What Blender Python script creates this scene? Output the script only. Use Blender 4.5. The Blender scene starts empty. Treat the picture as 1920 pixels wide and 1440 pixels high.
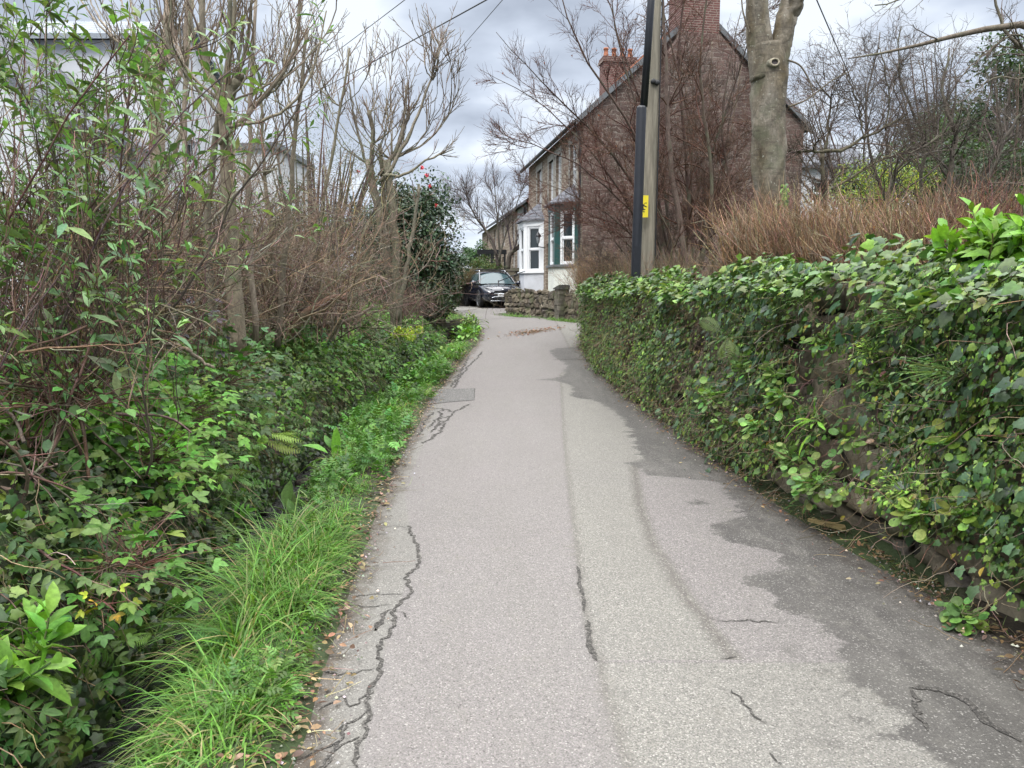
import bpy, math, random
import numpy as np
from mathutils import Matrix, Vector
random.seed(7); rng = np.random.default_rng(7)
C = bpy.context.scene.collection
SC = bpy.context.scene
# ---------------- camera ----------------
PITCH = math.radians(7.0); FPX = 1386.0
cam_d = bpy.data.cameras.new("camera"); cam = bpy.data.objects.new("camera", cam_d); C.objects.link(cam)
cam.location = (0, 0, 1.6); cam.rotation_euler = (math.radians(90) - PITCH, 0, 0)
cam_d.sensor_width = 36.0; cam_d.lens = 36.0 * FPX / 1920.0
cam_d.clip_start = 0.05; cam_d.clip_end = 3000
SC.camera = cam
SC.render.resolution_x = 1024; SC.render.resolution_y = 768
# ---------------- world ----------------
W = bpy.data.worlds.new("World"); SC.world = W; W.use_nodes = True
nt = W.node_tree; nt.nodes.clear()
def N(nt, t, **k):
    n = nt.nodes.new(t)
    for a, b in k.items(): setattr(n, a, b)
    return n
SUN_EL, SUN_ROT = math.radians(52), math.radians(200)
sky = N(nt, 'ShaderNodeTexSky', sky_type='NISHITA', sun_disc=False, sun_elevation=SUN_EL, sun_rotation=SUN_ROT)
tc = N(nt, 'ShaderNodeTexCoord'); sep = N(nt, 'ShaderNodeSeparateXYZ'); nt.links.new(tc.outputs['Generated'], sep.inputs[0])
def M(nt, op, a, b=None, clamp=False):
    n = N(nt, 'ShaderNodeMath', operation=op, use_clamp=clamp)
    for i, v in enumerate((a, b)):
        if v is None: continue
        if isinstance(v, (int, float)): n.inputs[i].default_value = v
        else: nt.links.new(v, n.inputs[i])
    return n.outputs[0]
zc = M(nt, 'ADD', M(nt, 'MAXIMUM', sep.outputs[2], 0.0), 0.28)
cx = M(nt, 'DIVIDE', sep.outputs[0], zc); cy = M(nt, 'DIVIDE', sep.outputs[1], zc)
cmb = N(nt, 'ShaderNodeCombineXYZ'); nt.links.new(cx, cmb.inputs[0]); nt.links.new(cy, cmb.inputs[1])
mp = N(nt, 'ShaderNodeMapping'); mp.inputs['Location'].default_value = (3.3, 1.7, 0); mp.inputs['Scale'].default_value = (1, 1.25, 1); nt.links.new(cmb.outputs[0], mp.inputs[0])
n1 = N(nt, 'ShaderNodeTexNoise'); n1.inputs['Scale'].default_value = 1.9; n1.inputs['Detail'].default_value = 5; n1.inputs['Roughness'].default_value = .5; n1.inputs['Distortion'].default_value = .25
nt.links.new(mp.outputs[0], n1.inputs['Vector'])
rp = N(nt, 'ShaderNodeValToRGB'); nt.links.new(n1.outputs[0], rp.inputs[0])
rp.color_ramp.elements[0].position = .38; rp.color_ramp.elements[0].color = (.42, .475, .575, 1)
rp.color_ramp.elements[1].position = .61; rp.color_ramp.elements[1].color = (.86, .93, 1.02, 1)
e = rp.color_ramp.elements.new(.5); e.color = (.60, .67, .79, 1)
# overcast skies are brightest overhead
gz = N(nt, 'ShaderNodeMapRange', interpolation_type='SMOOTHSTEP'); nt.links.new(sep.outputs[2], gz.inputs[0])
for i, v in zip((1, 2, 3, 4), (.40, .85, 0.98, 6.0)): gz.inputs[i].default_value = v
hz = N(nt, 'ShaderNodeMapRange'); nt.links.new(sep.outputs[2], hz.inputs[0])
for i, v in zip((1, 2, 3, 4), (0, .22, 1.12, 1.0)): hz.inputs[i].default_value = v
k = M(nt, 'MULTIPLY', gz.outputs[0], hz.outputs[0])
mrz = N(nt, 'ShaderNodeMapRange'); nt.links.new(sep.outputs[2], mrz.inputs[0]); mrz.inputs[1].default_value = .38; mrz.inputs[2].default_value = .6
cl = N(nt, 'ShaderNodeVectorMath', operation='SCALE'); nt.links.new(rp.outputs[0], cl.inputs[0]); nt.links.new(M(nt, 'MULTIPLY', k, 10.0), cl.inputs['Scale'])
mixn = N(nt, 'ShaderNodeMix', data_type='RGBA'); nt.links.new(mrz.outputs[0], mixn.inputs['Factor']); nt.links.new(rp.outputs[0], mixn.inputs['A']); mixn.inputs['B'].default_value = (.77, .775, .785, 1); nt.links.new(mixn.outputs['Result'], cl.inputs[0])
mix = N(nt, 'ShaderNodeMix', data_type='RGBA'); mix.inputs['Factor'].default_value = .95
nt.links.new(sky.outputs[0], mix.inputs['A']); nt.links.new(cl.outputs[0], mix.inputs['B'])
bg = N(nt, 'ShaderNodeBackground'); bg.inputs[1].default_value = 0.1; nt.links.new(mix.outputs['Result'], bg.inputs[0])
wo = N(nt, 'ShaderNodeOutputWorld'); nt.links.new(bg.outputs[0], wo.inputs[0])
# ---------------- sun ----------------
sd = bpy.data.lights.new("sun", 'SUN'); sd.energy = 1.5; sd.angle = math.radians(14); sd.color = (1, .95, .88)
so = bpy.data.objects.new("sun", sd); C.objects.link(so)
sv = Vector((math.sin(SUN_ROT) * math.cos(SUN_EL), math.cos(SUN_ROT) * math.cos(SUN_EL), math.sin(SUN_EL)))
so.rotation_euler = sv.to_track_quat('Z', 'Y').to_euler(); so.location = (0, 0, 30)
SC.view_settings.view_transform = 'Standard'; SC.view_settings.look = 'None'; SC.view_settings.gamma = 1
SC.view_settings.exposure = 0.25; SC.view_settings.use_curve_mapping = False
SC.cycles.max_bounces = 6; SC.cycles.diffuse_bounces = 2; SC.cycles.glossy_bounces = 2; SC.cycles.transmission_bounces = 4; SC.cycles.transparent_max_bounces = 4
SC.cycles.caustics_reflective = False; SC.cycles.caustics_refractive = False

# ---------------- layout helpers ----------------
SP, CP = math.sin(PITCH), math.cos(PITCH)
def at(px, py, Y):
    u = (px - 960) / FPX; v = (720 - py) / FPX; y = CP + v * SP; z = -SP + v * CP
    return np.array([u / y * Y, Y, 1.6 + z / y * Y])
def sm(t):
    t = np.clip(t, 0, 1); return t * t * (3 - 2 * t)
def zr(Y):
    Y = np.asarray(Y, float); return .82 * sm((Y - 10) / 15.) + .18 * sm((Y - 22) / 11.) + .02 * np.maximum(Y - 33, 0)
def PW(Y, pts):
    a = np.array(pts); return np.interp(Y, a[:, 0], a[:, 1])
def XL(Y): return PW(Y, [(-6, -.7), (2.3, -.76), (3, -.83), (4.8, -.97), (7.85, -1.15), (10.5, -1.23), (13.67, -1.14), (16.3, -.94), (17.9, -.81), (19.8, -.83), (20.9, -.98), (26.7, -2.11), (29.7, -2.88), (31.8, -12), (34, -40)])
def XR(Y): return PW(Y, [(-6, 2.9), (1, 2.62), (2.5, 2.5), (3.3, 2.42), (4.2, 2.34), (5.4, 2.18), (7.3, 2.09), (11, 1.92), (14.3, 1.76), (17.07, 1.73), (17.8, 1.9), (19.3, 3.1), (21.2, 3.0), (22, 2.22), (23.3, 1.34), (25.6, -.28), (26.5, -.5), (26.8, .9), (34, 1.2)])
def SRX(Y): return PW(Y, [(-6, -1.2), (2.3, -1.25), (3.3, -1.4), (4.8, -1.6), (6.6, -1.8), (8.8, -2.0), (13, -1.95), (16, -1.65), (18.5, -1.38), (21, -1.40), (300, -1.45)])
def SLX(Y): return SRX(Y) - PW(Y, [(0, .46), (3, .5), (5, .55), (9, .45), (12, .36), (19, .4), (30, .5)])
def wz(Y): return -.42 + .62 * sm((np.asarray(Y) - 9) / 12.)
def bankh(Y): return PW(Y, [(-6, 1.65), (17, 1.62), (19.5, 1.4), (22, 1.1), (24.5, 1.05), (40, 1.2), (60, 1.6)])
def sn(x, y, s=1.0, seed=0):
    r = np.random.default_rng(seed + 991); o = 0; a = 1; tot = 0
    for i in range(4):
        for j in range(2):
            th = r.uniform(0, 6.28); ph = r.uniform(0, 6.28)
            o = o + a * np.sin((np.cos(th) * x + np.sin(th) * y) * s * (1.9 ** i) * r.uniform(.8, 1.2) + ph); tot += a
        a *= .62
    return o / tot * 1.6
def nrm(v):
    v = np.asarray(v, float); return v / np.maximum(np.linalg.norm(v, axis=-1, keepdims=True), 1e-9)

# ---------------- mesh builder ----------------
class Geo:
    def __init__(s): s.V = []; s.F = []; s.Cc = []; s.n = 0; s.mi = []; s.at = {}
    def add(s, V, F, col=(.5, .5, .5), mi=0):
        V = np.asarray(V, float).reshape(-1, 3); col = np.asarray(col, float)
        if col.ndim == 1: col = np.broadcast_to(col, (len(V), 3))
        s.V.append(V); s.Cc.append(col)
        if isinstance(F, list) and len(F) and not np.isscalar(F[0]) and len({len(f) for f in F}) > 1:
            for k in sorted({len(f) for f in F}):
                a = np.array([f for f in F if len(f) == k]); s.F.append(a + s.n); s.mi.append(np.full(len(a), mi))
        else:
            a = np.asarray(F, int); s.F.append(a + s.n); s.mi.append(np.full(len(a), mi))
        s.n += len(V); return s
    def box(s, x0, x1, y0, y1, z0, z1, col=(.5, .5, .5), mi=0, T=None):
        V = np.array([[x, y, z] for z in (z0, z1) for y in (y0, y1) for x in (x0, x1)], float)
        if T is not None: V = xf(T, V)
        return s.add(V, [[0, 2, 3, 1], [4, 5, 7, 6], [0, 1, 5, 4], [2, 6, 7, 3], [0, 4, 6, 2], [1, 3, 7, 5]], col, mi)
    def tubes(s, P, R, sides=4, col=(.3, .25, .2), cap=False, mi=0):
        P = np.asarray(P, float); R = np.asarray(R, float)
        if P.ndim == 2: P = P[None]; R = R[None]
        m, k, _ = P.shape
        if m == 0: return s
        T = np.gradient(P, axis=1); T = nrm(T)
        ref = nrm(T.mean(1)); alt = np.where(np.abs(ref[:, 2:3]) > .8, np.array([[1., .1, 0]]), np.array([[0, .1, 1.]]))
        A = nrm(np.cross(T, alt[:, None, :])); B = np.cross(T, A)
        th = np.arange(sides) / sides * 2 * math.pi
        V = P[:, :, None, :] + R[:, :, None, None] * (np.cos(th)[None, None, :, None] * A[:, :, None, :] + np.sin(th)[None, None, :, None] * B[:, :, None, :])
        idx = np.arange(m * k * sides).reshape(m, k, sides)
        a = idx[:, :-1, :]; b = np.roll(a, -1, 2); c = idx[:, 1:, :]; d = np.roll(c, -1, 2)
        F = np.stack([a, b, d, c], -1).reshape(-1, 4)
        col = np.asarray(col, float)
        if col.ndim == 2: col = np.repeat(col, k * sides, 0)
        s.add(V, F, col, mi)
        if cap:
            for e in (0, k - 1):
                cc = idx[:, e, :]; s.F.append((cc if e else cc[:, ::-1]) + s.n - m * k * sides); s.mi.append(np.full(m, mi))
        return s
    def leaves(s, tpl, P, D, U, size, col, mi=0):
        V, F = tpl; m = len(P)
        if m == 0: return s
        D = nrm(D); X = nrm(np.cross(D, U)); Z = np.cross(X, D)
        size = np.broadcast_to(np.asarray(size, float), (m,))
        Q = P[:, None, :] + size[:, None, None] * (V[None, :, 0:1] * X[:, None] + V[None, :, 1:2] * D[:, None] + V[None, :, 2:3] * Z[:, None])
        nv = len(V); off = (np.arange(m) * nv)[:, None, None]
        col = np.asarray(col, float)
        cols = np.repeat(col, nv, 0) if col.ndim == 2 else col
        s.V.append(Q.reshape(-1, 3)); s.Cc.append(np.broadcast_to(cols, (m * nv, 3)))
        for f in F:
            f = np.asarray(f, int); s.F.append((f[None] + off).reshape(-1, f.shape[1]) + s.n); s.mi.append(np.full(m * len(f), mi))
        s.n += m * nv; return s
    def build(s, name, mats, parent=None, smooth=True, local=False, T=None, attrs=None):
        me = bpy.data.meshes.new(name)
        V = np.concatenate(s.V); Cc = np.concatenate(s.Cc)
        if parent is not None and not local and T is None: V = V - np.array(parent.location)
        me.vertices.add(len(V)); me.vertices.foreach_set('co', V.astype(np.float32).ravel())
        tot = np.concatenate([np.full(len(f), f.shape[1]) for f in s.F]); li = np.concatenate([f.ravel() for f in s.F])
        me.loops.add(len(li)); me.loops.foreach_set('vertex_index', li.astype(np.int32))
        me.polygons.add(len(tot)); st = np.concatenate([[0], np.cumsum(tot)[:-1]])
        me.polygons.foreach_set('loop_start', st.astype(np.int32))
        me.polygons.foreach_set('material_index', np.concatenate(s.mi).astype(np.int32))
        me.polygons.foreach_set('use_smooth', np.full(len(tot), bool(smooth)))
        a = me.attributes.new('Col', 'FLOAT_COLOR', 'POINT'); a.data.foreach_set('color', np.c_[Cc, np.ones(len(Cc))].astype(np.float32).ravel())
        for kk, v in (attrs or {}).items():
            a = me.attributes.new(kk, 'FLOAT', 'POINT'); a.data.foreach_set('value', np.asarray(v, np.float32))
        me.update(calc_edges=True); me.validate(clean_customdata=False)
        for m_ in (mats if isinstance(mats, (list, tuple)) else [mats]): me.materials.append(m_)
        o = bpy.data.objects.new(name, me); C.objects.link(o)
        if parent is not None: o.parent = parent
        if T is not None:
            L = Matrix.Translation(-Vector(parent.location)) if parent is not None and not local else Matrix()
            o.matrix_local = L @ T
        return o
def xf(T, V):
    A = np.array(T); return np.asarray(V) @ A[:3, :3].T + A[:3, 3]
def tag(o, label=None, cat=None, group=None, kind=None):
    if label: o['label'] = label
    if cat: o['category'] = cat
    if group: o['group'] = group
    if kind: o['kind'] = kind
    return o
def thing(name, loc, label, cat, group=None, rz=0, kind=None):
    o = bpy.data.objects.new(name, None); C.objects.link(o); o.empty_display_size = .2
    o.location = tuple(float(v) for v in loc); o.rotation_euler = (0, 0, rz); return tag(o, label, cat, group, kind)
def copy_tree(o, parent=None):
    c = o.copy(); C.objects.link(c)
    if parent is not None: c.parent = parent
    for ch in [x for x in bpy.data.objects if x.parent == o and x != c]: copy_tree(ch, c)
    return c

# ---------------- materials ----------------
def newmat(name):
    m = bpy.data.materials.new(name); m.use_nodes = True; nt = m.node_tree
    b = nt.nodes['Principled BSDF']; return m, nt, b
def lk(nt, a, b): nt.links.new(a, b)
def noise(nt, scale, detail=4, rough=.55, vec=None, dist=0):
    n = N(nt, 'ShaderNodeTexNoise'); n.inputs['Scale'].default_value = scale; n.inputs['Detail'].default_value = detail
    n.inputs['Roughness'].default_value = rough; n.inputs['Distortion'].default_value = dist
    if vec is None:
        t = N(nt, 'ShaderNodeTexCoord'); vec = t.outputs['Object']
    lk(nt, vec, n.inputs['Vector']); return n
def ramp(nt, fac, stops):
    r = N(nt, 'ShaderNodeValToRGB'); lk(nt, fac, r.inputs[0]); el = r.color_ramp.elements
    while len(el) < len(stops): el.new(.5)
    for e_, (p, c) in zip(el, stops):
        e_.position = p; e_.color = (*c, 1) if len(c) == 3 else c
    return r.outputs[0]
def mixc(nt, f, a, b, mode='MIX'):
    n = N(nt, 'ShaderNodeMix', data_type='RGBA', blend_type=mode)
    for s_, v in ((n.inputs['Factor'], f), (n.inputs['A'], a), (n.inputs['B'], b)):
        if isinstance(v, (int, float)): s_.default_value = v
        elif isinstance(v, tuple): s_.default_value = (*v, 1)
        else: lk(nt, v, s_)
    return n.outputs['Result']
def mrange(nt, v, a, b, c=0., d=1., smooth=False):
    n = N(nt, 'ShaderNodeMapRange'); lk(nt, v, n.inputs[0])
    if smooth: n.interpolation_type = 'SMOOTHSTEP'
    for i, x in zip((1, 2, 3, 4), (a, b, c, d)): n.inputs[i].default_value = x
    return n.outputs[0]
def bump(nt, b, h, strength=.5, dist=.01):
    n = N(nt, 'ShaderNodeBump'); n.inputs['Strength'].default_value = strength; n.inputs['Distance'].default_value = dist
    lk(nt, h, n.inputs['Height']); lk(nt, n.outputs[0], b.inputs['Normal'])
def attr(nt, name, out='Fac'):
    n = N(nt, 'ShaderNodeAttribute', attribute_name=name); return n.outputs[out]
def leafmat(name, rough=.45, trans=.3, spec=.5, ns=60.):
    m, nt, b = newmat(name); col = attr(nt, 'Col', 'Color')
    n = noise(nt, ns, 3); v = mrange(nt, n.outputs[0], .3, .7, .75, 1.22)
    mul = N(nt, 'ShaderNodeVectorMath', operation='SCALE'); lk(nt, col, mul.inputs[0]); lk(nt, v, mul.inputs['Scale'])
    lk(nt, mul.outputs[0], b.inputs['Base Color']); b.inputs['Roughness'].default_value = rough
    b.inputs['Specular IOR Level'].default_value = spec
    tr = N(nt, 'ShaderNodeBsdfTranslucent'); t2 = mixc(nt, 1., mul.outputs[0], (1.25, 1.3, .55), 'MULTIPLY'); lk(nt, t2, tr.inputs[0])
    ms = N(nt, 'ShaderNodeMixShader'); ms.inputs[0].default_value = trans; lk(nt, b.outputs[0], ms.inputs[1]); lk(nt, tr.outputs[0], ms.inputs[2])
    lk(nt, ms.outputs[0], nt.nodes['Material Output'].inputs[0]); return m
def barkmat(name, scale=25., bs=.6, sz=(1, 1, .35), tint=None):
    m, nt, b = newmat(name); col = attr(nt, 'Col', 'Color')
    t = N(nt, 'ShaderNodeTexCoord'); mp = N(nt, 'ShaderNodeMapping'); mp.inputs['Scale'].default_value = sz; lk(nt, t.outputs['Object'], mp.inputs[0])
    n = noise(nt, scale, 6, .65, mp.outputs[0], .4); nf_ = noise(nt, scale * 4, 4, .7, mp.outputs[0]); v = M(nt, 'MULTIPLY', mrange(nt, n.outputs[0], .3, .7, .6, 1.35), mrange(nt, nf_.outputs[0], .35, .65, .8, 1.18))
    mul = N(nt, 'ShaderNodeVectorMath', operation='SCALE'); lk(nt, col, mul.inputs[0]); lk(nt, v, mul.inputs['Scale'])
    c = mul.outputs[0]
    n2 = noise(nt, 3., 4, .6)
    f = mrange(nt, n2.outputs[0], .52, .66, 0, .55); c = mixc(nt, f, c, tint or (.12, .135, .085))
    lk(nt, c, b.inputs['Base Color']); b.inputs['Roughness'].default_value = .85; b.inputs['Specular IOR Level'].default_value = .25
    bump(nt, b, n.outputs[0], bs, .02); return m
def plain(name, col, rough=.5, metal=0., ns=8., nv=.15, spec=.5, bs=0):
    m, nt, b = newmat(name); n = noise(nt, ns, 5, .6)
    v = mixc(nt, mrange(nt, n.outputs[0], .3, .7), tuple(c * (1 - nv) for c in col), tuple(min(1, c * (1 + nv)) for c in col))
    lk(nt, v, b.inputs['Base Color']); b.inputs['Roughness'].default_value = rough; b.inputs['Metallic'].default_value = metal
    b.inputs['Specular IOR Level'].default_value = spec
    if bs: bump(nt, b, n.outputs[0], bs, .02)
    return m
MT = {}
MT['leaf'] = leafmat('leaf', .5, .25, .35); MT['gloss'] = leafmat('glossy_leaf', .36, .12, .35); MT['grass'] = leafmat('grass_blade', .5, .32, .3, 30.)
MT['bark'] = barkmat('bark'); MT['twig'] = barkmat('twig_bark', 40., .2, (1, 1, 1), (.16, .14, .11))
MT['white'] = plain('white_paint', (.78, .8, .82), .45, nv=.05); MT['render'] = plain('cream_render', (.70, .72, .67), .85, ns=3, nv=.1)
MT['green'] = plain('green_paint', (.018, .07, .066), .4, nv=.1); MT['black'] = plain('black_paint', (.012, .014, .02), .38, nv=.2)
MT['oldbark'] = barkmat('old_bark', 11., 1., (1, 1, .55), (.105, .115, .07))
_nt = MT['oldbark'].node_tree; _b = _nt.nodes['Principled BSDF']; _t = N(_nt, 'ShaderNodeTexCoord'); _m = N(_nt, 'ShaderNodeMapping'); _m.inputs['Scale'].default_value = (.5, .5, 2.6); lk(_nt, _t.outputs['Object'], _m.inputs[0]); _n = noise(_nt, 9, 6, .7, _m.outputs[0], .8)
_src = _b.inputs['Base Color'].links[0].from_socket; _c = mixc(_nt, mrange(_nt, _n.outputs[0], .52, .66, 0, .7), _src, (.06, .05, .04)); _n2 = noise(_nt, 26, 3, .6); _c = mixc(_nt, mrange(_nt, _n2.outputs[0], .63, .7, 0, .8), _c, (.34, .34, .28)); lk(_nt, _c, _b.inputs['Base Color'])
MT['brick'] = None
MT['slatebay'] = None
MT['rubber'] = plain('tyre_rubber', (.015, .015, .015), .8); MT['chrome'] = plain('bright_trim', (.6, .62, .65), .2, 1.)
MT['alloy'] = plain('alloy', (.35, .36, .38), .3, .9); MT['plastic'] = plain('dark_plastic', (.012, .013, .015), .55)
MT['clay'] = plain('terracotta', (.35, .13, .07), .8, nv=.25); MT['lead'] = plain('lead_grey', (.12, .13, .14), .7, nv=.2)
MT['concrete'] = plain('concrete', (.33, .32, .29), .9, ns=12, nv=.25, bs=.3)
MT['wood'] = barkmat('weathered_wood', 9., .35, (1, 1, .07), (.2, .19, .15))
MT['yellow'] = plain('yellow_plate', (.75, .62, .03), .45, nv=.06)
MT['petal'] = plain('petal', (.55, .02, .04), .5)
m, nt, b = newmat('window_glass'); b.inputs['Base Color'].default_value = (.02, .03, .035, 1); b.inputs['Roughness'].default_value = .05; b.inputs['Specular IOR Level'].default_value = 1.; n = noise(nt, 1.2, 2); bump(nt, b, n.outputs[0], .05, .02); MT['glass'] = m
m, nt, b = newmat('car_glass'); b.inputs['Base Color'].default_value = (.05, .085, .095, 1); b.inputs['Roughness'].default_value = .12; b.inputs['Specular IOR Level'].default_value = .42; MT['carglass'] = m
m, nt, b = newmat('car_paint'); b.inputs['Base Color'].default_value = (.006, .009, .022, 1); b.inputs['Roughness'].default_value = .22; b.inputs['Coat Weight'].default_value = 1.; b.inputs['Coat Roughness'].default_value = .04; n = noise(nt, 700, 2); bump(nt, b, n.outputs[0], .02, .001); MT['carpaint'] = m
m, nt, b = newmat('headlamp_glass'); b.inputs['Base Color'].default_value = (.25, .28, .3, 1); b.inputs['Roughness'].default_value = .08; b.inputs['Coat Weight'].default_value = 1.; MT['lamp'] = m
def stonemat(name, cols, bw=.34, bh=.17, mortar=(.42, .38, .32), warp=.06, moss=0., red=0.):
    m, nt, b = newmat(name); t = N(nt, 'ShaderNodeTexCoord'); s_ = N(nt, 'ShaderNodeSeparateXYZ'); lk(nt, t.outputs['Object'], s_.inputs[0])
    cb = N(nt, 'ShaderNodeCombineXYZ'); lk(nt, s_.outputs[0], cb.inputs[0]); lk(nt, s_.outputs[2], cb.inputs[1])
    w = noise(nt, 3.5, 3, .5, cb.outputs[0]); wv = N(nt, 'ShaderNodeVectorMath', operation='SUBTRACT'); lk(nt, w.outputs['Color'], wv.inputs[0]); wv.inputs[1].default_value = (.5, .5, .5)
    ws = N(nt, 'ShaderNodeVectorMath', operation='SCALE'); lk(nt, wv.outputs[0], ws.inputs[0]); ws.inputs['Scale'].default_value = warp * 4
    ad = N(nt, 'ShaderNodeVectorMath', operation='ADD'); lk(nt, cb.outputs[0], ad.inputs[0]); lk(nt, ws.outputs[0], ad.inputs[1])
    br = N(nt, 'ShaderNodeTexBrick'); lk(nt, ad.outputs[0], br.inputs['Vector']); br.inputs['Scale'].default_value = 1.; br.inputs['Brick Width'].default_value = bw; br.inputs['Row Height'].default_value = bh
    br.inputs['Mortar Size'].default_value = .014; br.inputs['Mortar Smooth'].default_value = .4; br.inputs['Color1'].default_value = (0, 0, 0, 1); br.inputs['Color2'].default_value = (1, 1, 1, 1); br.inputs['Mortar'].default_value = (.5, .5, .5, 1); br.squash = 1.4; br.squash_frequency = 3
    c = ramp(nt, br.outputs['Color'], [(i / (len(cols) - 1), cc) for i, cc in enumerate(cols)])
    n = noise(nt, 22, 5, .65); c = mixc(nt, mrange(nt, n.outputs[0], .3, .72, 0, .6), c, tuple(x * .55 for x in cols[0]))
    c = mixc(nt, br.outputs['Fac'], c, mortar)
    if red:
        n3 = noise(nt, .55, 3); c = mixc(nt, mrange(nt, n3.outputs[0], .45, .62, 0, red), c, (.25, .09, .08))
    if moss:
        n4 = noise(nt, 4, 5, .6); c = mixc(nt, mrange(nt, n4.outputs[0], .45, .65, 0, moss), c, (.10, .12, .045))
    lk(nt, c, b.inputs['Base Color']); b.inputs['Roughness'].default_value = .9; b.inputs['Specular IOR Level'].default_value = .2
    hgt = M(nt, 'ADD', M(nt, 'MULTIPLY', br.outputs['Fac'], -1.), M(nt, 'MULTIPLY', n.outputs[0], .7)); bump(nt, b, hgt, .7, .03); return m
MT['hstone'] = stonemat('house_stone', [(.20, .155, .12), (.31, .25, .19), (.26, .20, .16), (.36, .31, .25)], red=.12)
MT['gable'] = stonemat('gable_rubble', [(.10, .07, .06), (.17, .125, .11), (.13, .09, .08), (.25, .20, .17)], .32, .14, (.22, .19, .165), .07, red=.2)
MT['brickred'] = stonemat('red_brick', [(.14, .07, .065), (.20, .09, .08), (.17, .08, .075)], .22, .075, (.25, .2, .17), .01)
MT['lowstone'] = stonemat('low_wall_stone', [(.16, .14, .12), (.25, .22, .19), (.20, .17, .15)], .3, .2, (.12, .11, .10), .12, moss=.7)
MT['slate'] = stonemat('roof_slate', [(.13, .14, .16), (.19, .20, .23), (.16, .17, .19)], .3, .2, (.06, .065, .07), .0, moss=.0)
MT['greyslate'] = stonemat('grey_slate', [(.26, .29, .33), (.33, .36, .40), (.3, .33, .37)], .4, .22, (.12, .13, .15), .0)
MT['whitewall'] = plain('white_rough_render', (.55, .57, .61), .8, ns=2.5, nv=.12)
MT['greypaint'] = plain('grey_render', (.48, .50, .52), .8, ns=2.5, nv=.1)
# ---------------- ground ----------------
def rowY():
    a = list(np.arange(-6, 1.2, .4)) + list(np.arange(1.2, 14, .12)) + list(np.arange(14, 26, .2)) + list(np.arange(26, 42, .5)) + list(np.linspace(42, 90, 12)) + [130, 200, 320, 600, 1200]
    return np.array(a)
def ground_sheet():
    Y = rowY(); sl, sr, xl, xr = SLX(Y), SRX(Y), XL(Y), XR(Y)
    far = sm((Y - 21.35) / .5)            # 1 where the stream has gone under the road
    z0 = zr(Y); w = wz(Y) - .1; hb = bankh(Y) * sm((Y + 8) / 6)
    lb = PW(Y, [(-6, .95), (6, 1.0), (12, .95), (20, .95), (24, .9), (30, 1.05), (60, 1.6)])
    cols = []
    def c(x, z): cols.append((x + 0 * Y, z + 0 * Y))
    hill = 1.0 + .02 * np.maximum(Y - 33, 0)
    mn = lambda v: np.minimum(v, xl - .5)   # keep columns ordered where the lane swings left
    for d in (1200, 300, 120, 60, 35, 22): c(-d, lb * 0 + np.maximum(lb, hill))
    xs = [(-14, 1.1), (-9, 1.05), (-6.5, 1.0), (-5, .97), (-4.2, .95)]
    for i, (x, k) in enumerate(xs): c(np.minimum(x, xl - 4 + .3 * i), lb * k + .06 * sn(x + 0 * Y, Y, 1.2, i))
    prof = [(-1.15, .93), (-.8, .85), (-.5, .72), (-.3, .58), (-.16, .36), (-.05, .1), (-.02, -.95)]
    for i, (d, k) in enumerate(prof):
        x = sl + d; zs = np.where(k >= 0, k * lb + .05 * sn(x, Y, 3, 20 + i) * (k > .1), w * -k); zf = z0 + .02 * (7 - i) / 7
        c(np.minimum(x, xl - 1.9 + .18 * i), zs * (1 - far) + zf * far)
    c(np.minimum((sl + sr) / 2, xl - .75), w * (1 - far) + (z0) * far)
    c(np.minimum(sr - .04, xl - .62), w * (1 - far) + z0 * far)
    v = [(.02, .0, -.2), (.1, 0, -.04), (.25, .0, .02), (.5, 0, .05)]
    for i, (d, a_, dz) in enumerate(v): c(np.minimum(sr + d, xl - .5 + .12 * i), z0 + dz * (1 - far) + .02 * sn(Y, sr + d, 4, i))
    c(xl - .08, z0 + .015 + .01 * sn(Y, Y * .3, 5, 3)); c(xl + .02, z0 - .012)
    for t in (.12, .3, .5, .7, .88): c(xl * (1 - t) + xr * t, z0 - .05)
    c(xr - .02, z0 - .02); c(xr + .05, z0 + .01 + .01 * sn(Y, Y, 4, 9)); c(xr + .3, z0 + .02); c(xr + .36, hb - .1)
    for x, k in ((.7, .98), (1.3, 1.0), (2.2, 1.03), (3.5, 1.05), (6, 1.1), (10, 1.1), (16, 1.1), (30, 1.1), (60, 1.), (150, 1.), (400, 1.), (1200, 1.)):
        c(xr + x, np.maximum(hb * k, 0) + .07 * sn(x + Y * .2, Y, 1.1, int(x)))
    n = len(cols); Vv = np.stack([np.stack([x, Y, z], -1) for x, z in cols], 1)
    m = len(Y); I = np.arange(m * n).reshape(m, n)
    F = np.stack([I[:-1, :-1], I[:-1, 1:], I[1:, 1:], I[1:, :-1]], -1).reshape(-1, 4)
    g = Geo(); g.add(Vv.reshape(-1, 3), F); return g, Vv
m, nt, b = newmat('soil_ground'); n = noise(nt, 9, 8, .7); n2 = noise(nt, 1.1, 3)
c_ = ramp(nt, n.outputs[0], [(.3, (.015, .012, .009)), (.5, (.036, .028, .019)), (.72, (.09, .072, .05))])
c_ = mixc(nt, mrange(nt, n2.outputs[0], .38, .52, 0, .85), c_, (.035, .06, .018)); lk(nt, c_, b.inputs['Base Color']); b.inputs['Roughness'].default_value = .95
bump(nt, b, n.outputs[0], .8, .03); MT['soil'] = m
gg, GV = ground_sheet(); tag(gg.build('ground', MT['soil']), kind='structure')
GY = GV[:, 0, 1]
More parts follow.
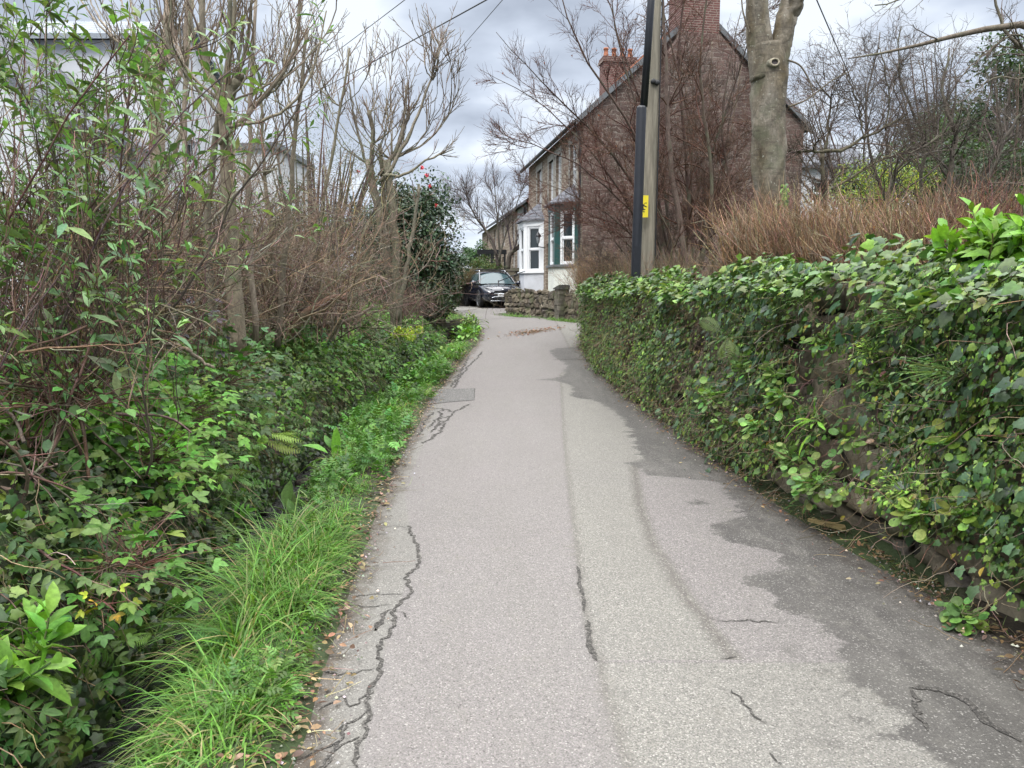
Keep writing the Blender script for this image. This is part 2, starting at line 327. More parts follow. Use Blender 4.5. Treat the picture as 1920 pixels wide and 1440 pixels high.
def gz(x, y):
    """terrain height"""
    x = np.atleast_1d(np.asarray(x, float)); y = np.atleast_1d(np.asarray(y, float)); x, y = np.broadcast_arrays(x, y)
    i = np.clip(np.searchsorted(GY, y), 0, len(GY) - 1); i0 = np.clip(i - 1, 0, None); out = np.zeros(x.shape)
    for q in range(x.size):
        a = np.interp(x.flat[q], GV[i.flat[q], :, 0], GV[i.flat[q], :, 2]); b_ = np.interp(x.flat[q], GV[i0.flat[q], :, 0], GV[i0.flat[q], :, 2])
        t = (y.flat[q] - GY[i0.flat[q]]) / max(GY[i.flat[q]] - GY[i0.flat[q]], 1e-6); out.flat[q] = b_ * (1 - t) + a * t
    return out
# ---------------- road ----------------
def road():
    Y = np.concatenate([np.arange(-5, 1.6, .3), np.arange(1.6, 8, .04), np.arange(8, 14, .08), np.arange(14, 38, .2)])
    nc = 96; t = np.linspace(0, 1, nc)
    xl = XL(Y) + .035 * sn(Y, Y * .2, 6, 1) + .015 * sn(Y, 0 * Y, 25, 2); xr = XR(Y) + .03
    X = xl[:, None] * (1 - t) + xr[:, None] * t; YY = Y[:, None] + 0 * X
    z = zr(YY) + .006 * sn(X, YY, 1.3, 5) + .012 * np.sin(t * math.pi)[None] - .02 * sm((X - 1.4) / .8) * (YY < 20) - .01
    V = np.stack([X, YY, z], -1); m = len(Y); I = np.arange(m * nc).reshape(m, nc)
    F = np.stack([I[:-1, :-1], I[:-1, 1:], I[1:, 1:], I[1:, :-1]], -1).reshape(-1, 4)
    wl = PW(YY, [(-5, 1.5), (2, 1.5), (2.43, 1.43), (2.73, 1.45), (3.03, 1.38), (3.27, 1.5), (3.56, 1.4), (4.02, 1.3), (4.15, 1.5), (4.4, 1.63), (4.7, 1.4), (4.92, 1.33), (5.2, 1.6), (5.5, 1.72), (6.2, 1.75), (6.4, 1.2), (6.84, 1.05), (7.1, 1.25), (9, 1.42), (10.8, 1.3), (11.3, .9), (12.2, 1.0), (12.7, .9), (12.97, .47), (13.3, .9), (13.8, 1.0), (15, 1.05), (15.8, .85), (16.7, .84), (17.1, 1.5), (17.5, 2.6), (40, 4)])
    wet = X - wl
    r = np.random.default_rng(3)
    def blob(x, y, a, b_): 
        nonlocal wet; wet = np.maximum(wet, (1 - np.sqrt(((X - x) / a) ** 2 + ((YY - y) / b_) ** 2)) * min(a, b_))
    for px, py, a in [(1475, 1220, .035), (1545, 1258, .05), (1600, 1310, .035), (1610, 1345, .05), (1650, 1375, .05), (1555, 1390, .05), (1310, 1240, .02), (1320, 945, .08)]:
        P = at(px, py, 1); k = 1.6 / (1.6 - P[2]); blob(P[0] * k, k, a, a * .8)
    sat = Geo().add(V.reshape(-1, 3), F)
    A = {'wet': wet.ravel(), 'sA': (X - PW(YY, [(0, .4), (2.66, .37), (3.5, .35), (5.7, .45), (8, .56), (13.67, .89), (14.6, 1.3)])).ravel(),
         'sB': np.where((YY > 3.05) & (YY < 6.9), X - PW(YY, [(2.5, 1.06), (3.11, 1.01), (3.44, .98), (3.9, .95), (4.6, .93), (5.5, 1.0), (6.63, 1.15), (7, 1.2)]), 3.).ravel(),
         'eL': (X - xl[:, None]).ravel(), 'eR': (xr[:, None] - X).ravel(), 'far': YY.ravel(), 'endB': (YY).ravel(),
         'sC': (X - PW(YY, [(0, -.5), (2.46, -.53), (3.3, -.59), (4.06, -.59), (4.4, -.56), (4.92, -.7), (6, -.9), (10, -1.0), (14, -1.0)])).ravel()}
    # cracks: strips a few mm above the surface
    def zat(x, y):
        t_ = (x - np.interp(y, Y, xl)) / (np.interp(y, Y, xr) - np.interp(y, Y, xl))
        return zr(y) + .006 * sn(x, y, 1.3, 5) + .012 * np.sin(np.clip(t_, 0, 1) * math.pi) - .02 * sm((x - 1.4) / .8) * (y < 20) - .01
    def hitp(px, py):
        P = at(px, py, 1); k = 1.6 / (1.6 - P[2])
        for _ in range(30): k = (1.6 - float(zr(k))) / (1.6 - P[2])
        return np.array([P[0] * k, k])
    def crack(pts, w, jag=.02, mi=1, px=True):
        P = np.array([hitp(*p) if px else p for p in pts]); seg = np.linalg.norm(np.diff(P, axis=0), axis=1); L = np.r_[0, np.cumsum(seg)]
        k = max(6, int(L[-1] / .025)); s_ = np.linspace(0, L[-1], k); x = np.interp(s_, L, P[:, 0]); y = np.interp(s_, L, P[:, 1])
        x += r.normal(0, jag * .35, k) + jag * sn(s_, 0 * s_, 18, r.integers(99)); y += r.normal(0, jag * .3, k)
        T = nrm(np.gradient(np.c_[x, y], axis=0)); Nn = np.c_[-T[:, 1], T[:, 0]]
        ww = w * (.35 + .9 * r.random(k)) * np.minimum(1, np.minimum(s_, L[-1] - s_) / .06 + .15); ww2 = w * (.35 + .9 * r.random(k)) * np.minimum(1, np.minimum(s_, L[-1] - s_) / .06 + .15)
        a = np.c_[x, y] + Nn * ww[:, None] / 2; b_ = np.c_[x, y] - Nn * ww2[:, None] / 2
        Vc = np.r_[np.c_[a, zat(a[:, 0], a[:, 1]) + .004], np.c_[b_, zat(b_[:, 0], b_[:, 1]) + .004]]
        i = np.arange(k - 1); sat.add(Vc, np.stack([i, i + k, i + k + 1, i + 1], -1), mi=mi)
        for q in A: A[q] = np.r_[A[q], np.full(len(Vc), 9.)]
    crack([(768, 985), (778, 1015), (790, 1040), (782, 1055), (765, 1080), (768, 1105), (750, 1130), (738, 1150), (725, 1190), (712, 1225), (705, 1250), (690, 1330), (680, 1375), (675, 1440)], .022)
    crack([(730, 1140), (700, 1180), (735, 1140)], .02); crack([(765, 990), (740, 985), (700, 992)], .007); crack([(752, 1112), (700, 1112), (650, 1118)], .009); crack([(738, 1132), (690, 1136), (640, 1130)], .008)
    crack([(705, 1250), (680, 1255), (640, 1262), (600, 1250)], .010); crack([(690, 1330), (650, 1350), (615, 1440)], .014); crack([(680, 1375), (640, 1395), (590, 1440)], .012)
    crack([(700, 1290), (660, 1320), (640, 1300), (600, 1330)], .010); crack([(645, 1345), (640, 1380), (600, 1400), (560, 1420)], .012); crack([(742, 1145), (755, 1150), (762, 1160)], .008)
    crack([(1385, 1231), (1365, 1236), (1350, 1236)], .012, .006); crack([(1338, 1160), (1365, 1165), (1400, 1161), (1432, 1168), (1470, 1166)], .009, .03)
    crack([(1373, 1293), (1382, 1310), (1400, 1325), (1412, 1342), (1440, 1360)], .013, .03); crack([(1705, 1288), (1760, 1287), (1800, 1305), (1840, 1335), (1880, 1365), (1920, 1385)], .04); crack([(1705, 1288), (1712, 1310), (1722, 1335), (1735, 1370)], .026)
    crack([(1445, 1410), (1470, 1435)], .015)
    for p in ([(880, 757), (865, 765), (850, 772), (835, 790), (815, 800)], [(850, 772), (840, 768), (815, 765)], [(845, 780), (820, 784), (800, 800)], [(835, 792), (822, 812), (790, 830)], [(830, 765), (822, 790), (812, 810)], [(812, 772), (795, 790), (785, 815)], [(905, 665), (880, 685), (862, 705), (852, 728)], [(880, 668), (862, 700), (845, 725)], [(872, 690), (858, 695)], [(868, 700), (850, 708)], [(860, 712), (840, 716)]):
        crack(p, .03, .03)
    crack([(1083, 1062), (1090, 1100), (1096, 1150)], .022, .008); crack([(1100, 1165), (1106, 1200), (1118, 1240)], .03, .012)
    crack([(805, 730), (890, 728), (889, 750), (798, 757)], .02, .006, px=True)
    crack([(890, 644), (960, 643), (1000, 641)], .05, .02); crack([(945, 642), (1000, 640), (1030, 638)], .03, .02); crack([(1030, 622), (1080, 621), (1120, 620)], .12, .03); crack([(900, 595), (960, 597), (1040, 600)], .05, .03); crack([(1035, 674), (1130, 673)], .03, .01)
    # square tarmac repair
    q = np.array([hitp(805, 730), hitp(889, 728), hitp(889, 750), hitp(800, 757)]); g_ = np.linspace(0, 1, 7)
    Vq = np.array([[*((q[0] * (1 - u) + q[1] * u) * (1 - v) + (q[3] * (1 - u) + q[2] * u) * v), 0] for v in g_ for u in g_]); Vq[:, 2] = zat(Vq[:, 0], Vq[:, 1]) + .006
    I7 = np.arange(49).reshape(7, 7); sat.add(Vq, np.stack([I7[:-1, :-1], I7[1:, :-1], I7[1:, 1:], I7[:-1, 1:]], -1).reshape(-1, 4), mi=2)
    for k_ in A: A[k_] = np.r_[A[k_], np.full(49, 9.)]
    return sat, A
def chips(nt, scale):
    t = N(nt, 'ShaderNodeTexCoord'); v = N(nt, 'ShaderNodeTexVoronoi', feature='F1'); v.inputs['Scale'].default_value = scale; lk(nt, t.outputs['Object'], v.inputs['Vector']); return v
m, nt, b = newmat('old_asphalt'); v = chips(nt, 170)
s_ = N(nt, 'ShaderNodeSeparateColor'); lk(nt, v.outputs['Color'], s_.inputs[0]); rnd = s_.outputs[0]
nA = noise(nt, 1.3, 5, .6); nB = noise(nt, 7, 5, .65); nC = noise(nt, 40, 4, .7); nD = noise(nt, .45, 3)
def addn(nt, a, n, amp): return M(nt, 'ADD', a, M(nt, 'MULTIPLY', M(nt, 'SUBTRACT', n.outputs[0], .5), amp))
pink, yel = (.206, .189, .187), (.222, .215, .194)
sA = attr(nt, 'sA'); sB = attr(nt, 'sB'); sC = attr(nt, 'sC'); eL = attr(nt, 'eL'); eR = attr(nt, 'eR'); wet = attr(nt, 'wet'); fy = attr(nt, 'far')
zA = mrange(nt, addn(nt, sA, nC, .03), -.004, .012); c_ = mixc(nt, zA, pink, yel)
zB = mrange(nt, addn(nt, sB, nC, .03), -.004, .01); zB = M(nt, 'MULTIPLY', zB, M(nt, 'LESS_THAN', sB, 2.)); c_ = mixc(nt, zB, c_, (.204, .186, .185))
zC = mrange(nt, addn(nt, sC, nC, .05), .01, -.01); c_ = mixc(nt, M(nt, 'MULTIPLY', zC, .9), c_, (.202, .196, .18))
c_ = mixc(nt, mrange(nt, nD.outputs[0], .4, .65, 0, .45), c_, (.212, .202, .194))
c_ = mixc(nt, mrange(nt, nA.outputs[0], .3, .7, 0, .32), c_, (.17, .162, .152))
# tracks of dark grit beside the seams
dB = M(nt, 'MULTIPLY', mrange(nt, M(nt, 'ABSOLUTE', addn(nt, M(nt, 'ADD', sB, .03), nB, .12)), .07, .0), 1.)
dA = M(nt, 'MULTIPLY', mrange(nt, M(nt, 'ABSOLUTE', addn(nt, M(nt, 'SUBTRACT', sA, .015), nB, .09)), .045, .0), .6)
c_ = mixc(nt, M(nt, 'MAXIMUM', dA, dB), c_, (.12, .11, .10))
mpw = N(nt, 'ShaderNodeMapping'); mpw.inputs['Scale'].default_value = (.8, 1.2, 1); _t = N(nt, 'ShaderNodeTexCoord'); lk(nt, _t.outputs['Object'], mpw.inputs[0]); nW = noise(nt, 4.2, 8, .72, mpw.outputs[0])
w1 = addn(nt, addn(nt, wet, nW, .6), nC, .07); wf = M(nt, 'DIVIDE', w1, mrange(nt, nA.outputs[0], .45, .66, .010, .12), True)
mps = N(nt, 'ShaderNodeMapping'); mps.inputs['Scale'].default_value = (3.2, .9, 1); mps.inputs['Rotation'].default_value = (0, 0, -.12); lk(nt, _t.outputs['Object'], mps.inputs[0]); nS = noise(nt, 1.6, 7, .7, mps.outputs[0]); wl = M(nt, 'MAXIMUM', M(nt, 'MULTIPLY', mrange(nt, nS.outputs[0], .46, .6, 0, .9), mrange(nt, wet, .05, .3)), M(nt, 'MULTIPLY', mrange(nt, nA.outputs[0], .5, .62), .6))         # drier streaks inside the damp band
wd = mixc(nt, M(nt, 'MULTIPLY', wl, mrange(nt, fy, 6.5, 8, .7, .25)), (.06, .056, .054), (.175, .167, .155))
c_ = mixc(nt, M(nt, 'MULTIPLY', wf, .9), c_, wd)
eR_ = mrange(nt, addn(nt, addn(nt, eR, nB, .5), nC, .2), .42, .05); c_ = mixc(nt, M(nt, 'MULTIPLY', eR_, .9), c_, (.06, .045, .034))
eL_ = mrange(nt, addn(nt, addn(nt, eL, nB, .3), nC, .12), .16, .02); c_ = mixc(nt, M(nt, 'MULTIPLY', eL_, .92), c_, (.075, .056, .04))
ch = ramp(nt, rnd, [(0., (.6, .6, .6)), (.45, (.88, .88, .88)), (.78, (1.08, 1.08, 1.06)), (.95, (1.35, 1.34, 1.3)), (1., (1.9, 1.9, 1.85))])
c_ = mixc(nt, M(nt, 'ADD', .62, M(nt, 'MULTIPLY', zA, .35)), c_, ch, 'MULTIPLY'); gap = mrange(nt, v.outputs['Distance'], .45, .75); c_ = mixc(nt, M(nt, 'MULTIPLY', gap, .4), c_, (.05, .047, .043))
c_ = mixc(nt, mrange(nt, nC.outputs[0], .3, .7, 0, .25), c_, (.12, .115, .105))
mpt = N(nt, 'ShaderNodeMapping'); mpt.inputs['Scale'].default_value = (2.6, .35, 1); mpt.inputs['Rotation'].default_value = (0, 0, -.06); lk(nt, _t.outputs['Object'], mpt.inputs[0]); nT = noise(nt, 1., 5, .6, mpt.outputs[0])
c_ = mixc(nt, mrange(nt, nT.outputs[0], .46, .66, 0, .30), c_, (.145, .137, .125))
c_ = mixc(nt, mrange(nt, nB.outputs[0], .56, .7, 0, .35), c_, (.17, .16, .14))
c_ = mixc(nt, mrange(nt, rnd, .93, .95, 0, .55), c_, (.30, .29, .27)); c_ = mixc(nt, mrange(nt, s_.outputs[1], .955, .965, 0, .7), c_, (.07, .065, .06))
lk(nt, c_, b.inputs['Base Color']); lk(nt, mrange(nt, wf, 0, 1, .92, .72), b.inputs['Roughness']); b.inputs['Specular IOR Level'].default_value = .3
bump(nt, b, M(nt, 'ADD', v.outputs['Distance'], nC.outputs[0]), .55, .004); MT['asphalt'] = m
m, nt, b = newmat('crack_grit'); v = chips(nt, 150); s_ = N(nt, 'ShaderNodeSeparateColor'); lk(nt, v.outputs['Color'], s_.inputs[0])
lk(nt, ramp(nt, s_.outputs[0], [(0, (.018, .017, .016)), (.7, (.06, .056, .05)), (1, (.14, .13, .12))]), b.inputs['Base Color']); b.inputs['Roughness'].default_value = .95; MT['crack'] = m
m, nt, b = newmat('asphalt_patch'); v = chips(nt, 110); s_ = N(nt, 'ShaderNodeSeparateColor'); lk(nt, v.outputs['Color'], s_.inputs[0])
lk(nt, ramp(nt, s_.outputs[0], [(0, (.06, .058, .056)), (.7, (.115, .112, .107)), (1, (.22, .21, .2))]), b.inputs['Base Color']); b.inputs['Roughness'].default_value = .95; MT['patch'] = m
sat, A_ = road(); tag(sat.build('road', [MT['asphalt'], MT['crack'], MT['patch']], attrs=A_), kind='structure')
# ---------------- stream ----------------
m, nt, b = newmat('stream_water'); b.inputs['Base Color'].default_value = (.012, .012, .009, 1); b.inputs['Roughness'].default_value = .06; b.inputs['Specular IOR Level'].default_value = .8
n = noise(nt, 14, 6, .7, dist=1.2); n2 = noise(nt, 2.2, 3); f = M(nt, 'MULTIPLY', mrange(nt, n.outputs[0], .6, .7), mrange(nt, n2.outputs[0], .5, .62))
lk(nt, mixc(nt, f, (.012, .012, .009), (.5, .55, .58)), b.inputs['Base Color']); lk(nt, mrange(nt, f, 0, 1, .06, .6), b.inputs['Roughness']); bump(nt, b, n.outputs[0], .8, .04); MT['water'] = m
g = Geo(); Yw = np.arange(-5, 21.9, .12); ww = np.linspace(-.12, .72, 9)
z = wz(Yw)[:, None] + .02 * sn(Yw[:, None] + 0 * ww, ww[None] + 0 * Yw[:, None], 5, 3) - .012 * np.floor(((Yw[:, None] * .9) % 1) * 3)
V = np.stack([SLX(Yw)[:, None] + ww[None], Yw[:, None] + 0 * ww, z], -1); I = np.arange(V.size // 3).reshape(len(Yw), 9)
g.add(V.reshape(-1, 3), np.stack([I[:-1, :-1], I[:-1, 1:], I[1:, 1:], I[1:, :-1]], -1).reshape(-1, 4)); tag(g.build('stream_water', MT['water']), kind='structure')
# culvert where the stream goes under the lane
g = Geo(); x0, x1 = -2.0, -1.36
for i in range(26):
    x = rng.uniform(x0 - .25, x1 + .25); zz = rng.uniform(.15, .85)
    if x0 + .06 < x < x1 - .06 and zz < .68: continue
    s = rng.uniform(.08, .16); th = rng.uniform(-.2, .2); T = Matrix.Translation((x, 21.3 + rng.uniform(0, .06), zz)) @ Matrix.Rotation(th, 4, 'Y'); g.box(-s, s, -.1, .1, -s * .6, s * .6, (.1, .1, .08), T=T)
g.box(x0 - .1, x1 + .1, 21.15, 21.5, .66, .76)
tag(g.build('culvert', MT['lowstone'], smooth=False), 'dark stone culvert mouth where the stream runs under the lane', 'culvert')
# ---------------- buildings ----------------
def wall_open(g, L, H, T, ops, z0=0., th=.28, col=(.3, .3, .3), mi=0, gable=None):
    """wall in local x (0..L), z (z0..H), outer face at y=0, body towards +y, with rectangular openings (x0,x1,za,zb)"""
    xs = sorted({0, L, *[o[0] for o in ops], *[o[1] for o in ops]}); zs = sorted({z0, H, *[o[2] for o in ops], *[o[3] for o in ops]})
    for a, b_ in zip(xs[:-1], xs[1:]):
        for c, d in zip(zs[:-1], zs[1:]):
            mx, mz = (a + b_) / 2, (c + d) / 2
            if any(o[0] < mx < o[1] and o[2] < mz < o[3] for o in ops): continue
            g.add([[a, 0, c], [b_, 0, c], [b_, 0, d], [a, 0, d]], [[0, 1, 2, 3]], col, mi)
    for (a, b_, c, d) in ops:
        g.add([[a, 0, c], [b_, 0, c], [b_, 0, d], [a, 0, d], [a, th, c], [b_, th, c], [b_, th, d], [a, th, d]], [[0, 4, 5, 1], [1, 5, 6, 2], [2, 6, 7, 3], [3, 7, 4, 0]], col, mi)
    g.add([[0, th, z0], [L, th, z0], [L, th, H], [0, th, H], [0, 0, H], [L, 0, H]], [[0, 3, 2, 1], [4, 5, 2, 3]], col, mi)
def sash(parent, T, w, h, frame, name='window', fr=.075, curtain=True, d=0.):
    """sash window, local x 0..w, z 0..h, outer face y=0; frame part with glass and curtain sub-parts"""
    g = Geo(); B = g.box
    B(0, fr, d, d + .1, 0, h); B(w - fr, w, d, d + .1, 0, h); B(fr, w - fr, d, d + .1, 0, fr); B(fr, w - fr, d, d + .1, h - fr, h)
    B(fr, w - fr, d + .012, d + .085, h * .49 - .03, h * .49 + .03)
    s = .035; q = fr
    for (z0, z1, dd) in ((fr, h * .49 - .03, .05), (h * .49 + .03, h - fr, .025)):
        B(q, q + s, d + dd, d + dd + .03, z0, z1); B(w - q - s, w - q, d + dd, d + dd + .03, z0, z1); B(q + s, w - q - s, d + dd, d + dd + .03, z0, z0 + s); B(q + s, w - q - s, d + dd, d + dd + .03, z1 - s, z1)
    f = g.build(name, frame, parent, False, T=T)
    p = Geo().box(q, w - q, d + .066, d + .072, fr, h - fr).build('pane', MT['glass'], f, False, local=True)
    return f
H0 = at(1090, 555, 25.0); ang = math.atan2((733 - 960) / FPX, 1.)   # ridge direction
HU = np.array([math.sin(ang), math.cos(ang), 0]); HV = np.array([HU[1], -HU[0], 0])
HX, HY = H0[0] - .0, 25.0; GZ = 1.0
ZE = at(1091, 222, 25.0)[2]; HL, HW = 9.7, 7.8; ZA = ZE + 3.55
def frame(p, xd, z=0.):
    """matrix: origin p, local x along xd, local y = inward (xd rotated left), z up"""
    xd = nrm(np.array([xd[0], xd[1], 0])); yd = np.array([-xd[1], xd[0], 0])
    return Matrix(((xd[0], yd[0], 0, p[0]), (xd[1], yd[1], 0, p[1]), (0, 0, 1, z), (0, 0, 0, 1)))
C0 = np.array([HX, HY, 0.]); C1 = C0 + HU * HL; C2 = C0 + HV * HW; C3 = C1 + HV * HW
house = thing('stone_house', (C0[0] + 3, C0[1] + 5, GZ), 'tall stone semi-detached house with white and green bay windows and gable facing the lane', 'house')
# facade faces -HV; local x runs from far end to near corner so inward = +y
TF = frame(C1, C0 - C1)
up = [(HL - s - w / 2, HL - s + w / 2, 5.05, 6.75) for s, w in ((1.3, .85), (3.6, .8), (4.9, .8), (7.2, .9))]
dn = [(HL - 4.0, HL - 3.05, 1.3, 3.6), (HL - 5.7, HL - 4.8, 1.3, 3.6)]
g = Geo(); wall_open(g, HL, ZE, None, up + dn, .3); g.build('front_wall', MT['hstone'], house, False, T=TF)
for (a, b_, c, d) in up:
    sash(house, TF @ Matrix.Translation((a, .1, c)), b_ - a, d - c, MT['white'])
    Geo().box(a - .18, b_ + .18, -.03, .1, d, d + .24).build('lintel', MT['concrete'], house, False, T=TF)
    Geo().box(a - .1, b_ + .1, -.06, .1, c - .1, c).build('sill', MT['concrete'], house, False, T=TF)
    for xx in (a - .2, b_ + .02): Geo().box(xx, xx + .18, -.015, .1, c, d).build('quoin', MT['concrete'], house, False, T=TF)
for (a, b_, c, d) in dn:
    dr = Geo().box(a, b_, .15, .2, c, d).build('front_door', MT['green'], house, False, T=TF)
    Geo().box(a + .08, a + .13, .1, .15, 2.3, 2.36).build('handle', MT['chrome'], dr, False, local=True)
# gable wall facing the camera: local x from C0 to C2
TG = frame(C0, C2 - C0)
g = Geo(); hw = HW / 2
g.add([[0, 0, .3], [HW, 0, .3], [HW, 0, ZE], [hw, 0, ZA], [0, 0, ZE]], [[0, 1, 2, 3, 4]]); g.add([[0, .28, .3], [HW, .28, .3], [HW, .28, ZE], [hw, .28, ZA], [0, .28, ZE]], [[4, 3, 2, 1, 0]])
g.build('gable_wall', MT['gable'], house, False, T=TG)
g = Geo(); g.add([[0, HL, .3], [HW, HL, .3], [HW, HL, ZE], [hw, HL, ZA], [0, HL, ZE]], [[4, 3, 2, 1, 0]]); g.add([[HW, 0, .3], [HW, HL, .3], [HW, HL, ZE], [HW, 0, ZE]], [[0, 1, 2, 3]]); g.build('rear_walls', MT['gable'], house, False, T=TG)
g = Geo()
for sx in (-1, 1):
    e = hw + .25; ze = ZE - .18; P = []
    for y in (-.12, HL + .12):
        P += [[hw, y, ZA + .06], [hw + sx * e, y, ze + .06], [hw, y, ZA + .16], [hw + sx * e, y, ze + .16]]
    g.add(P, [[2, 3, 7, 6], [0, 4, 5, 1], [0, 1, 3, 2], [4, 6, 7, 5], [1, 5, 7, 3]])
rf = g.build('roof', MT['slate'], house, False, T=TG)
Geo().box(hw - .1, hw + .1, -.12, HL + .12, ZA + .1, ZA + .22).build('ridge_tiles', MT['clay'], rf, False, local=True)
g = Geo()
for sx in (-1, 1):
    e = hw + .28
    g.add([[hw, -.16, ZA + .18], [hw + sx * e, -.16, ZE - .04], [hw + sx * e, -.16, ZE - .24], [hw, -.16, ZA - .04], [hw, -.05, ZA + .18], [hw + sx * e, -.05, ZE - .04], [hw + sx * e, -.05, ZE - .24], [hw, -.05, ZA - .04]], [[0, 1, 2, 3], [4, 7, 6, 5], [0, 4, 5, 1], [3, 2, 6, 7]])
g.build('barge_board', MT['lead'], house, False, T=TG)
g = Geo(); g.tubes([[[-.33, y, ZE - .16] for y in (-.1, HL * .5, HL + .1)]], [[.075] * 3], 8, cap=True); g.build('gutter', MT['plastic'], house, T=TG)
g = Geo(); g.tubes([[[-.28, .02, ZE - .2], [-.08, .06, ZE - .55], [-.08, .06, .5]]], [[.045] * 3], 8); g.build('drainpipe', MT['plastic'], house, T=TG)
# near chimney: broad brick stack on the near gable, shouldered stone breast below
sc = at(1347, 90, 25.4); zs = ZA - 1.15
g = Geo(); g.box(hw - .78, hw + .5, -.45, .75, zs + .3, ZA + 2.6); g.box(hw - .86, hw + .58, -.53, .83, ZA + 2.6, ZA + 2.75); g.build('near_chimney', MT['brickred'], house, False, T=TG)
g = Geo(); g.add([[hw - 1.25, -.5, .4], [hw + 1.2, -.5, .4], [hw + 1.2, -.5, zs - .4], [hw + .5, -.5, zs + .3], [hw - .78, -.5, zs + .3], [hw - 1.25, -.5, zs - .4],
       [hw - 1.25, 0, .4], [hw + 1.2, 0, .4], [hw + 1.2, 0, zs - .4], [hw + .5, 0, zs + .3], [hw - .78, 0, zs + .3], [hw - 1.25, 0, zs - .4]], [[0, 1, 2, 3, 4, 5], [1, 7, 8, 2], [2, 8, 9, 3], [3, 9, 10, 4], [4, 10, 11, 5], [5, 11, 6, 0]])
g.build('chimney_breast', MT['gable'], house, False, T=TG)
def chimney(x, y, z0, z1, w, d, npots, nm='far_chimney'):
    g = Geo(); g.box(x - w / 2, x + w / 2, y - d / 2, y + d / 2, z0, z1); g.box(x - w / 2 - .06, x + w / 2 + .06, y - d / 2 - .06, y + d / 2 + .06, z1 - .18, z1 - .05); g.box(x - w / 2 - .03, x + w / 2 + .03, y - d / 2 - .03, y + d / 2 + .03, z1 - .05, z1 + .06)
    c = g.build(nm, MT['brickred'], house, False, T=TG)
    for i in range(npots):
        px = x - w / 2 + w * (i + .5) / npots; gp = Geo(); gp.tubes([[[px, y, z1 + .05], [px, y, z1 + .12], [px, y, z1 + .3], [px, y, z1 + .42], [px, y, z1 + .43], [px, y, z1 + .5]]], [[.12, .12, .095, .09, .12, .11]], 10, (.35, .13, .07), cap=True)
        gp.build('chimney_pot', MT['clay'], c, local=True)
chimney(hw + .1, HL - .4, ZA - .6, ZA + 1.2, 1.5, .7, 4)
# bays
def bay(s0, wid, proj, zs_, zt, zap, paint, base, nm, sashmat, boxed=.12):
    """polygonal bay on the facade. s measured from the near corner along HU"""
    P = lambda s, o: C0 + HU * s - HV * o
    a, b_, c, d = P(s0, 0), P(s0 + .62, proj), P(s0 + wid - .62, proj), P(s0 + wid, 0)
    g = Geo(); pl = [a, b_, c, d]
    for p, q in zip(pl[:-1], pl[1:]): g.add([[p[0], p[1], .4], [q[0], q[1], .4], [q[0], q[1], zs_], [p[0], p[1], zs_]], [[0, 3, 2, 1]])
    bs = g.build('bay_base', base, house, False)
    # sill course
    g = Geo(); ex = [P(s0 - .08, 0), P(s0 + .58, proj + .07), P(s0 + wid - .58, proj + .07), P(s0 + wid + .08, 0)]
    def ring(pts, z0, z1):
        n = len(pts); g.add([[p[0], p[1], z] for z in (z0, z1) for p in pts], [list(range(n))[::-1], [n + i for i in range(n)]] + [[i, i + 1, n + i + 1, n + i] for i in range(n - 1)])
    ring(ex, zs_, zs_ + .08); g.build('bay_sill', MT['lead'] if nm == 'green' else MT['white'], house, False)
    g = Geo(); ring([P(s0 - .02, 0), P(s0 + .61, proj + .02), P(s0 + wid - .61, proj + .02), P(s0 + wid + .02, 0)], zt - .02, zt + .22); hd = g.build('bay_head', paint, house, False)
    # corner posts + reveals
    h = zt - zs_ - .1
    for p, q in zip(pl[:-1], pl[1:]):
        L = float(np.linalg.norm(q - p)); T = frame(q, p - q, 0)  # outer face = -y side
        g = Geo()
        for x0, x1 in ((0, boxed), (L - boxed, L)): g.box(x0, x1, -.0, .14, zs_ + .08, zt - .02)
        g.build('mullion', paint, house, False, T=T)
        sash(house, T @ Matrix.Translation((boxed, .02, zs_ + .08)), L - 2 * boxed, h, sashmat)
    # interior back (dark room) and curtains
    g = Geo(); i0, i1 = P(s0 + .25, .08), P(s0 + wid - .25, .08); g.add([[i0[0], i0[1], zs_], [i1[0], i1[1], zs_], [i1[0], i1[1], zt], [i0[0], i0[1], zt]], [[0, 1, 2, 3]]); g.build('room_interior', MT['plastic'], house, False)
    # roof
    r_ = [P(s0 - .12, 0), P(s0 + .55, proj + .16), P(s0 + wid - .55, proj + .16), P(s0 + wid + .12, 0)]
    t_ = [P(s0 + .85, 0), P(s0 + wid - .85, 0)]
    g = Geo(); z0 = zt + .2
    V = [[*p[:2], z0] for p in r_] + [[*p[:2], zap] for p in t_] + [[*p[:2], z0 + .05] for p in r_]
    g.add(V, [[6, 7, 4], [7, 8, 5, 4], [8, 9, 5], [0, 1, 7, 6], [1, 2, 8, 7], [2, 3, 9, 8], [0, 3, 2, 1]]); g.build('bay_roof', MT['slatebay'], house, False)
MT['slatebay'] = stonemat('bay_slate', [(.16, .165, .19), (.22, .23, .26), (.19, .2, .225)], .28, .14, (.07, .07, .08), .0)
bay(.3, 2.3, .72, 2.5, 4.42, 5.35, MT['green'], MT['render'], 'green', MT['white'], .2)
bay(6.25, 2.4, .72, 2.44, 4.40, 5.4, MT['white'], MT['whitewall'], 'white', MT['white'], .16)
lz = at(1017, 450, 30.5)
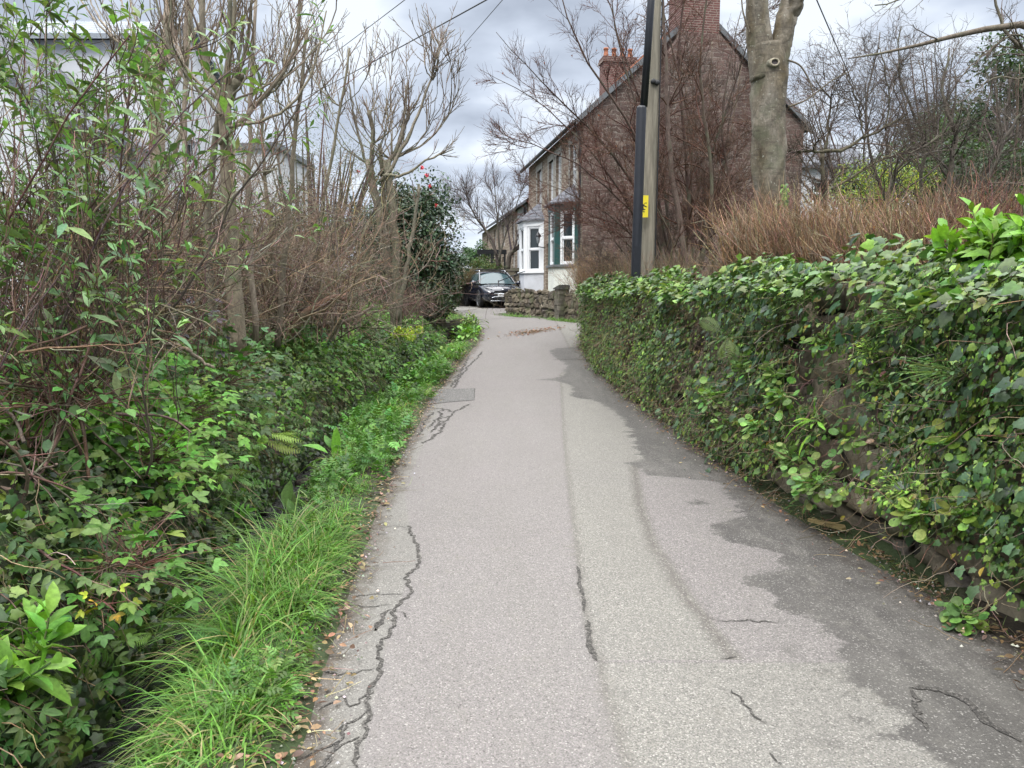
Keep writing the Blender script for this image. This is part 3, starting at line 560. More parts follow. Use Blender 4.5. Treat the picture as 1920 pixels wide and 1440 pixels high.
# lantern beside the white bay
p = C0 + HU * 5.95 - HV * .3; lan = thing('wall_lantern', (p[0], p[1], 3.75), 'small black lantern bracketed on the stone wall beside the white bay', 'lantern')
g = Geo(); g.tubes([[p + [0, 0, z] - np.array([0, 0, 0]) for z in (3.62, 3.66, 3.9, 3.92)]], [[.02, .06, .10, .09]], 6, cap=True); g.build('lantern_glass', MT['lamp'], lan)
g = Geo(); g.tubes([[p + [0, 0, z] for z in (3.9, 3.95, 4.05, 4.12)]], [[.13, .13, .05, .01]], 6); g.tubes([[p + [0, 0, 3.62], p + [0, 0, 3.5], p + HV * .3 + [0, 0, 3.45]]], [[.02, .018, .02]], 5); g.build('bracket', MT['black'], lan)
# steps + handrail before the doors
g = Geo(); T = TF
for i in range(3): g.box(HL - 6.1, HL - 2.75, -.5 - .3 * i, -.001 - (0 if i == 0 else .5 + .3 * (i - 1)) , .6, 1.3 - .18 * i, mi=0)
g.build('door_step', MT['concrete'], house, False, T=TF)
hr = thing('handrail', (*(C0 + HU * 6.9 - HV * 1.7)[:2], GZ), 'thin black handrail on the steps before the white bay', 'handrail')
q0 = C0 + HU * 7.3 - HV * 1.75; q1 = C0 + HU * 5.6 - HV * .9
Geo().tubes([[q0 + [0, 0, .8], q0 + [0, 0, 2.15]]], [[.03, .03]], 6, cap=True).build('post', MT['black'], hr)
Geo().tubes([[q0 + [0, 0, 2.1], (q0 + q1) / 2 + [0, 0, 2.3], q1 + [0, 0, 2.5]]], [[.018] * 3], 6, cap=True).build('rail', MT['black'], hr)
# far terrace
D0 = C0 + HU * 9.75 + HV * .2; TL = 19.; TD = D0 + HU * TL; ze2 = at(991, 377, 34.8)[2]
ter = thing('terraced_house', (*(D0 + HU * 8 + HV * 3)[:2], 1.2), 'lower terraced house with sloping slate eaves and white rendered end beyond the bare tree', 'house')
T2 = frame(TD, D0 - TD); ops = [(TL - s - .4, TL - s + .4, z, z + 1.2) for s in (5.5, 9, 12.5, 16) for z in (2.5, 4.3)]
g = Geo(); wall_open(g, TL - 4., ze2, None, [o for o in ops if o[1] < TL - 4], .3); g.build('wall', MT['hstone'], ter, False, T=T2)
g = Geo(); g.box(TL - 4, TL - 1.5, -.02, .3, .3, ze2); g.box(TL - 1.5, TL, -.0, .3, .3, ze2, mi=1); g.build('end_wall', [MT['whitewall'], MT['hstone']], ter, False, T=T2)
for (a, b_, c, d) in ops:
    if b_ < TL - 4: sash(ter, T2 @ Matrix.Translation((a, .1, c)), b_ - a, d - c, MT['white'])
g = Geo(); hw2 = 3.; g.add([[-.1, -.3, ze2 - .05], [TL + .05, -.3, ze2 - .05], [TL + .05, hw2, ze2 + 2.0], [-.1, hw2, ze2 + 2.0], [-.1, -.3, ze2 + .07], [TL + .05, -.3, ze2 + .07], [TL + .05, hw2, ze2 + 2.12], [-.1, hw2, ze2 + 2.12], [TL + .05, 2 * hw2 + .3, ze2 + .07], [-.1, 2 * hw2 + .3, ze2 + .07]], [[4, 5, 6, 7], [0, 3, 2, 1], [0, 1, 5, 4], [7, 6, 8, 9], [0, 4, 7, 3]]); g.build('roof', MT['slate'], ter, False, T=T2)
g = Geo(); g.add([[TL, 0, .3], [TL, 6, .3], [TL, 6, ze2], [TL, 3, ze2 + 2.1], [TL, 0, ze2]], [[0, 1, 2, 3, 4]]); g.add([[0, 0, .3], [0, 6, .3], [0, 6, ze2], [0, 3, ze2 + 2.1], [0, 0, ze2]], [[4, 3, 2, 1, 0]]); g.build('end_gable', MT['gable'], ter, False, T=T2)
Geo().tubes([[[TL - 1.6, -.08, ze2 - .1], [TL - 1.6, -.08, .5]]], [[.05, .05]], 6).build('drainpipe', MT['plastic'], ter, T=T2)
# white house on the left behind the shrubs: ridge parallel to x
def gable_house(name, label, x0, x1, y0, y1, ze, zr_, wallm, roofm, ops_front=(), ops_side=(), z0=.4, side='right', ridge='x'):
    h = thing(name, ((x0 + x1) / 2, (y0 + y1) / 2, .9), label, 'house')
    T = frame((x0, y0), (1, 0)); L = x1 - x0; Dp = y1 - y0
    g = Geo(); wall_open(g, L, ze, None, list(ops_front), z0); g.build('front_wall', wallm, h, False, T=T)
    for (a, b_, c, d) in ops_front: sash(h, T @ Matrix.Translation((a, .1, c)), b_ - a, d - c, MT['white'])
    T = frame((x1, y0), (0, 1)); g = Geo(); wall_open(g, Dp, ze, None, list(ops_side), z0)
    g.add([[0, 0, ze], [Dp, 0, ze], [Dp / 2, 0, zr_]], [[0, 1, 2]]); g.build('side_wall', wallm, h, False, T=T)
    for (a, b_, c, d) in ops_side: sash(h, T @ Matrix.Translation((a, .1, c)), b_ - a, d - c, MT['white'])
    g = Geo(); g.add([[x0, y1, z0], [x1, y1, z0], [x1, y1, ze], [x0, y1, ze], [x0, y0, z0], [x0, y0, ze], [x0, (y0 + y1) / 2, zr_]], [[1, 0, 3, 2], [0, 4, 5, 6, 3]]); g.build('rear_walls', wallm, h, False)
    T = frame((x0 - .2, y0 - .25), (1, 0)); L2 = L + .4; D2 = Dp + .5; g = Geo(); s = .13
    g.add([[0, 0, ze - .05], [L2, 0, ze - .05], [L2, D2 / 2, zr_ + .08], [0, D2 / 2, zr_ + .08], [L2, D2, ze - .05], [0, D2, ze - .05]] + [[0, 0, ze - .05 + s], [L2, 0, ze - .05 + s], [L2, D2 / 2, zr_ + .08 + s], [0, D2 / 2, zr_ + .08 + s], [L2, D2, ze - .05 + s], [0, D2, ze - .05 + s]],
          [[6, 7, 8, 9], [9, 8, 10, 11], [0, 3, 2, 1], [3, 5, 4, 2], [0, 1, 7, 6], [1, 2, 8, 7], [2, 4, 10, 8]]); g.build('roof', roofm, h, False, T=T)
    return h
# ridge top seen at y=45, eaves at y=75
pz = at(268, 75, 19.0)
wh = gable_house('white_house', 'tall white rendered house with pale grey slate roof at the left behind the shrubs', -22., pz[0], 19., 24., pz[2], pz[2] + 1.1, MT['whitewall'], MT['greyslate'],
    ops_front=[(L_, L_ + 1., z_, z_ + 1.3) for L_ in (6.5, 9.2) for z_ in (2.2, 5.)], ops_side=[(1.9, 2.9, 4.6, 5.9), (1.9, 2.9, 2., 3.3)])
# lower wing with steep dark verge, near left
q = at(85, 212, 15.); g = Geo()
wing = thing('garden_annexe', (q[0] - 3, 16.5, .9), 'low white annexe with dark sloping roof edge at the far left behind leaves', 'outbuilding')
x1 = q[0]; zt = at(0, 135, 15.)[2]; x0 = at(0, 135, 15.)[0]; sl = (zt - q[2]) / (x1 - x0)
V = []; X2 = x1 - 4.5
for y in (15., 18.5): V += [[x1, y, .6], [x1, y, q[2]], [X2, y, q[2] + sl * (x1 - X2)], [X2, y, .6]]
g.add(V, [[3, 0, 1, 2], [0, 4, 5, 1], [4, 7, 6, 5], [7, 3, 2, 6]]); g.build('wall', MT['whitewall'], wing, False)
g = Geo(); zz = lambda x: q[2] + sl * (x1 - x)
V = []
for y in (14.8, 18.7): V += [[x1 + .25, y, zz(x1 + .25) + .03], [x1 + .25, y, zz(x1 + .25) + .2], [X2, y, zz(X2) + .2], [X2, y, zz(X2) + .03]]
g.add(V, [[0, 1, 2, 3], [4, 7, 6, 5], [0, 4, 5, 1], [1, 5, 6, 2], [3, 2, 6, 7]]); g.build('roof', MT['slate'], wing, False)
# flat-roofed grey building mid left
a = at(436, 280, 30.); b_ = at(520, 280, 30.); fb = thing('flat_roofed_building', ((a[0] + b_[0]) / 2, 32, 1), 'pale grey flat-roofed building glimpsed between the bare left-hand trunks', 'building')
T = frame((a[0] - 1.5, 30.), (1, 0)); L = b_[0] - a[0] + 1.5
g = Geo(); wall_open(g, L, a[2], None, [(.5, 1.6, a[2] - 1.6, a[2] - .5)], .5); g.box(0, L, .3, 5, .5, a[2]); g.build('wall', MT['greypaint'], fb, False, T=T)
Geo().box(-.15, L + .15, -.15, 5.1, a[2], a[2] + .22).build('roof', MT['lead'], fb, False, T=T); sash(fb, T @ Matrix.Translation((.5, .08, a[2] - 1.6)), 1.1, 1.1, MT['white'])
# pale cottage right, behind the big trunk
a = at(1500, 300, 32.); b_ = at(1640, 300, 32.)
gable_house('pale_cottage', 'pale rendered cottage half hidden behind branches right of the big trunk', a[0] - 1, b_[0] - .2, 32., 37., a[2] - .3, a[2] + .9, MT['whitewall'], MT['slate'], ops_front=[(1.6, 2.4, a[2] - 1.9, a[2] - .8), (3.6, 4.4, a[2] - 1.9, a[2] - .8)])
# ---------------- low stone walls by the house ----------------
MT['lowwall'] = barkmat('lichened_stone', 7., .8, (1, 1, 1), (.11, .13, .06))
def rubble_wall(name, pts, zb, zt, th, label, ssz=.22, parent=None, seed=1, mat=None, cat='wall', core=(.05, .045, .04), tone=1., cope=True, batter=0., smooth=True, dep=.07):
    """stones laid in rough courses along a path; returns one mesh"""
    r = np.random.default_rng(seed); g = Geo(); P = np.array(pts, float); seg = np.linalg.norm(np.diff(P, axis=0), axis=1); L = np.r_[0, np.cumsum(seg)]
    def pos(s): return np.array([np.interp(s, L, P[:, 0]), np.interp(s, L, P[:, 1])])
    def tan(s): return nrm(pos(min(s + .05, L[-1])) - pos(max(s - .05, 0)))
    n = max(2, int(L[-1] / .3)); ss = np.linspace(0, L[-1], n); V = []
    for s in ss:
        p = pos(s); t = tan(s); nn = np.array([-t[1], t[0]]); a0 = zb(p) - .1; a1 = zt(p) - .06
        i_ = .07; V += [[*(p + nn * i_), a0], [*(p + nn * (i_ + batter)), a1], [*(p + nn * (th - .05)), a1], [*(p + nn * (th - .05)), a0]]
    F = []
    for i in range(n - 1):
        for k in range(3): F.append([4 * i + k, 4 * i + k + 1, 4 * i + 4 + k + 1, 4 * i + 4 + k])
    g.add(V, F + [[0, 3, 2, 1], [4 * n - 4, 4 * n - 3, 4 * n - 2, 4 * n - 1]], core)
    # rounded stone template
    u = np.array([-1, -.86, 0, .86, 1]); T6 = []
    base = []; fc = []
    gr = np.array([[x, z] for z in u for x in u])
    V0 = np.c_[gr[:, 0], -np.sqrt(np.maximum(0, 1 - .5 * np.abs(gr[:, 0]) ** 8 - .5 * np.abs(gr[:, 1]) ** 8)) , gr[:, 1]]
    V0[:, 1] = V0[:, 1] + (np.maximum(np.abs(gr[:, 0]), np.abs(gr[:, 1])) > .99) * .9
    I = np.arange(25).reshape(5, 5); Fq = np.stack([I[:-1, :-1], I[:-1, 1:], I[1:, 1:], I[1:, :-1]], -1).reshape(-1, 4)
    Hm = max(zt(pos(s)) - zb(pos(s)) for s in ss); z = 0; row = 0
    while z < Hm:
        h = ssz * r.uniform(.45, 1.1); s = -r.uniform(0, ssz)
        while s < L[-1]:
            w = ssz * r.uniform(.5, 1.6); sc_ = min(max(s + w / 2, .02), L[-1] - .02); p = pos(sc_); t = tan(sc_); nn = np.array([-t[1], t[0]])
            H = zt(p) - zb(p)
            if z + h * .4 < H:
                top = min(z + h, H + r.uniform(-.02, .05)); hh = (top - z) / 2 * r.uniform(.8, 1.25); zc2 = zb(p) + (z + top) / 2 + r.normal(0, .12) * h; bb = batter * (z + hh) / max(H, .1)
                Vs = V0 * np.array([w / 2 * r.uniform(.93, 1.0), dep * r.uniform(.5, 1.4), hh * r.uniform(.9, 1.1)])
                Vs = Vs + .025 * ssz / .2 * np.c_[sn(V0[:, 0] + s, V0[:, 2] + z, 2.2, row), sn(V0[:, 0] + 2 * s, V0[:, 2] - z, 2.2, row + 1), sn(V0[:, 0] - s, V0[:, 2] + 3 * z, 2.2, row + 2)]
                th_ = r.normal(0, .16); ca, sa = math.cos(th_), math.sin(th_); x_ = Vs[:, 0] * ca - Vs[:, 2] * sa; z_ = Vs[:, 0] * sa + Vs[:, 2] * ca
                Q = np.c_[p[0] + t[0] * x_ + nn[0] * (Vs[:, 1] + .07 + bb), p[1] + t[1] * x_ + nn[1] * (Vs[:, 1] + .07 + bb), zc2 + z_]
                c = np.array([[.20, .165, .13], [.15, .13, .11], [.25, .22, .17], [.19, .16, .12], [.28, .24, .18]][r.integers(5)]) * r.uniform(.7, 1.15) * tone
                g.add(Q, Fq, c)
            s += w + .01
        z += h + .008; row += 3
    if cope:
        s = 0
        while s < L[-1]:
            w = r.uniform(.25, .5); p = pos(min(s + w / 2, L[-1])); t = tan(min(s + w / 2, L[-1])); nn = np.array([-t[1], t[0]]); zz_ = zt(p)
            T = Matrix(((t[0], nn[0], 0, p[0]), (t[1], nn[1], 0, p[1]), (0, 0, 1, zz_ - .05), (0, 0, 0, 1))) @ Matrix.Rotation(r.normal(0, .05), 4, 'Y')
            g.box(-w / 2, w / 2, batter + .0, th, -.03, r.uniform(.05, .12), np.array([.2, .18, .14]) * r.uniform(.7, 1.2) * tone, T=T); s += w * .98
    o = g.build(name, mat or MT['lowwall'], parent, smooth); 
    if label: tag(o, label, cat)
    return o
"""walls run so that the face to the lane is on the right-hand side of the path (n points away from the lane)"""
zb_ = lambda p: float(zr(p[1])) - .03
lw = [(-.26, 25.7), (.35, 24.85), (.95, 23.95), (1.5, 23.2)]
rubble_wall('low_stone_wall', lw, zb_, lambda p: 1.70 + .03 * math.sin(p[1] * 9), .4, 'low lichened stone wall standing in front of the white bay', .22, seed=3, tone=.8, cope=False, smooth=False, dep=.03)
rubble_wall('garden_wall', [(1.62, 23.05), (2.22, 22.1), (3.0, 21.3)], zb_, lambda p: 1.68, .4, 'mossy low stone wall between ivy corner and gate pier', .22, seed=5, tone=.8, cope=False, smooth=False, dep=.03)
g = Geo(); T = frame((1.42, 23.2), (.6, -.75)); g.add(xf(T, [[-.05, -.15, 1.72], [.23, -.15, 1.72], [.23, .3, 1.72], [-.05, .3, 1.72], [-.05, -.15, 1.75], [.23, -.15, 1.86], [.23, .3, 1.86], [-.05, .3, 1.75]]), [[0, 3, 2, 1], [4, 5, 6, 7], [0, 1, 5, 4], [1, 2, 6, 5], [2, 3, 7, 6], [3, 0, 4, 7]], (.08, .08, .075))

for i in range(7):
    z_ = .6 + i * .16
    for j in range(2 if i % 2 else 1):
        a_ = -.02 + (.13 * j if i % 2 else 0); b__ = a_ + (.125 if i % 2 else .26); g.box(a_ * .85 + rng.uniform(-.012, .012), b__ * .85 - .006 + rng.uniform(-.012, .012), -.12 + rng.uniform(-.015, .015), .3, z_, z_ + .158, np.array((.17, .155, .13)) * rng.uniform(.6, 1.2), T=T @ Matrix.Rotation(rng.normal(0, .02), 4, 'Z'))
tag(g.build('gate_pier', MT['lowwall'], smooth=False), 'narrow stone gate pier with sloping slab cap', 'gate pier')
bw = at(972, 505, 34.5); zbw = float(bw[2])
rubble_wall('back_wall', [(-7, 32.9), (-4.6, 33.6), (-2.6, 34.6), (-.6, 34.6), (1.2, 34.2)], lambda p: 1.0, lambda p: zbw, .45, 'high dark stone wall with flat coping behind the parked car', .3, seed=8, tone=.75, smooth=False, dep=.03)
# ---------------- lamp post, pole, sign, wires ----------------
def tube1(pts, rad, sides=10, col=(.3, .25, .2), cap=True): return Geo().tubes([pts], [rad], sides, col, cap=cap)
pb = at(1192, 515, 12.3); pt = at(1203, 200, 12.3); pu = at(1213, 0, 12.3)
lp = thing('street_lamp', (pb[0], pb[1], 1.3), 'tall black steel lamp post with stepped wider base behind the ivy wall', 'street lamp')
d = nrm(pt - pb); b0 = pb - d * ((pb[2] - 1.2) / d[2])
tube1([b0, pb, pt - d * .03, pt, pt + d * .012], [.078, .078, .078, .074, .05], 20).build('base_section', MT['black'], lp)
d2 = nrm(pu - pt + [.03, 0, 0]); p2 = pt + [.035, 0, 0]
tube1([p2, p2 + d2 * 1.5, p2 + d2 * 3.4], [.06, .058, .05], 20).build('shaft', MT['black'], lp)
g = Geo(); ap = p2 + d2 * 3.4; g.tubes([[ap, ap + [-.1, -.2, .25], ap + [-.3, -.6, .35]]], [[.04, .035, .035]], 10, cap=True); g.build('bracket_arm', MT['black'], lp)
g = Geo(); hpos = ap + [-.33, -.75, .33]; g.tubes([[hpos + [.05, .25, 0], hpos, hpos + [-.1, -.35, -.02]]], [[.05, .11, .06]], 10, cap=True); g.build('lamp_head', MT['lead'], lp)
g = Geo(); g.box(pb[0] - .05, pb[0] + .05, pb[1] - .0835, pb[1] - .077, 1.9, 2.35); g.build('door_panel', MT['black'], lp, False)
ub = at(1214, 460, 13.6); ut = at(1227, 0, 13.6); du = nrm(ut - ub); u0 = ub - du * (ub[2] - 1.2) / du[2]; utop = ub + du * 7.2
up_ = thing('utility_pole', (u0[0], u0[1], 1.3), 'weathered grey wooden utility pole standing beside the black lamp post', 'utility pole')
K = 14; tube1([u0 + (utop - u0) * i / (K - 1) for i in range(K)], [.132 - .02 * i / (K - 1) for i in range(K)], 20, (.21, .19, .15)).build('pole', MT['wood'], up_)
for (px, py) in ((1225, 153), (1232, 155)):
    q = at(px, py, 13.46); Geo().tubes([[q + [0, .06, 0], q + [0, -.03, 0], q + [0, -.04, 0]]], [[.045, .045, .02]], 8, cap=True).build('bolt', MT['plastic'], up_)
g = Geo(); q = ub + du * 1.; g.tubes([[q + [.12, -.08, -1.9], q + [.13, -.08, 0], q + du * 5 + [.12, -.08, 0]]], [[.012] * 3], 5); g.build('cable_run', MT['plastic'], up_)
# yellow danger plate on the pole
c = at(1208.5, 387, 13.35); sg = thing('warning_sign', (c[0], c[1] + .02, c[2] - .18), 'yellow warning plate with black lightning figure on the utility pole', 'sign')
w, h = .105, .19; T = Matrix.Translation((c[0], c[1], c[2]))
g = Geo(); pl = [[-w, -h * .75], [-w * .4, -h], [w * .62, -h], [w * .62, h], [-w, h]]; n = 5
g.add([[x, 0, z] for x, z in pl] + [[x, .012, z] for x, z in pl], [[0, 1, 2, 3, 4], [9, 8, 7, 6, 5]]); g.F.append(np.array([[i, i + 5, (i + 1) % 5 + 5, (i + 1) % 5] for i in range(5)])); g.mi.append(np.zeros(5)); g.build('plate', MT['yellow'], sg, False, T=T)
g = Geo(); q = lambda P: g.add([[x, -.003, z] for x, z in P], [list(range(len(P)))])
q([[.0, .06], [.035, .07], [.03, .045]]); q([[-.09, .045], [-.03, .03], [.0, .055], [-.005, .02], [.04, .0], [.035, -.02], [.0, .0], [-.05, -.005]]); q([[-.06, -.035], [.02, -.05], [.005, -.065], [-.1, -.06], [-.1, -.05]]); q([[-.03, -.085], [.0, -.08], [.005, -.105], [-.02, -.1]]); q([[-.045, -.0], [-.02, -.005], [-.01, -.045], [-.04, -.035]])
g.build('lightning_symbol', MT['plastic'], sg, False, T=T)
def wire(name, a, b_, sag, r, label, grp=None):
    t = np.linspace(0, 1, 40)[:, None]; P = a * (1 - t) + b_ * t; P[:, 2] -= sag * 4 * (t * (1 - t))[:, 0]
    tag(Geo().tubes([P], [np.full(40, r)], 5).build(name, MT['plastic']), label, 'overhead cable', grp)
# real cables from the pole top over the lane; directions follow the photograph
def ext(p, q, k): return p + (q - p) * k
top = np.array([utop[0], utop[1], utop[2]])
wire('overhead_cable', ext(at(640, 145, 30), at(895, 5, 17), -.6), ext(at(640, 145, 30), at(895, 5, 17), 1.55), .06, .016, 'thickest dark overhead cable crossing the middle of the sky')
wire('overhead_cable', ext(at(600, 118, 30), at(755, 0, 20), -.6), ext(at(600, 118, 30), at(755, 0, 20), 1.8), .04, .011, 'thin overhead cable left of the thick one in the sky')
wire('overhead_cable', ext(at(836, 120, 34), at(940, 0, 22), -1.), ext(at(836, 120, 34), at(940, 0, 22), 1.8), .04, .011, 'thin overhead cable steepest above the small pollard tree')
wire('service_cable', ext(at(1638, 245, 30), at(1533, 0, 17), -.1), ext(at(1638, 245, 30), at(1533, 0, 17), 1.7), .04, .014, 'single cable slanting down to the right of the big trunk')
# ---------------- parked car ----------------
def build_car():
    p = at(929, 579, 31.0); z = float(zr(31.0)) - .0
    car = thing('parked_car', (p[0] - .22, 33.2, z), 'dark blue black estate car with roof bars parked nose out before the stone wall', 'car', rz=math.radians(-90 + 15))
    # local x forward, y left
    st = [(-2.18, .70, .42, .78, 1.02), (-2.10, .84, .30, .86, 1.08), (-1.6, .90, .26, .92, 1.08), (-.8, .905, .24, .93, 1.06), (.2, .905, .24, .92, 1.04), (.95, .90, .24, .90, 1.04), (1.35, .895, .25, .87, .99), (1.8, .87, .25, .80, .93), (2.05, .80, .26, .72, .84), (2.15, .70, .30, .66, .76), (2.2, .6, .36, .62, .68)]
    g = Geo(); R = []
    for x, w, z0, zs_, zt in st:
        pr = [(0, z0), (w * .85, z0), (w * .97, z0 + .08), (w, z0 + .25), (w * 1.0, (z0 + zs_) / 2 + .08), (w * .985, zs_ - .03), (w * .94, zs_ + (zt - zs_) * .35), (w * .8, zs_ + (zt - zs_) * .75), (w * .5, zt - .01), (0, zt + .01)]
        R.append([[x, y, zz] for y, zz in pr] + [[x, -y, zz] for y, zz in pr[-2:0:-1]])
    n = len(R[0]); V = np.array(R).reshape(-1, 3); I = np.arange(len(V)).reshape(len(st), n); J = np.roll(I, -1, 1)
    g.add(V, np.stack([I[:-1], I[1:], J[1:], J[:-1]], -1).reshape(-1, 4)); g.F.append(np.array([I[0][::-1].tolist()])); g.mi.append(np.zeros(1)); g.F.append(np.array([I[-1].tolist()])); g.mi.append(np.zeros(1))
    body = g.build('body', MT['carpaint'], car, local=True)
    sub = body.modifiers.new('s', 'SUBSURF'); sub.levels = sub.render_levels = 2
    # cabin: loft
    cs = [(-2.0, .70, 1.02, 1.06), (-1.75, .76, 1.0, 1.36), (-1.2, .79, 1.0, 1.53), (-.3, .80, 1.0, 1.565), (.3, .79, 1.0, 1.54), (.45, .78, 1.0, 1.50)]
    g = Geo(); R = []
    for x, w, z0, zt in cs:
        wt = w * .76; pr = [(w, z0), (w * .98, z0 + .1 * (zt - z0)), (wt * 1.04, zt - .10 * (zt - z0)), (wt * .9, zt - .01), (wt * .5, zt + .01), (0, zt + .015)]
        R.append([[x, y, zz] for y, zz in pr] + [[x, -y, zz] for y, zz in pr[-2::-1]])
    n = len(R[0]); V = np.array(R).reshape(-1, 3); I = np.arange(len(V)).reshape(len(cs), n)
    g.add(V, np.stack([I[:-1, :-1], I[1:, :-1], I[1:, 1:], I[:-1, 1:]], -1).reshape(-1, 4)); g.build('cabin_roof', MT['carpaint'], car, local=True)
    # windscreen: from (x 1.2,z1.03) to (x .42,z1.5)
    g = Geo(); u = np.linspace(-1, 1, 9); vv = np.linspace(0, 1, 5)
    V = [[1.22 - .78 * t - .13 * a * a - .0, a * (.76 - .17 * t), 1.035 + .475 * t - .02 * a * a] for t in vv for a in u]; I = np.arange(45).reshape(5, 9)
    g.add(V, np.stack([I[:-1, :-1], I[:-1, 1:], I[1:, 1:], I[1:, :-1]], -1).reshape(-1, 4)); g.build('windscreen', MT['carglass'], car, local=True)
    for s in (-1, 1):
        g = Geo(); g.tubes([[[1.14, s * .79, 1.02], [.75, s * .715, 1.28], [.33, s * .61, 1.51]]], [[.035, .03, .035]], 6); g.build('pillar', MT['carpaint'], car, local=True)
        # side glass filling between pillar and cabin
        g = Geo(); g.add([[1.05, s * .80, 1.02], [.4, s * .80, 1.0], [.4, s * .63, 1.47]], [[0, 1, 2] if s < 0 else [0, 2, 1]]); g.add([[.4, s * .815, 1.03], [-.45, s * .825, 1.03], [-.45, s * .665, 1.46], [.4, s * .645, 1.44]], [[0, 1, 2, 3]]); g.build('side_window', MT['carglass'], car, local=True)
        g = Geo(); g.add([[-.53, s * .825, 1.03], [-1.25, s * .82, 1.04], [-1.2, s * .67, 1.43], [-.53, s * .667, 1.46]], [[0, 1, 2, 3]]); g.build('side_window', MT['carglass'], car, local=True)
        g = Geo(); g.tubes([[[.9, s * .88, 1.0], [.92, s * .98, 1.06], [.9, s * 1.06, 1.08], [.88, s * 1.1, 1.07]]], [[.03, .085, .09, .04]], 8, cap=True); g.build('wing_mirror', MT['carpaint'], car, local=True)
        g = Geo(); g.tubes([[[.2, s * .58, 1.555], [.1, s * .58, 1.61], [-1.1, s * .59, 1.61], [-1.3, s * .59, 1.54]]], [[.02, .022, .022, .02]], 6, cap=True); g.build('roof_rail', MT['chrome'], car, local=True)
        g = Geo(); V = [[2.02, s * .46, .74], [1.93, s * .66, .76], [1.76, s * .80, .80], [1.74, s * .83, .87], [1.92, s * .7, .84], [2.05, s * .48, .79]]
        V = [[x + .1, y * 1.02, z_] for x, y, z_ in V]; V += [[x - .25, y * .95, z_] for x, y, z_ in V]
        g.add(V, [[0, 1, 2, 3, 4, 5]] + [[i, (i + 1) % 6, 6 + (i + 1) % 6, 6 + i] for i in range(6)]); g.build('headlight', MT['lamp'], car, False, local=True)
        g = Geo(); g.tubes([[[2.13, s * .60, .50], [2.06, s * .72, .50]], [[2.09, s * .7, .50], [2.11, s * .64, .38]]], [[.018, .018]] * 2, 4, cap=True); g.build('fog_lamp_trim', MT['chrome'], car, local=True)
        for x in (1.35, -1.33):
            wh_ = thing('wheel', (0, 0, 0), None, None); wh_.parent = car; wh_.location = (x, s * .84, .335)
            th = np.linspace(0, 2 * math.pi, 33); g = Geo(); prof = [(.20, -.1), (.31, -.11), (.335, -.07), (.335, .05), (.31, .085), (.25, .08), (.235, .06)]
            V = [[r_ * math.cos(a), s * y_, r_ * math.sin(a)] for a in th[:-1] for r_, y_ in prof]; I = np.arange(len(V)).reshape(32, 7); J = np.roll(I, -1, 0)
            g.add(V, np.stack([I[:, :-1], I[:, 1:], J[:, 1:], J[:, :-1]], -1).reshape(-1, 4)); g.build('tyre', MT['rubber'], wh_, local=True)
            g = Geo(); V = [[0, s * .055, 0]]; 
            for q in range(5):
                a = q * 2 * math.pi / 5 + .3
                for da, rr in ((-.26, .05), (-.13, .235), (.13, .235), (.26, .05)): V.append([rr * math.cos(a + da), s * (.055 if rr < .1 else .07), rr * math.sin(a + da)])
            g.add(V, [[0, 1 + 4 * q, 2 + 4 * q, 3 + 4 * q, 4 + 4 * q] for q in range(5)])
            g.tubes([[[.225 * math.cos(a), s * .062, .225 * math.sin(a)] for a in th]], [[.016] * 33], 6); g.build('rim', MT['alloy'], wh_, False, local=True)
            g = Geo(); g.add([[.235 * math.cos(a), s * .03, .235 * math.sin(a)] for a in th[:-1]], [list(range(32))]); g.build('brake_disc', MT['plastic'], wh_, False, local=True)
            g = Geo(); aa = np.linspace(-.25, math.pi + .25, 18); V = [[x + r_ * math.cos(a), s * y_, .335 + r_ * math.sin(a)] for a in aa for r_, y_ in ((.35, .80), (.35, .925), (.40, .93), (.43, .90))]; I = np.arange(72).reshape(18, 4)
            g.add(V, np.stack([I[:-1, :-1], I[:-1, 1:], I[1:, 1:], I[1:, :-1]], -1).reshape(-1, 4)); g.add([[x + .36 * math.cos(a), s * .893, .335 + .36 * math.sin(a)] for a in th[:-1]], [list(range(32))]); g.build('wheel_arch', MT['plastic'], car, local=True)
    g = Geo(); g.box(2.12, 2.20, -.40, .40, .62, .72); g.build('grille', MT['plastic'], car, False, local=True)
    g = Geo(); g.box(2.17, 2.235, -.42, .42, .595, .615); g.tubes([[[2.15, -.55, .30], [2.22, -.42, .30], [2.22, .42, .30], [2.15, .55, .30]], [[2.19, -.52, .42], [2.225, -.40, .47], [2.225, .40, .47], [2.19, .52, .42]]], [[.014] * 4] * 2, 5); g.build('bumper_trim', MT['chrome'], car, local=True)
    g = Geo(); g.box(2.12, 2.215, -.42, .42, .32, .45); g.build('lower_grille', MT['plastic'], car, False, local=True)
    g = Geo(); g.tubes([[[2.14, -.07, .765], [2.155, 0, .77], [2.14, .07, .765]]], [[.01, .022, .01]], 6); g.build('badge', MT['chrome'], car, local=True)
    pl_ = Geo().box(2.236, 2.246, -.26, .26, .485, .595).build('number_plate', MT['white'], car, False, local=True)
    cu = bpy.data.curves.new('plate_text', 'FONT'); cu.body = 'YP71 BCK'; cu.size = .105; cu.align_x = 'CENTER'; cu.align_y = 'CENTER'; cu.extrude = .001; cu.offset = .002; cu.materials.append(MT['plastic'])
    o0 = bpy.data.objects.new('tmp_text', cu); C.objects.link(o0); bpy.context.view_layer.update(); me = bpy.data.meshes.new_from_object(o0.evaluated_get(bpy.context.evaluated_depsgraph_get())); bpy.data.objects.remove(o0); o = bpy.data.objects.new('registration_text', me); C.objects.link(o); o.parent = pl_; o.location = (2.249, 0, .54); o.rotation_euler = (math.radians(90), 0, math.radians(90))
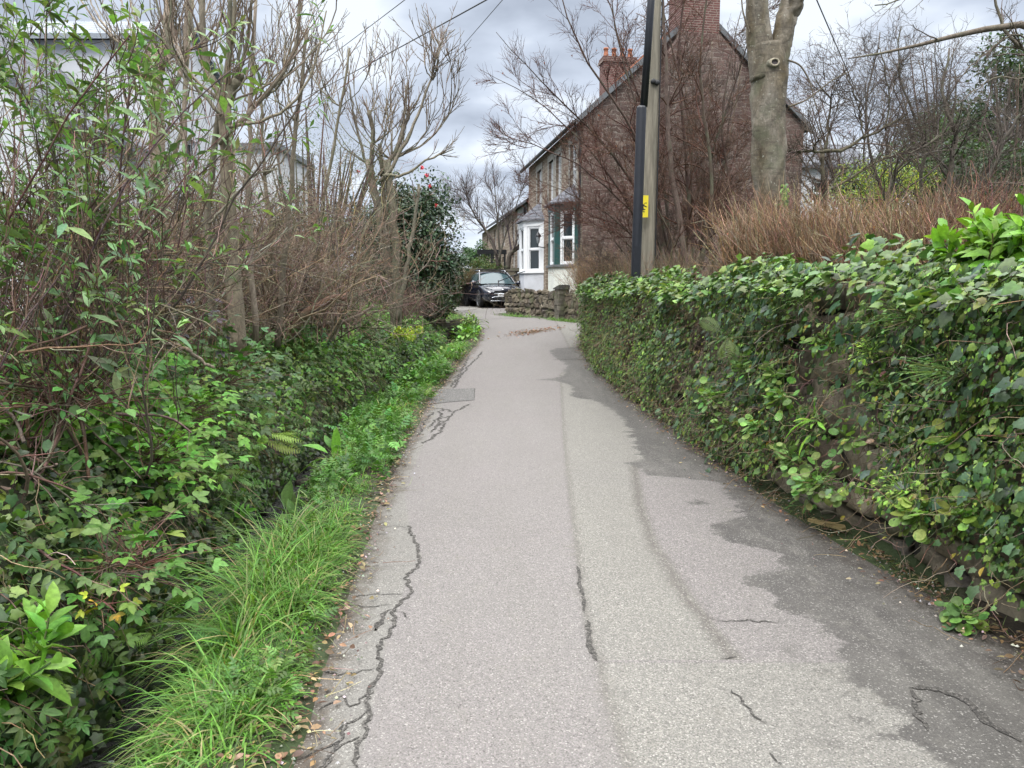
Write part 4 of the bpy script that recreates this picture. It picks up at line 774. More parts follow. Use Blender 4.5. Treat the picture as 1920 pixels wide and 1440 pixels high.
    for x in (.0, -.9):
        g = Geo(); g.box(x - .04, x + .04, -.66, .66, 1.64, 1.67); g.build('roof_bar', MT['plastic'], car, False, local=True)
    for y in (-.28, .28):
        g = Geo(); g.tubes([[[1.17, y, 1.045], [1.02, y + .25, 1.1], [.95, y + .45, 1.15]]], [[.008] * 3], 4); g.build('wiper', MT['plastic'], car, local=True)
    # bonnet creases
    for s in (-1, 1):
        g = Geo(); g.tubes([[[1.25, s * .55, 1.035], [1.7, s * .5, .968], [2.0, s * .4, .885]]], [[.012, .014, .006]], 6); g.build('bonnet_crease', MT['carpaint'], car, local=True)
    return car
car = build_car()
# ---------------- leaf templates ----------------
def strip_leaf(prof, fold=.12, curl=-.15):
    V = []; F = []
    for y, w in prof: V += [[-w, y, fold * w * 2 + curl * y * y], [0, y, curl * y * y], [w, y, fold * w * 2 + curl * y * y]]
    for i in range(len(prof) - 1):
        a = 3 * i; F += [[a, a + 1, a + 4, a + 3], [a + 1, a + 2, a + 5, a + 4]]
    return np.array(V, float), [np.array(F)]
LANCE = strip_leaf([(0, .015), (.2, .07), (.5, .12), (.8, .075), (1, .005)], .2, -.35)
LANCE2 = strip_leaf([(0, .02), (.22, .10), (.5, .16), (.78, .10), (1, .008)], .2, -.3)
BROAD = strip_leaf([(0, .03), (.2, .15), (.5, .23), (.8, .14), (1, .01)], .15, -.35)
OVAL = strip_leaf([(0, .05), (.3, .27), (.65, .28), (1, .02)], .15, -.2)
TINY = (np.array([[0, 0, 0], [-.3, .5, .05], [0, 1, -.05], [.3, .5, .05]], float), [np.array([[0, 1, 2, 3]])])
def merge_tpl(parts):
    V = []; F = []; n = 0
    for (v, f), ang, sc_, off in parts:
        c_, s_ = math.cos(ang), math.sin(ang); Q = v * sc_; Q = np.c_[Q[:, 0] * c_ - Q[:, 1] * s_, Q[:, 0] * s_ + Q[:, 1] * c_, Q[:, 2]] + off
        V.append(Q); F += [np.asarray(x) + n for x in f]; n += len(v)
    return np.concatenate(V), F
TRI = merge_tpl([(OVAL, 0, .55, (0, .42, 0)), (OVAL, 1.15, .48, (0, .38, .0)), (OVAL, -1.15, .48, (0, .38, .0)), (strip_leaf([(0, .01), (1, .01)]), 0, .45, (0, 0, 0))])
PINN = merge_tpl([(BROAD, 0, .34, (0, .66, 0))] + [(BROAD, s * 1.1, .34 - .05 * i, (0, .25 + .2 * i, 0)) for i in range(3) for s in (-1, 1)] + [(strip_leaf([(0, .008), (1, .006)], curl=0), 0, .9, (0, 0, 0))])
FERN = merge_tpl([(LANCE, s * 1.2, .30 * math.sin(math.pi * (.12 + .86 * i / 13)) + .02, (0, .06 + .068 * i, -.25 * (i / 13) ** 2)) for i in range(14) for s in (-1, 1)] + [(strip_leaf([(0, .008), (.5, .008), (1, .004)], 0, -.25), 0, 1., (0, 0, 0))])
_a = [(0, 0), (-.2, -.1), (-.42, -.02), (-.4, .18), (-.52, .40), (-.33, .5), (-.24, .7), (0, 1.0), (.24, .7), (.33, .5), (.52, .40), (.4, .18), (.42, -.02), (.2, -.1)]
IVY = (np.array([[0, .35, .04]] + [[x, y, -.10 * (x * x * 2 + (y - .35) ** 2)] for x, y in _a]), [np.array([[0, i, i + 1] for i in range(1, 14)] + [[0, 14, 1]])])
ROUND = (np.array([[0, .5, -.14]] + [[.5 * math.sin(t) * q, .5 - .5 * math.cos(t) * q, z] for q, z in ((.5, -.05), (1, .0)) for t in np.linspace(0, 2 * math.pi, 11)[:-1]]), [np.array([[0, 1 + i, 1 + (i + 1) % 10] for i in range(10)]), np.array([[1 + i, 11 + i, 11 + (i + 1) % 10, 1 + (i + 1) % 10] for i in range(10)])])
def cvar(base, n, r, amt=.25, hue=.12):
    b_ = np.asarray(base, float); b_ = b_[r.integers(len(b_), size=n)] if b_.ndim == 2 else np.tile(b_, (n, 1))
    return np.clip(b_ * (1 + r.normal(0, amt, (n, 1))) * (1 + r.normal(0, hue, (n, 3))), .004, .9)
def rdir(n, r): return nrm(r.normal(0, 1, (n, 3)))
# ---------------- branching ----------------
def grow(p, d, L, r0, r, nseg=6, wander=.12, up=0., taper=.35, gravity=0.):
    m = len(p); P = np.zeros((m, nseg + 1, 3)); P[:, 0] = p; d = nrm(d); L = np.broadcast_to(L, (m,))
    for i in range(nseg):
        d = nrm(d + r.normal(0, wander, (m, 3)) + np.array([0, 0, up - gravity * (i / nseg)])); P[:, i + 1] = P[:, i] + d * (L / nseg)[:, None]
    R = np.broadcast_to(r0, (m,))[:, None] * np.linspace(1, taper, nseg + 1)[None]
    return P, R
def kids(P, R, n, r, tmin=.25, ang=.9, tmax=.98, updir=0.):
    """n children on each polyline -> start, dir, parent index, radius, t"""
    m, k, _ = P.shape; idx = np.repeat(np.arange(m), n); t = r.uniform(tmin, tmax, m * n) * (k - 1); i = np.minimum(t.astype(int), k - 2); f = (t - i)[:, None]
    p = P[idx, i] * (1 - f) + P[idx, i + 1] * f; T = nrm(P[idx, i + 1] - P[idx, i]); q = nrm(np.cross(T, rdir(m * n, r))); a = ang * r.uniform(.6, 1.25, m * n)[:, None]
    d = T * np.cos(a) + q * np.sin(a); d[:, 2] += updir; rr = R[idx, i] * (1 - f[:, 0]) + R[idx, i + 1] * f[:, 0]
    return p, nrm(d), idx, rr, t / (k - 1)
def spline(pts, k=14):
    P = np.array(pts, float); s = np.r_[0, np.cumsum(np.linalg.norm(np.diff(P, axis=0), axis=1))]; u = np.linspace(0, s[-1], k)
    Q = np.stack([np.interp(u, s, P[:, j]) for j in range(3)], 1)
    for _ in range(2): Q[1:-1] = (Q[:-2] + 2 * Q[1:-1] + Q[2:]) / 4
    return Q
def bare_tree(name, label, stems, lv, col, seed, cat='tree', loc=None, group=None, mat='bark', tcol=None, leaf=None, parts=('trunk', 'branches'), wob=.012):
    """stems: list of (points, r0, r1) ; lv: list of dicts of branching levels"""
    r = np.random.default_rng(seed); K = 16; SP_ = np.array([spline(s_[0], K) for s_ in stems]); SR = np.array([np.linspace(s_[1], s_[2], K) for s_ in stems])
    SP_[:, 1:-1] += r.normal(0, wob, SP_[:, 1:-1].shape)
    b0 = SP_[0, 0]; t = thing(name, loc if loc is not None else b0, label, cat, group)
    g = Geo(); g.tubes(SP_, SR, 10, cvar(col, len(stems), r, .1, .03) , cap=True); g.build(parts[0], MT[mat], t)
    g2 = Geo(); P, R = SP_, SR; ends = []
    for q in lv:
        p, d, idx, rr, tt = kids(P, R, q['n'], r, q.get('t0', .3), q.get('ang', .8), updir=q.get('upd', 0))
        L = q['L'] * r.uniform(.45, 1.2, len(p)) * (1 - q.get('sh', .4) * tt); r0 = np.minimum(np.maximum(rr * q.get('rf', .6), q.get('rmin', .0022)), q.get('rmax', 9)); P, R = grow(p, d, L, r0, r, q.get('seg', 6), q.get('w', .12), q.get('up', .03), q.get('tp', .35), q.get('g', 0))
        g2.tubes(P, R, q.get('sd', 4), cvar(tcol if tcol is not None else col, len(P), r, .18, .05)); ends.append((P, R))
    g2.build(parts[1], MT['twig'], t)
    if leaf:
        g3 = Geo(); LP = [ends[i][0] for i in leaf.get('lev', [-1])]
        for P in LP:
            m, k, _ = P.shape; keep = r.random(m) < leaf.get('keep', 1); Q = P[keep]; m = len(Q)
            if not m: continue
            for j in range(leaf['n']):
                i = r.integers(int(k * leaf.get('t0', .5)), k, m) if not leaf.get('tip') else np.full(m, k - 1)
                p = Q[np.arange(m), i]; T = nrm(Q[np.arange(m), i] - Q[np.arange(m), i - 1]); D = nrm(T * leaf.get('fw', .6) + rdir(m, r) * leaf.get('sp', .9) + np.array([0, 0, leaf.get('dz', 0)]))
                g3.leaves(leaf['tpl'], p, D, nrm(T * .5 + [0, 0, 1.] + .3 * rdir(m, r)), leaf['s'] * r.uniform(.6, 1.25, m), cvar(leaf['col'], m, r, leaf.get('var', .22)))
        g3.build(leaf.get('name', 'leaves'), MT[leaf.get('mat', 'leaf')], t)
    return t
# ---------------- right retaining wall ----------------
WP = [(y, float(XR(y))) for y in (0.2, 1.2, 2.5, 3.3, 4.2, 5.4, 6.3, 7.3, 9, 11, 13, 14.3, 16, 17.07)]
WPATH = [(4.0, 18.9), (2.9, 18.6), (2.15, 18.2), (1.82, 17.6)] + [(x, y) for y, x in WP[::-1]]
WTOP = lambda y: 1.65 + .05 * math.sin(y * 1.3) + .04 * float(sm((8 - y) / 4.5))
def WTV(y): return 1.66 + .05 * np.sin(y * 1.3) + .04 * sm((8 - y) / 4.5)
rubble_wall('stone_wall', [(x + .06, y) for x, y in WPATH], lambda p: float(zr(p[1])) - .05, lambda p: WTOP(p[1]), .5, 'long dry stone retaining wall draped in ivy along the right of the lane', .3, seed=11, cope=False, batter=.16, tone=1.05)
wp = np.array(WPATH); wseg = np.linalg.norm(np.diff(wp, axis=0), axis=1); wL = np.r_[0, np.cumsum(wseg)]
def wpos(s):
    x = np.interp(s, wL, wp[:, 0]); y = np.interp(s, wL, wp[:, 1]); x2 = np.interp(s + .1, wL, wp[:, 0]); y2 = np.interp(s + .1, wL, wp[:, 1]); x1 = np.interp(s - .1, wL, wp[:, 0]); y1 = np.interp(s - .1, wL, wp[:, 1])
    t = nrm(np.c_[x2 - x1, y2 - y1]); return np.c_[x, y], np.c_[t[:, 1], -t[:, 0]]      # outward normal (towards the lane)
def s_of_y(y): return np.interp(-np.asarray(y), -wp[:, 1], wL)
def wallhit(px, py):
    best = None
    for Y in np.arange(1.5, 20, .03):
        P = at(px, py, Y); bx = XR(Y) + .02
        if P[0] >= bx + .16 * max(P[2], 0) / 1.7 - .05: best = (P, Y); break
    P, Y = best; P[0] -= .04; return P
# bare spots in the ivy (Y, z, rY, rz)
bare = []
for px, py, a, b_ in [(1500, 745, .2, .12), (1450, 790, .18, .16), (1600, 870, .2, .14), (1560, 860, .2, .12), (1270, 630, .3, .12), (1660, 990, .35, .12), (1330, 690, .3, .1), (1640, 960, .3, .12), (1720, 1010, .25, .14), (1840, 1080, .2, .14)]:
    P = wallhit(px, py); bare.append((P[1], P[2], a, b_))
r = np.random.default_rng(21)
def ivy_mask(y, z):
    k = np.ones(len(y))
    for a, b_, ra, rb in bare: k = np.minimum(k, np.clip(((y - a) / ra) ** 2 + ((z - b_) / rb) ** 2 - .7, 0, 1))
    n = sn(y, z * 1.5, 2.2, 55); k *= np.clip((n + .68) * 1.7, .1, 1) * np.clip((sn(y * 2.8, z * 3.4, 2.6, 56) + 1.0) * 1.5, .15, 1)
    k *= np.where(y < 6.5, np.clip((z - .17 - .14 * sn(y, y, 3, 8)) / .12, 0, 1), 1); k *= np.clip(.35 + z / .9, 0, 1); return k
def ivy_layer(g, n, size, cols, r, off=(.03, .2), ylo=.8, yhi=99, var=.25, tpl=IVY, dn=.8):
    s = r.uniform(s_of_y(18.85) if yhi > 90 else s_of_y(yhi), s_of_y(ylo), n); h = r.uniform(0, 1.0, n) ** .9
    p, nn = wpos(s); z = zr(p[:, 1]) + h * (WTV(p[:, 1]) + .10 - zr(p[:, 1])); k = r.random(n) < ivy_mask(p[:, 1], z); p, nn, z, s = p[k], nn[k], z[k], s[k]; m = len(p)
    bul = .03 + .15 * np.clip(sn(s, z * 1.3, 2.4, 5) * .6 + .45, 0, 1.2) + .08 * sm((z - 1.0) / .6)
    bul = bul * (1 - .55 * sm((z - 1.45) / .4)) + .05 * sn(s * 2.3, z * 3, 3., 6); o = bul * r.uniform(.35, 1.15, m) + r.uniform(*off, m) * .3; bt = .16 * z / 1.7
    P = np.c_[p + nn * (o - bt)[:, None], z]; N3 = np.c_[nn, np.full(m, .25)]; side = np.c_[-nn[:, 1], nn[:, 0], np.zeros(m)]
    D = nrm(-dn * np.array([[0, 0, 1.]]) + side * r.normal(0, .6, (m, 1)) + N3 * r.uniform(0, .7, (m, 1))); U = nrm(N3 + .45 * rdir(m, r))
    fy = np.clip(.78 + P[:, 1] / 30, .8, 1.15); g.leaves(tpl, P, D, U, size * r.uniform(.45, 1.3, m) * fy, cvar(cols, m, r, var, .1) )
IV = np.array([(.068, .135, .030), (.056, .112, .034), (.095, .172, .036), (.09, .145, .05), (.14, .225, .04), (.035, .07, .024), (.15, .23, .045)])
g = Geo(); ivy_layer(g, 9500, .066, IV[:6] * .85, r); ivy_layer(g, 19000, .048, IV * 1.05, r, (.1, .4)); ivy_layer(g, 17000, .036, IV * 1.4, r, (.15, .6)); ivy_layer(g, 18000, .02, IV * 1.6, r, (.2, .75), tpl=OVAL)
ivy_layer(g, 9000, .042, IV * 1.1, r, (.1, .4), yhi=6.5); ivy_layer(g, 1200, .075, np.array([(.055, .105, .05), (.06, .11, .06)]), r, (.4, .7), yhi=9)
# top fringe
n = 12000; s = r.uniform(s_of_y(18.85), s_of_y(.8), n); p, nn = wpos(s); ov = r.uniform(-.28, .45, n) ; z = WTV(p[:, 1]) + .02 + .24 * np.clip(sn(s, s * 0, 2.7, 3) * .9 + .4, 0, 1.4) * r.random(n) - np.maximum(-ov - .05, 0) * .6
P = np.c_[p - nn * ov[:, None], z]; N3 = np.c_[nn * 1.0, np.ones(n) * .5]; g.leaves(IVY, P, nrm(np.c_[nn, -.4 * np.ones(n)] + .7 * rdir(n, r)), nrm(N3 + .5 * rdir(n, r)), .06 * r.uniform(.4, 1.3, n), cvar(IV * 1.0, n, r))
# a few yellow and brown leaves
k = 450; s = r.uniform(s_of_y(14), s_of_y(1), k); p, nn = wpos(s); z = r.uniform(.1, 1.7, k); P = np.c_[p + nn * (.17 - .16 * z / 1.7 + r.uniform(-.05, .08, k))[:, None], z]; g.leaves(OVAL, P, nrm(np.c_[nn, -np.ones(k)] + .8 * rdir(k, r)), nrm(np.c_[nn, .3 * np.ones(k)] + .5 * rdir(k, r)), .04 * r.uniform(.5, 1.5, k), cvar([(.30, .26, .04), (.18, .10, .05), (.2, .2, .05), (.13, .08, .05)], k, r))
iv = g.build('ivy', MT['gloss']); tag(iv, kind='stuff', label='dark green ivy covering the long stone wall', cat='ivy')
# ivy stems and dead stalks
g = Geo(); k = 3200; s = r.uniform(s_of_y(18), s_of_y(.8), k); p, nn = wpos(s); z = r.uniform(.1, 1.75, k); sd = np.c_[-nn[:, 1], nn[:, 0], np.zeros(k)]
P, R = grow(np.c_[p + nn * (.17 - .16 * z / 1.7)[:, None], z], np.c_[nn * .7, -np.ones(k) * .6] + sd * r.normal(0, .8, (k, 1)), r.uniform(.1, .45, k), .0025, r, 7, .35, 0, .5); g.tubes(P, R, 3, cvar([(.22, .15, .10), (.30, .25, .17), (.12, .08, .06)], k, r))
tag(g.build('ivy_stems', MT['twig']), kind='stuff', label='tangled bare ivy stems on the stone wall', cat='stems')
# ---------------- herbs ----------------
def herb(name, label, pos, tpl, n, spread, h, size, cols, seed, axis=(0, 0, 1), cat='plant', group=None, stem=(.12, .2, .05), droop=.3, mat='leaf', sr=.003, up=.35, flat=.6, lv=.22):
    r = np.random.default_rng(seed); ax = nrm(np.array(axis, float)); pos = np.array(pos, float); t = thing(name, pos, label, cat, group)
    q = nrm(rdir(n, r) * np.array([1, 1, .6]) * spread / max(h, .01) * .8 + ax * r.uniform(.25, 1.1, (n, 1))); L = np.sqrt((h * np.abs(q @ ax)) ** 2 + (spread ** 2) * (1 - (q @ ax) ** 2)) * r.uniform(.45, 1.05, n)
    P, R = grow(pos + rdir(n, r) * [spread * .25, spread * .25, .01], q, L, sr, r, 5, .08, 0, .5, gravity=.12); g = Geo(); g.tubes(P, R, 4, cvar(stem, n, r, .15)); g.build('stems', MT['twig'], t)
    T = nrm(P[:, -1] - P[:, -2]); D = nrm(T * .8 + [0, 0, -droop * .4 + up * .2] + .35 * rdir(n, r)); U = nrm(ax * flat + [0, 0, .8] + .35 * rdir(n, r)); g = Geo(); g.leaves(tpl, P[:, -1], D, U, size * r.uniform(.55, 1.25, n), cvar(cols, n, r, lv)); 
    if n > 12:
        k = n // 2; D = nrm(T[:k] * .4 + rdir(k, r)); g.leaves(tpl, P[:k, 3], D, nrm(rdir(k, r) * .5 + [0, 0, 1]), size * .7 * r.uniform(.6, 1.1, k), cvar(cols, k, r, lv))
    g.build('leaves', MT[mat], t); return t
PW_C = [(.15, .26, .07), (.19, .32, .08), (.12, .22, .07)]
GRN = [(.08, .17, .035), (.10, .21, .04), (.06, .13, .03)]; LIME = [(.22, .36, .05), (.17, .30, .045), (.28, .42, .07)]
pen = [(1385, 745, 26, .2), (1400, 800, 14, .12), (1520, 745, 22, .16), (1500, 700, 12, .1), (1590, 905, 34, .17), (1540, 860, 20, .14), (1475, 800, 22, .17), (1650, 820, 7, .08), (1850, 830, 10, .09), (1790, 960, 20, .12), (1885, 960, 9, .08), (1880, 1150, 12, .08), (1600, 640, 10, .1), (1440, 690, 14, .13)]
PL = ['in the largest cluster near the foot of the wall', 'beside the bare stones', 'high on the wall among ivy']
for i, (px, py, n, sp) in enumerate(pen):
    P = wallhit(px, py); s = s_of_y(P[1]); nn = wpos(np.array([s]))[1][0]; P[:2] += nn * .16
    herb('pennywort', 'round-leaved pennywort clump growing from the ivy wall', P, ROUND, int(n * 2.2), sp * 1.1, sp * .6, .062, PW_C if i not in (8, 9, 10) else [(.21, .33, .065), (.17, .28, .06)], 100 + i, axis=(*nn, .35), group='pennywort clumps on the stone wall', cat='pennywort')
def road_foot(px, py, dx=0.): 
    for Y in np.arange(2, 20, .02):
        P = at(px, py, Y)
        if P[2] <= float(zr(Y)) + .02: return np.array([P[0] + dx, Y, float(zr(Y)) - .01])
    return P
hb = [(1245, 765, 100, .42, .42, TRI, .085, [(.10, .24, .04), (.13, .29, .05)], 'bright green leafy clump bulging from the wall foot halfway along'),
      (1330, 835, 40, .22, .2, PINN, .13, [(.09, .19, .05)], 'feathery green herb at the wall foot nearest the bright clump'),
      (1425, 885, 50, .3, .22, PINN, .13, [(.08, .17, .05), (.1, .2, .04)], 'low feathery herb patch under the exposed stones'),
      (1520, 950, 50, .24, .22, LANCE, .11, [(.10, .22, .05)], 'narrow-leaved green weed at the wall foot before the plank'),
      (1150, 700, 40, .2, .25, TRI, .07, GRN, 'small dark green weeds at the far wall foot')]
for i, (px, py, n, sp, h, tpl, sz, cols, lab) in enumerate(hb): herb('leafy_weed', lab, road_foot(px, py, .12), tpl, n, sp, h, sz, cols, 200 + i, axis=(-.45, -.1, 1), cat='weed')
for i, (px, py, n, sp, tpl, sz, cols, nm, lab) in enumerate([
      (1425, 632, 9, .16, FERN, .26, [(.07, .12, .03)], 'fern', 'small dark fern in a gap near the middle of the wall'),
      (1700, 665, 60, .14, OVAL, .035, LIME, 'seedling_shrub', 'yellow-green tiny-leaved sprig on the wall between grey stalks'),
      (1590, 790, 12, .1, LANCE, .15, [(.20, .38, .05)], 'rosette_plant', 'bright green strap-leaved rosette low on the wall'),
      (1300, 545, 26, .17, LANCE, .13, [(.14, .28, .06)], 'rosette_plant', 'green strap-leaved rosette near the top of the wall by the lamp post'),
      (1770, 920, 70, .16, OVAL, .028, [(.24, .36, .06)], 'chickweed', 'tiny lime green chickweed patch above the lowest pennywort'),
      (1570, 560, 40, .2, TRI, .045, [(.12, .22, .05)], 'small_herb', 'small pale herb on the upper wall below the brown hedge'),
      (1200, 560, 30, .2, TRI, .06, [(.12, .24, .05)], 'small_herb', 'light green herb on the far upper wall right of the lane bend'),
      (1790, 600, 60, .3, OVAL, .03, [(.12, .22, .06)], 'small_herb', 'fine pale green foliage below the bright shrub at right'),
      (1860, 700, 60, .3, OVAL, .032, [(.10, .20, .06)], 'small_herb', 'fine green foliage on the wall near the right edge'),
      (1720, 720, 12, .16, LANCE, .09, [(.12, .24, .05)], 'small_herb', 'narrow-leaved sprig beside the yellow-green sprig')]):
    P = wallhit(px, py); nn = wpos(np.array([s_of_y(P[1])]))[1][0]; P[:2] += nn * .17
    herb(nm, lab, P, tpl, n, sp, sp * .9, sz, cols, 230 + i, axis=(*nn, .3), cat='fern' if nm == 'fern' else 'plant')
P = at(1850, 500, 4.1)
def rosette_shrub(name, label, pos, n, sp, h, cols, seed, ls=.15, per=9, tpl=LANCE, ax=(0, 0, 1)):
    r = np.random.default_rng(seed); pos = np.array(pos); t = thing(name, pos, label, 'shrub'); q = nrm(rdir(n, r) * [1, 1, .3] + [0, 0, h / sp * .9]); q += np.array(ax) * .3
    P, R = grow(pos + rdir(n, r) * [sp * .3, sp * .3, .0], q, r.uniform(.55, 1.05, n) * math.hypot(sp, h) * .85, .006, r, 6, .1, .1, .6); Geo().tubes(P, R, 5, cvar((.12, .16, .06), n, r)).build('stems', MT['twig'], t); g = Geo()
    for j in range(per):
        a = j * 2.4; T = nrm(P[:, -1] - P[:, -3]); A = nrm(np.cross(T, [0.3, .2, 1])); B = np.cross(T, A); sprd = .35 + .9 * (j / per); D = nrm(T * (1.05 - .7 * j / per) + (A * math.cos(a) + B * math.sin(a)) * sprd); b_ = P[:, -1] - T * .03 * j * r.uniform(.5, 1.2, (n, 1))
        g.leaves(tpl, b_, D, nrm(T + .2 * rdir(n, r)), ls * r.uniform(.7, 1.2, n) * (.6 + .5 * j / per), cvar(cols, n, r, .15, .07))
    g.build('leaves', MT['leaf'], t); return t
rosette_shrub('bright_shrub', 'vivid light green broad-leaved shrub on top of the wall at the right edge', at(1865, 530, 4.2), 50, .42, .30, [(.17, .34, .04), (.22, .40, .05), (.13, .27, .035)], 31, .15, 9, BROAD)
rosette_shrub('lily_like_plant', 'glossy light green broad-leaved plant in the bottom left corner', at(-25, 1320, 2.5), 20, .27, .28, [(.15, .32, .045), (.20, .38, .06), (.12, .27, .04)], 32, .17, 9, BROAD, (.5, -.3, .1))
# ---------------- hedge of brown stems ----------------
def twig_hedge(name, label, a, b_, w, z0, zt, n, seed, cols=((.25, .155, .09), (.31, .21, .13), (.18, .115, .07), (.38, .29, .19)), lean=.25, cat='hedge'):
    r = np.random.default_rng(seed); a = np.array(a); b_ = np.array(b_); t = thing(name, (*((a + b_) / 2), z0), label, cat); dv = nrm(b_ - a); nv = np.array([-dv[1], dv[0]])
    u = r.random(n); p = a + (b_ - a) * u[:, None] + nv * r.uniform(-w / 2, w / 2, n)[:, None]; H = zt(u) - z0; h = H * r.uniform(.55, 1.03, n); 
    P, R = grow(np.c_[p, np.full(n, z0)], np.c_[r.normal(0, lean, (n, 2)), np.ones(n)], h, .0045 * r.uniform(.6, 2., n), r, 6, .14, .05, .4); g = Geo(); g.tubes(P, R, 3, cvar(cols, n, r, .25)); g.build('stems', MT['twig'], t)
    q, d, idx, rr, tt = kids(P, R, 5, r, .3, .8, updir=.3); P2, R2 = grow(q, d, h[idx] * r.uniform(.12, .45, len(q)), .0024, r, 4, .15, .1, .5); g = Geo(); g.tubes(P2, R2, 3, cvar(cols, len(q), r, .25)); g.build('twigs', MT['twig'], t)
    k = n // 2; g = Geo(); i = r.integers(0, n, k); g.leaves(OVAL, P[i, r.integers(2, 7, k)], rdir(k, r), rdir(k, r), .028, cvar([(.2, .1, .05), (.28, .18, .1)], k, r)); g.build('dead_leaves', MT['leaf'], t); return t
twig_hedge('clipped_brown_hedge', 'long clipped leafless brown hedge above the ivy wall in front of the big trunk', (2.78, 8.9), (3.9, 6.2), .75, 1.55, lambda u: 2.66 - .30 * u + .05 * np.sin(u * 30) + .04 * np.sin(u * 71), 2600, 41, lean=.26)
twig_hedge('clipped_brown_hedge', 'shorter reddish brown hedge behind the bright shrub at the right edge', (3.7, 6.5), (6.3, 6.9), .7, 1.55, lambda u: 2.5 + .05 * np.sin(u * 14), 1500, 42, cols=((.17, .085, .06), (.2, .12, .09)))
twig_hedge('brown_shrub', 'loose rusty brown shrub before the green bay window', (2.35, 23.7), (3.9, 22.6), .9, 1.25, lambda u: 3.0 - .5 * u + .2 * np.sin(u * 9), 1500, 43, lean=.5, cat='shrub')
twig_hedge('brown_shrub', 'dry brown shrub on the bank beside the pole foot', (2.4, 16.5), (3.2, 12.5), 1.1, 1.5, lambda u: 2.3 + .2 * np.sin(u * 12), 1300, 44, cols=((.16, .12, .08), (.24, .18, .12)), lean=.5, cat='shrub')
twig_hedge('grassy_shrub', 'dry tan shrub heaped on the dark wall left of the car', (-3.6, 33.6), (-1.2, 34.9), 1.2, 2.0, lambda u: 3.3 - 1.0 * u ** 1.5, 1600, 45, cols=((.24, .17, .1), (.18, .14, .08), (.12, .13, .05)), lean=.7, cat='shrub')
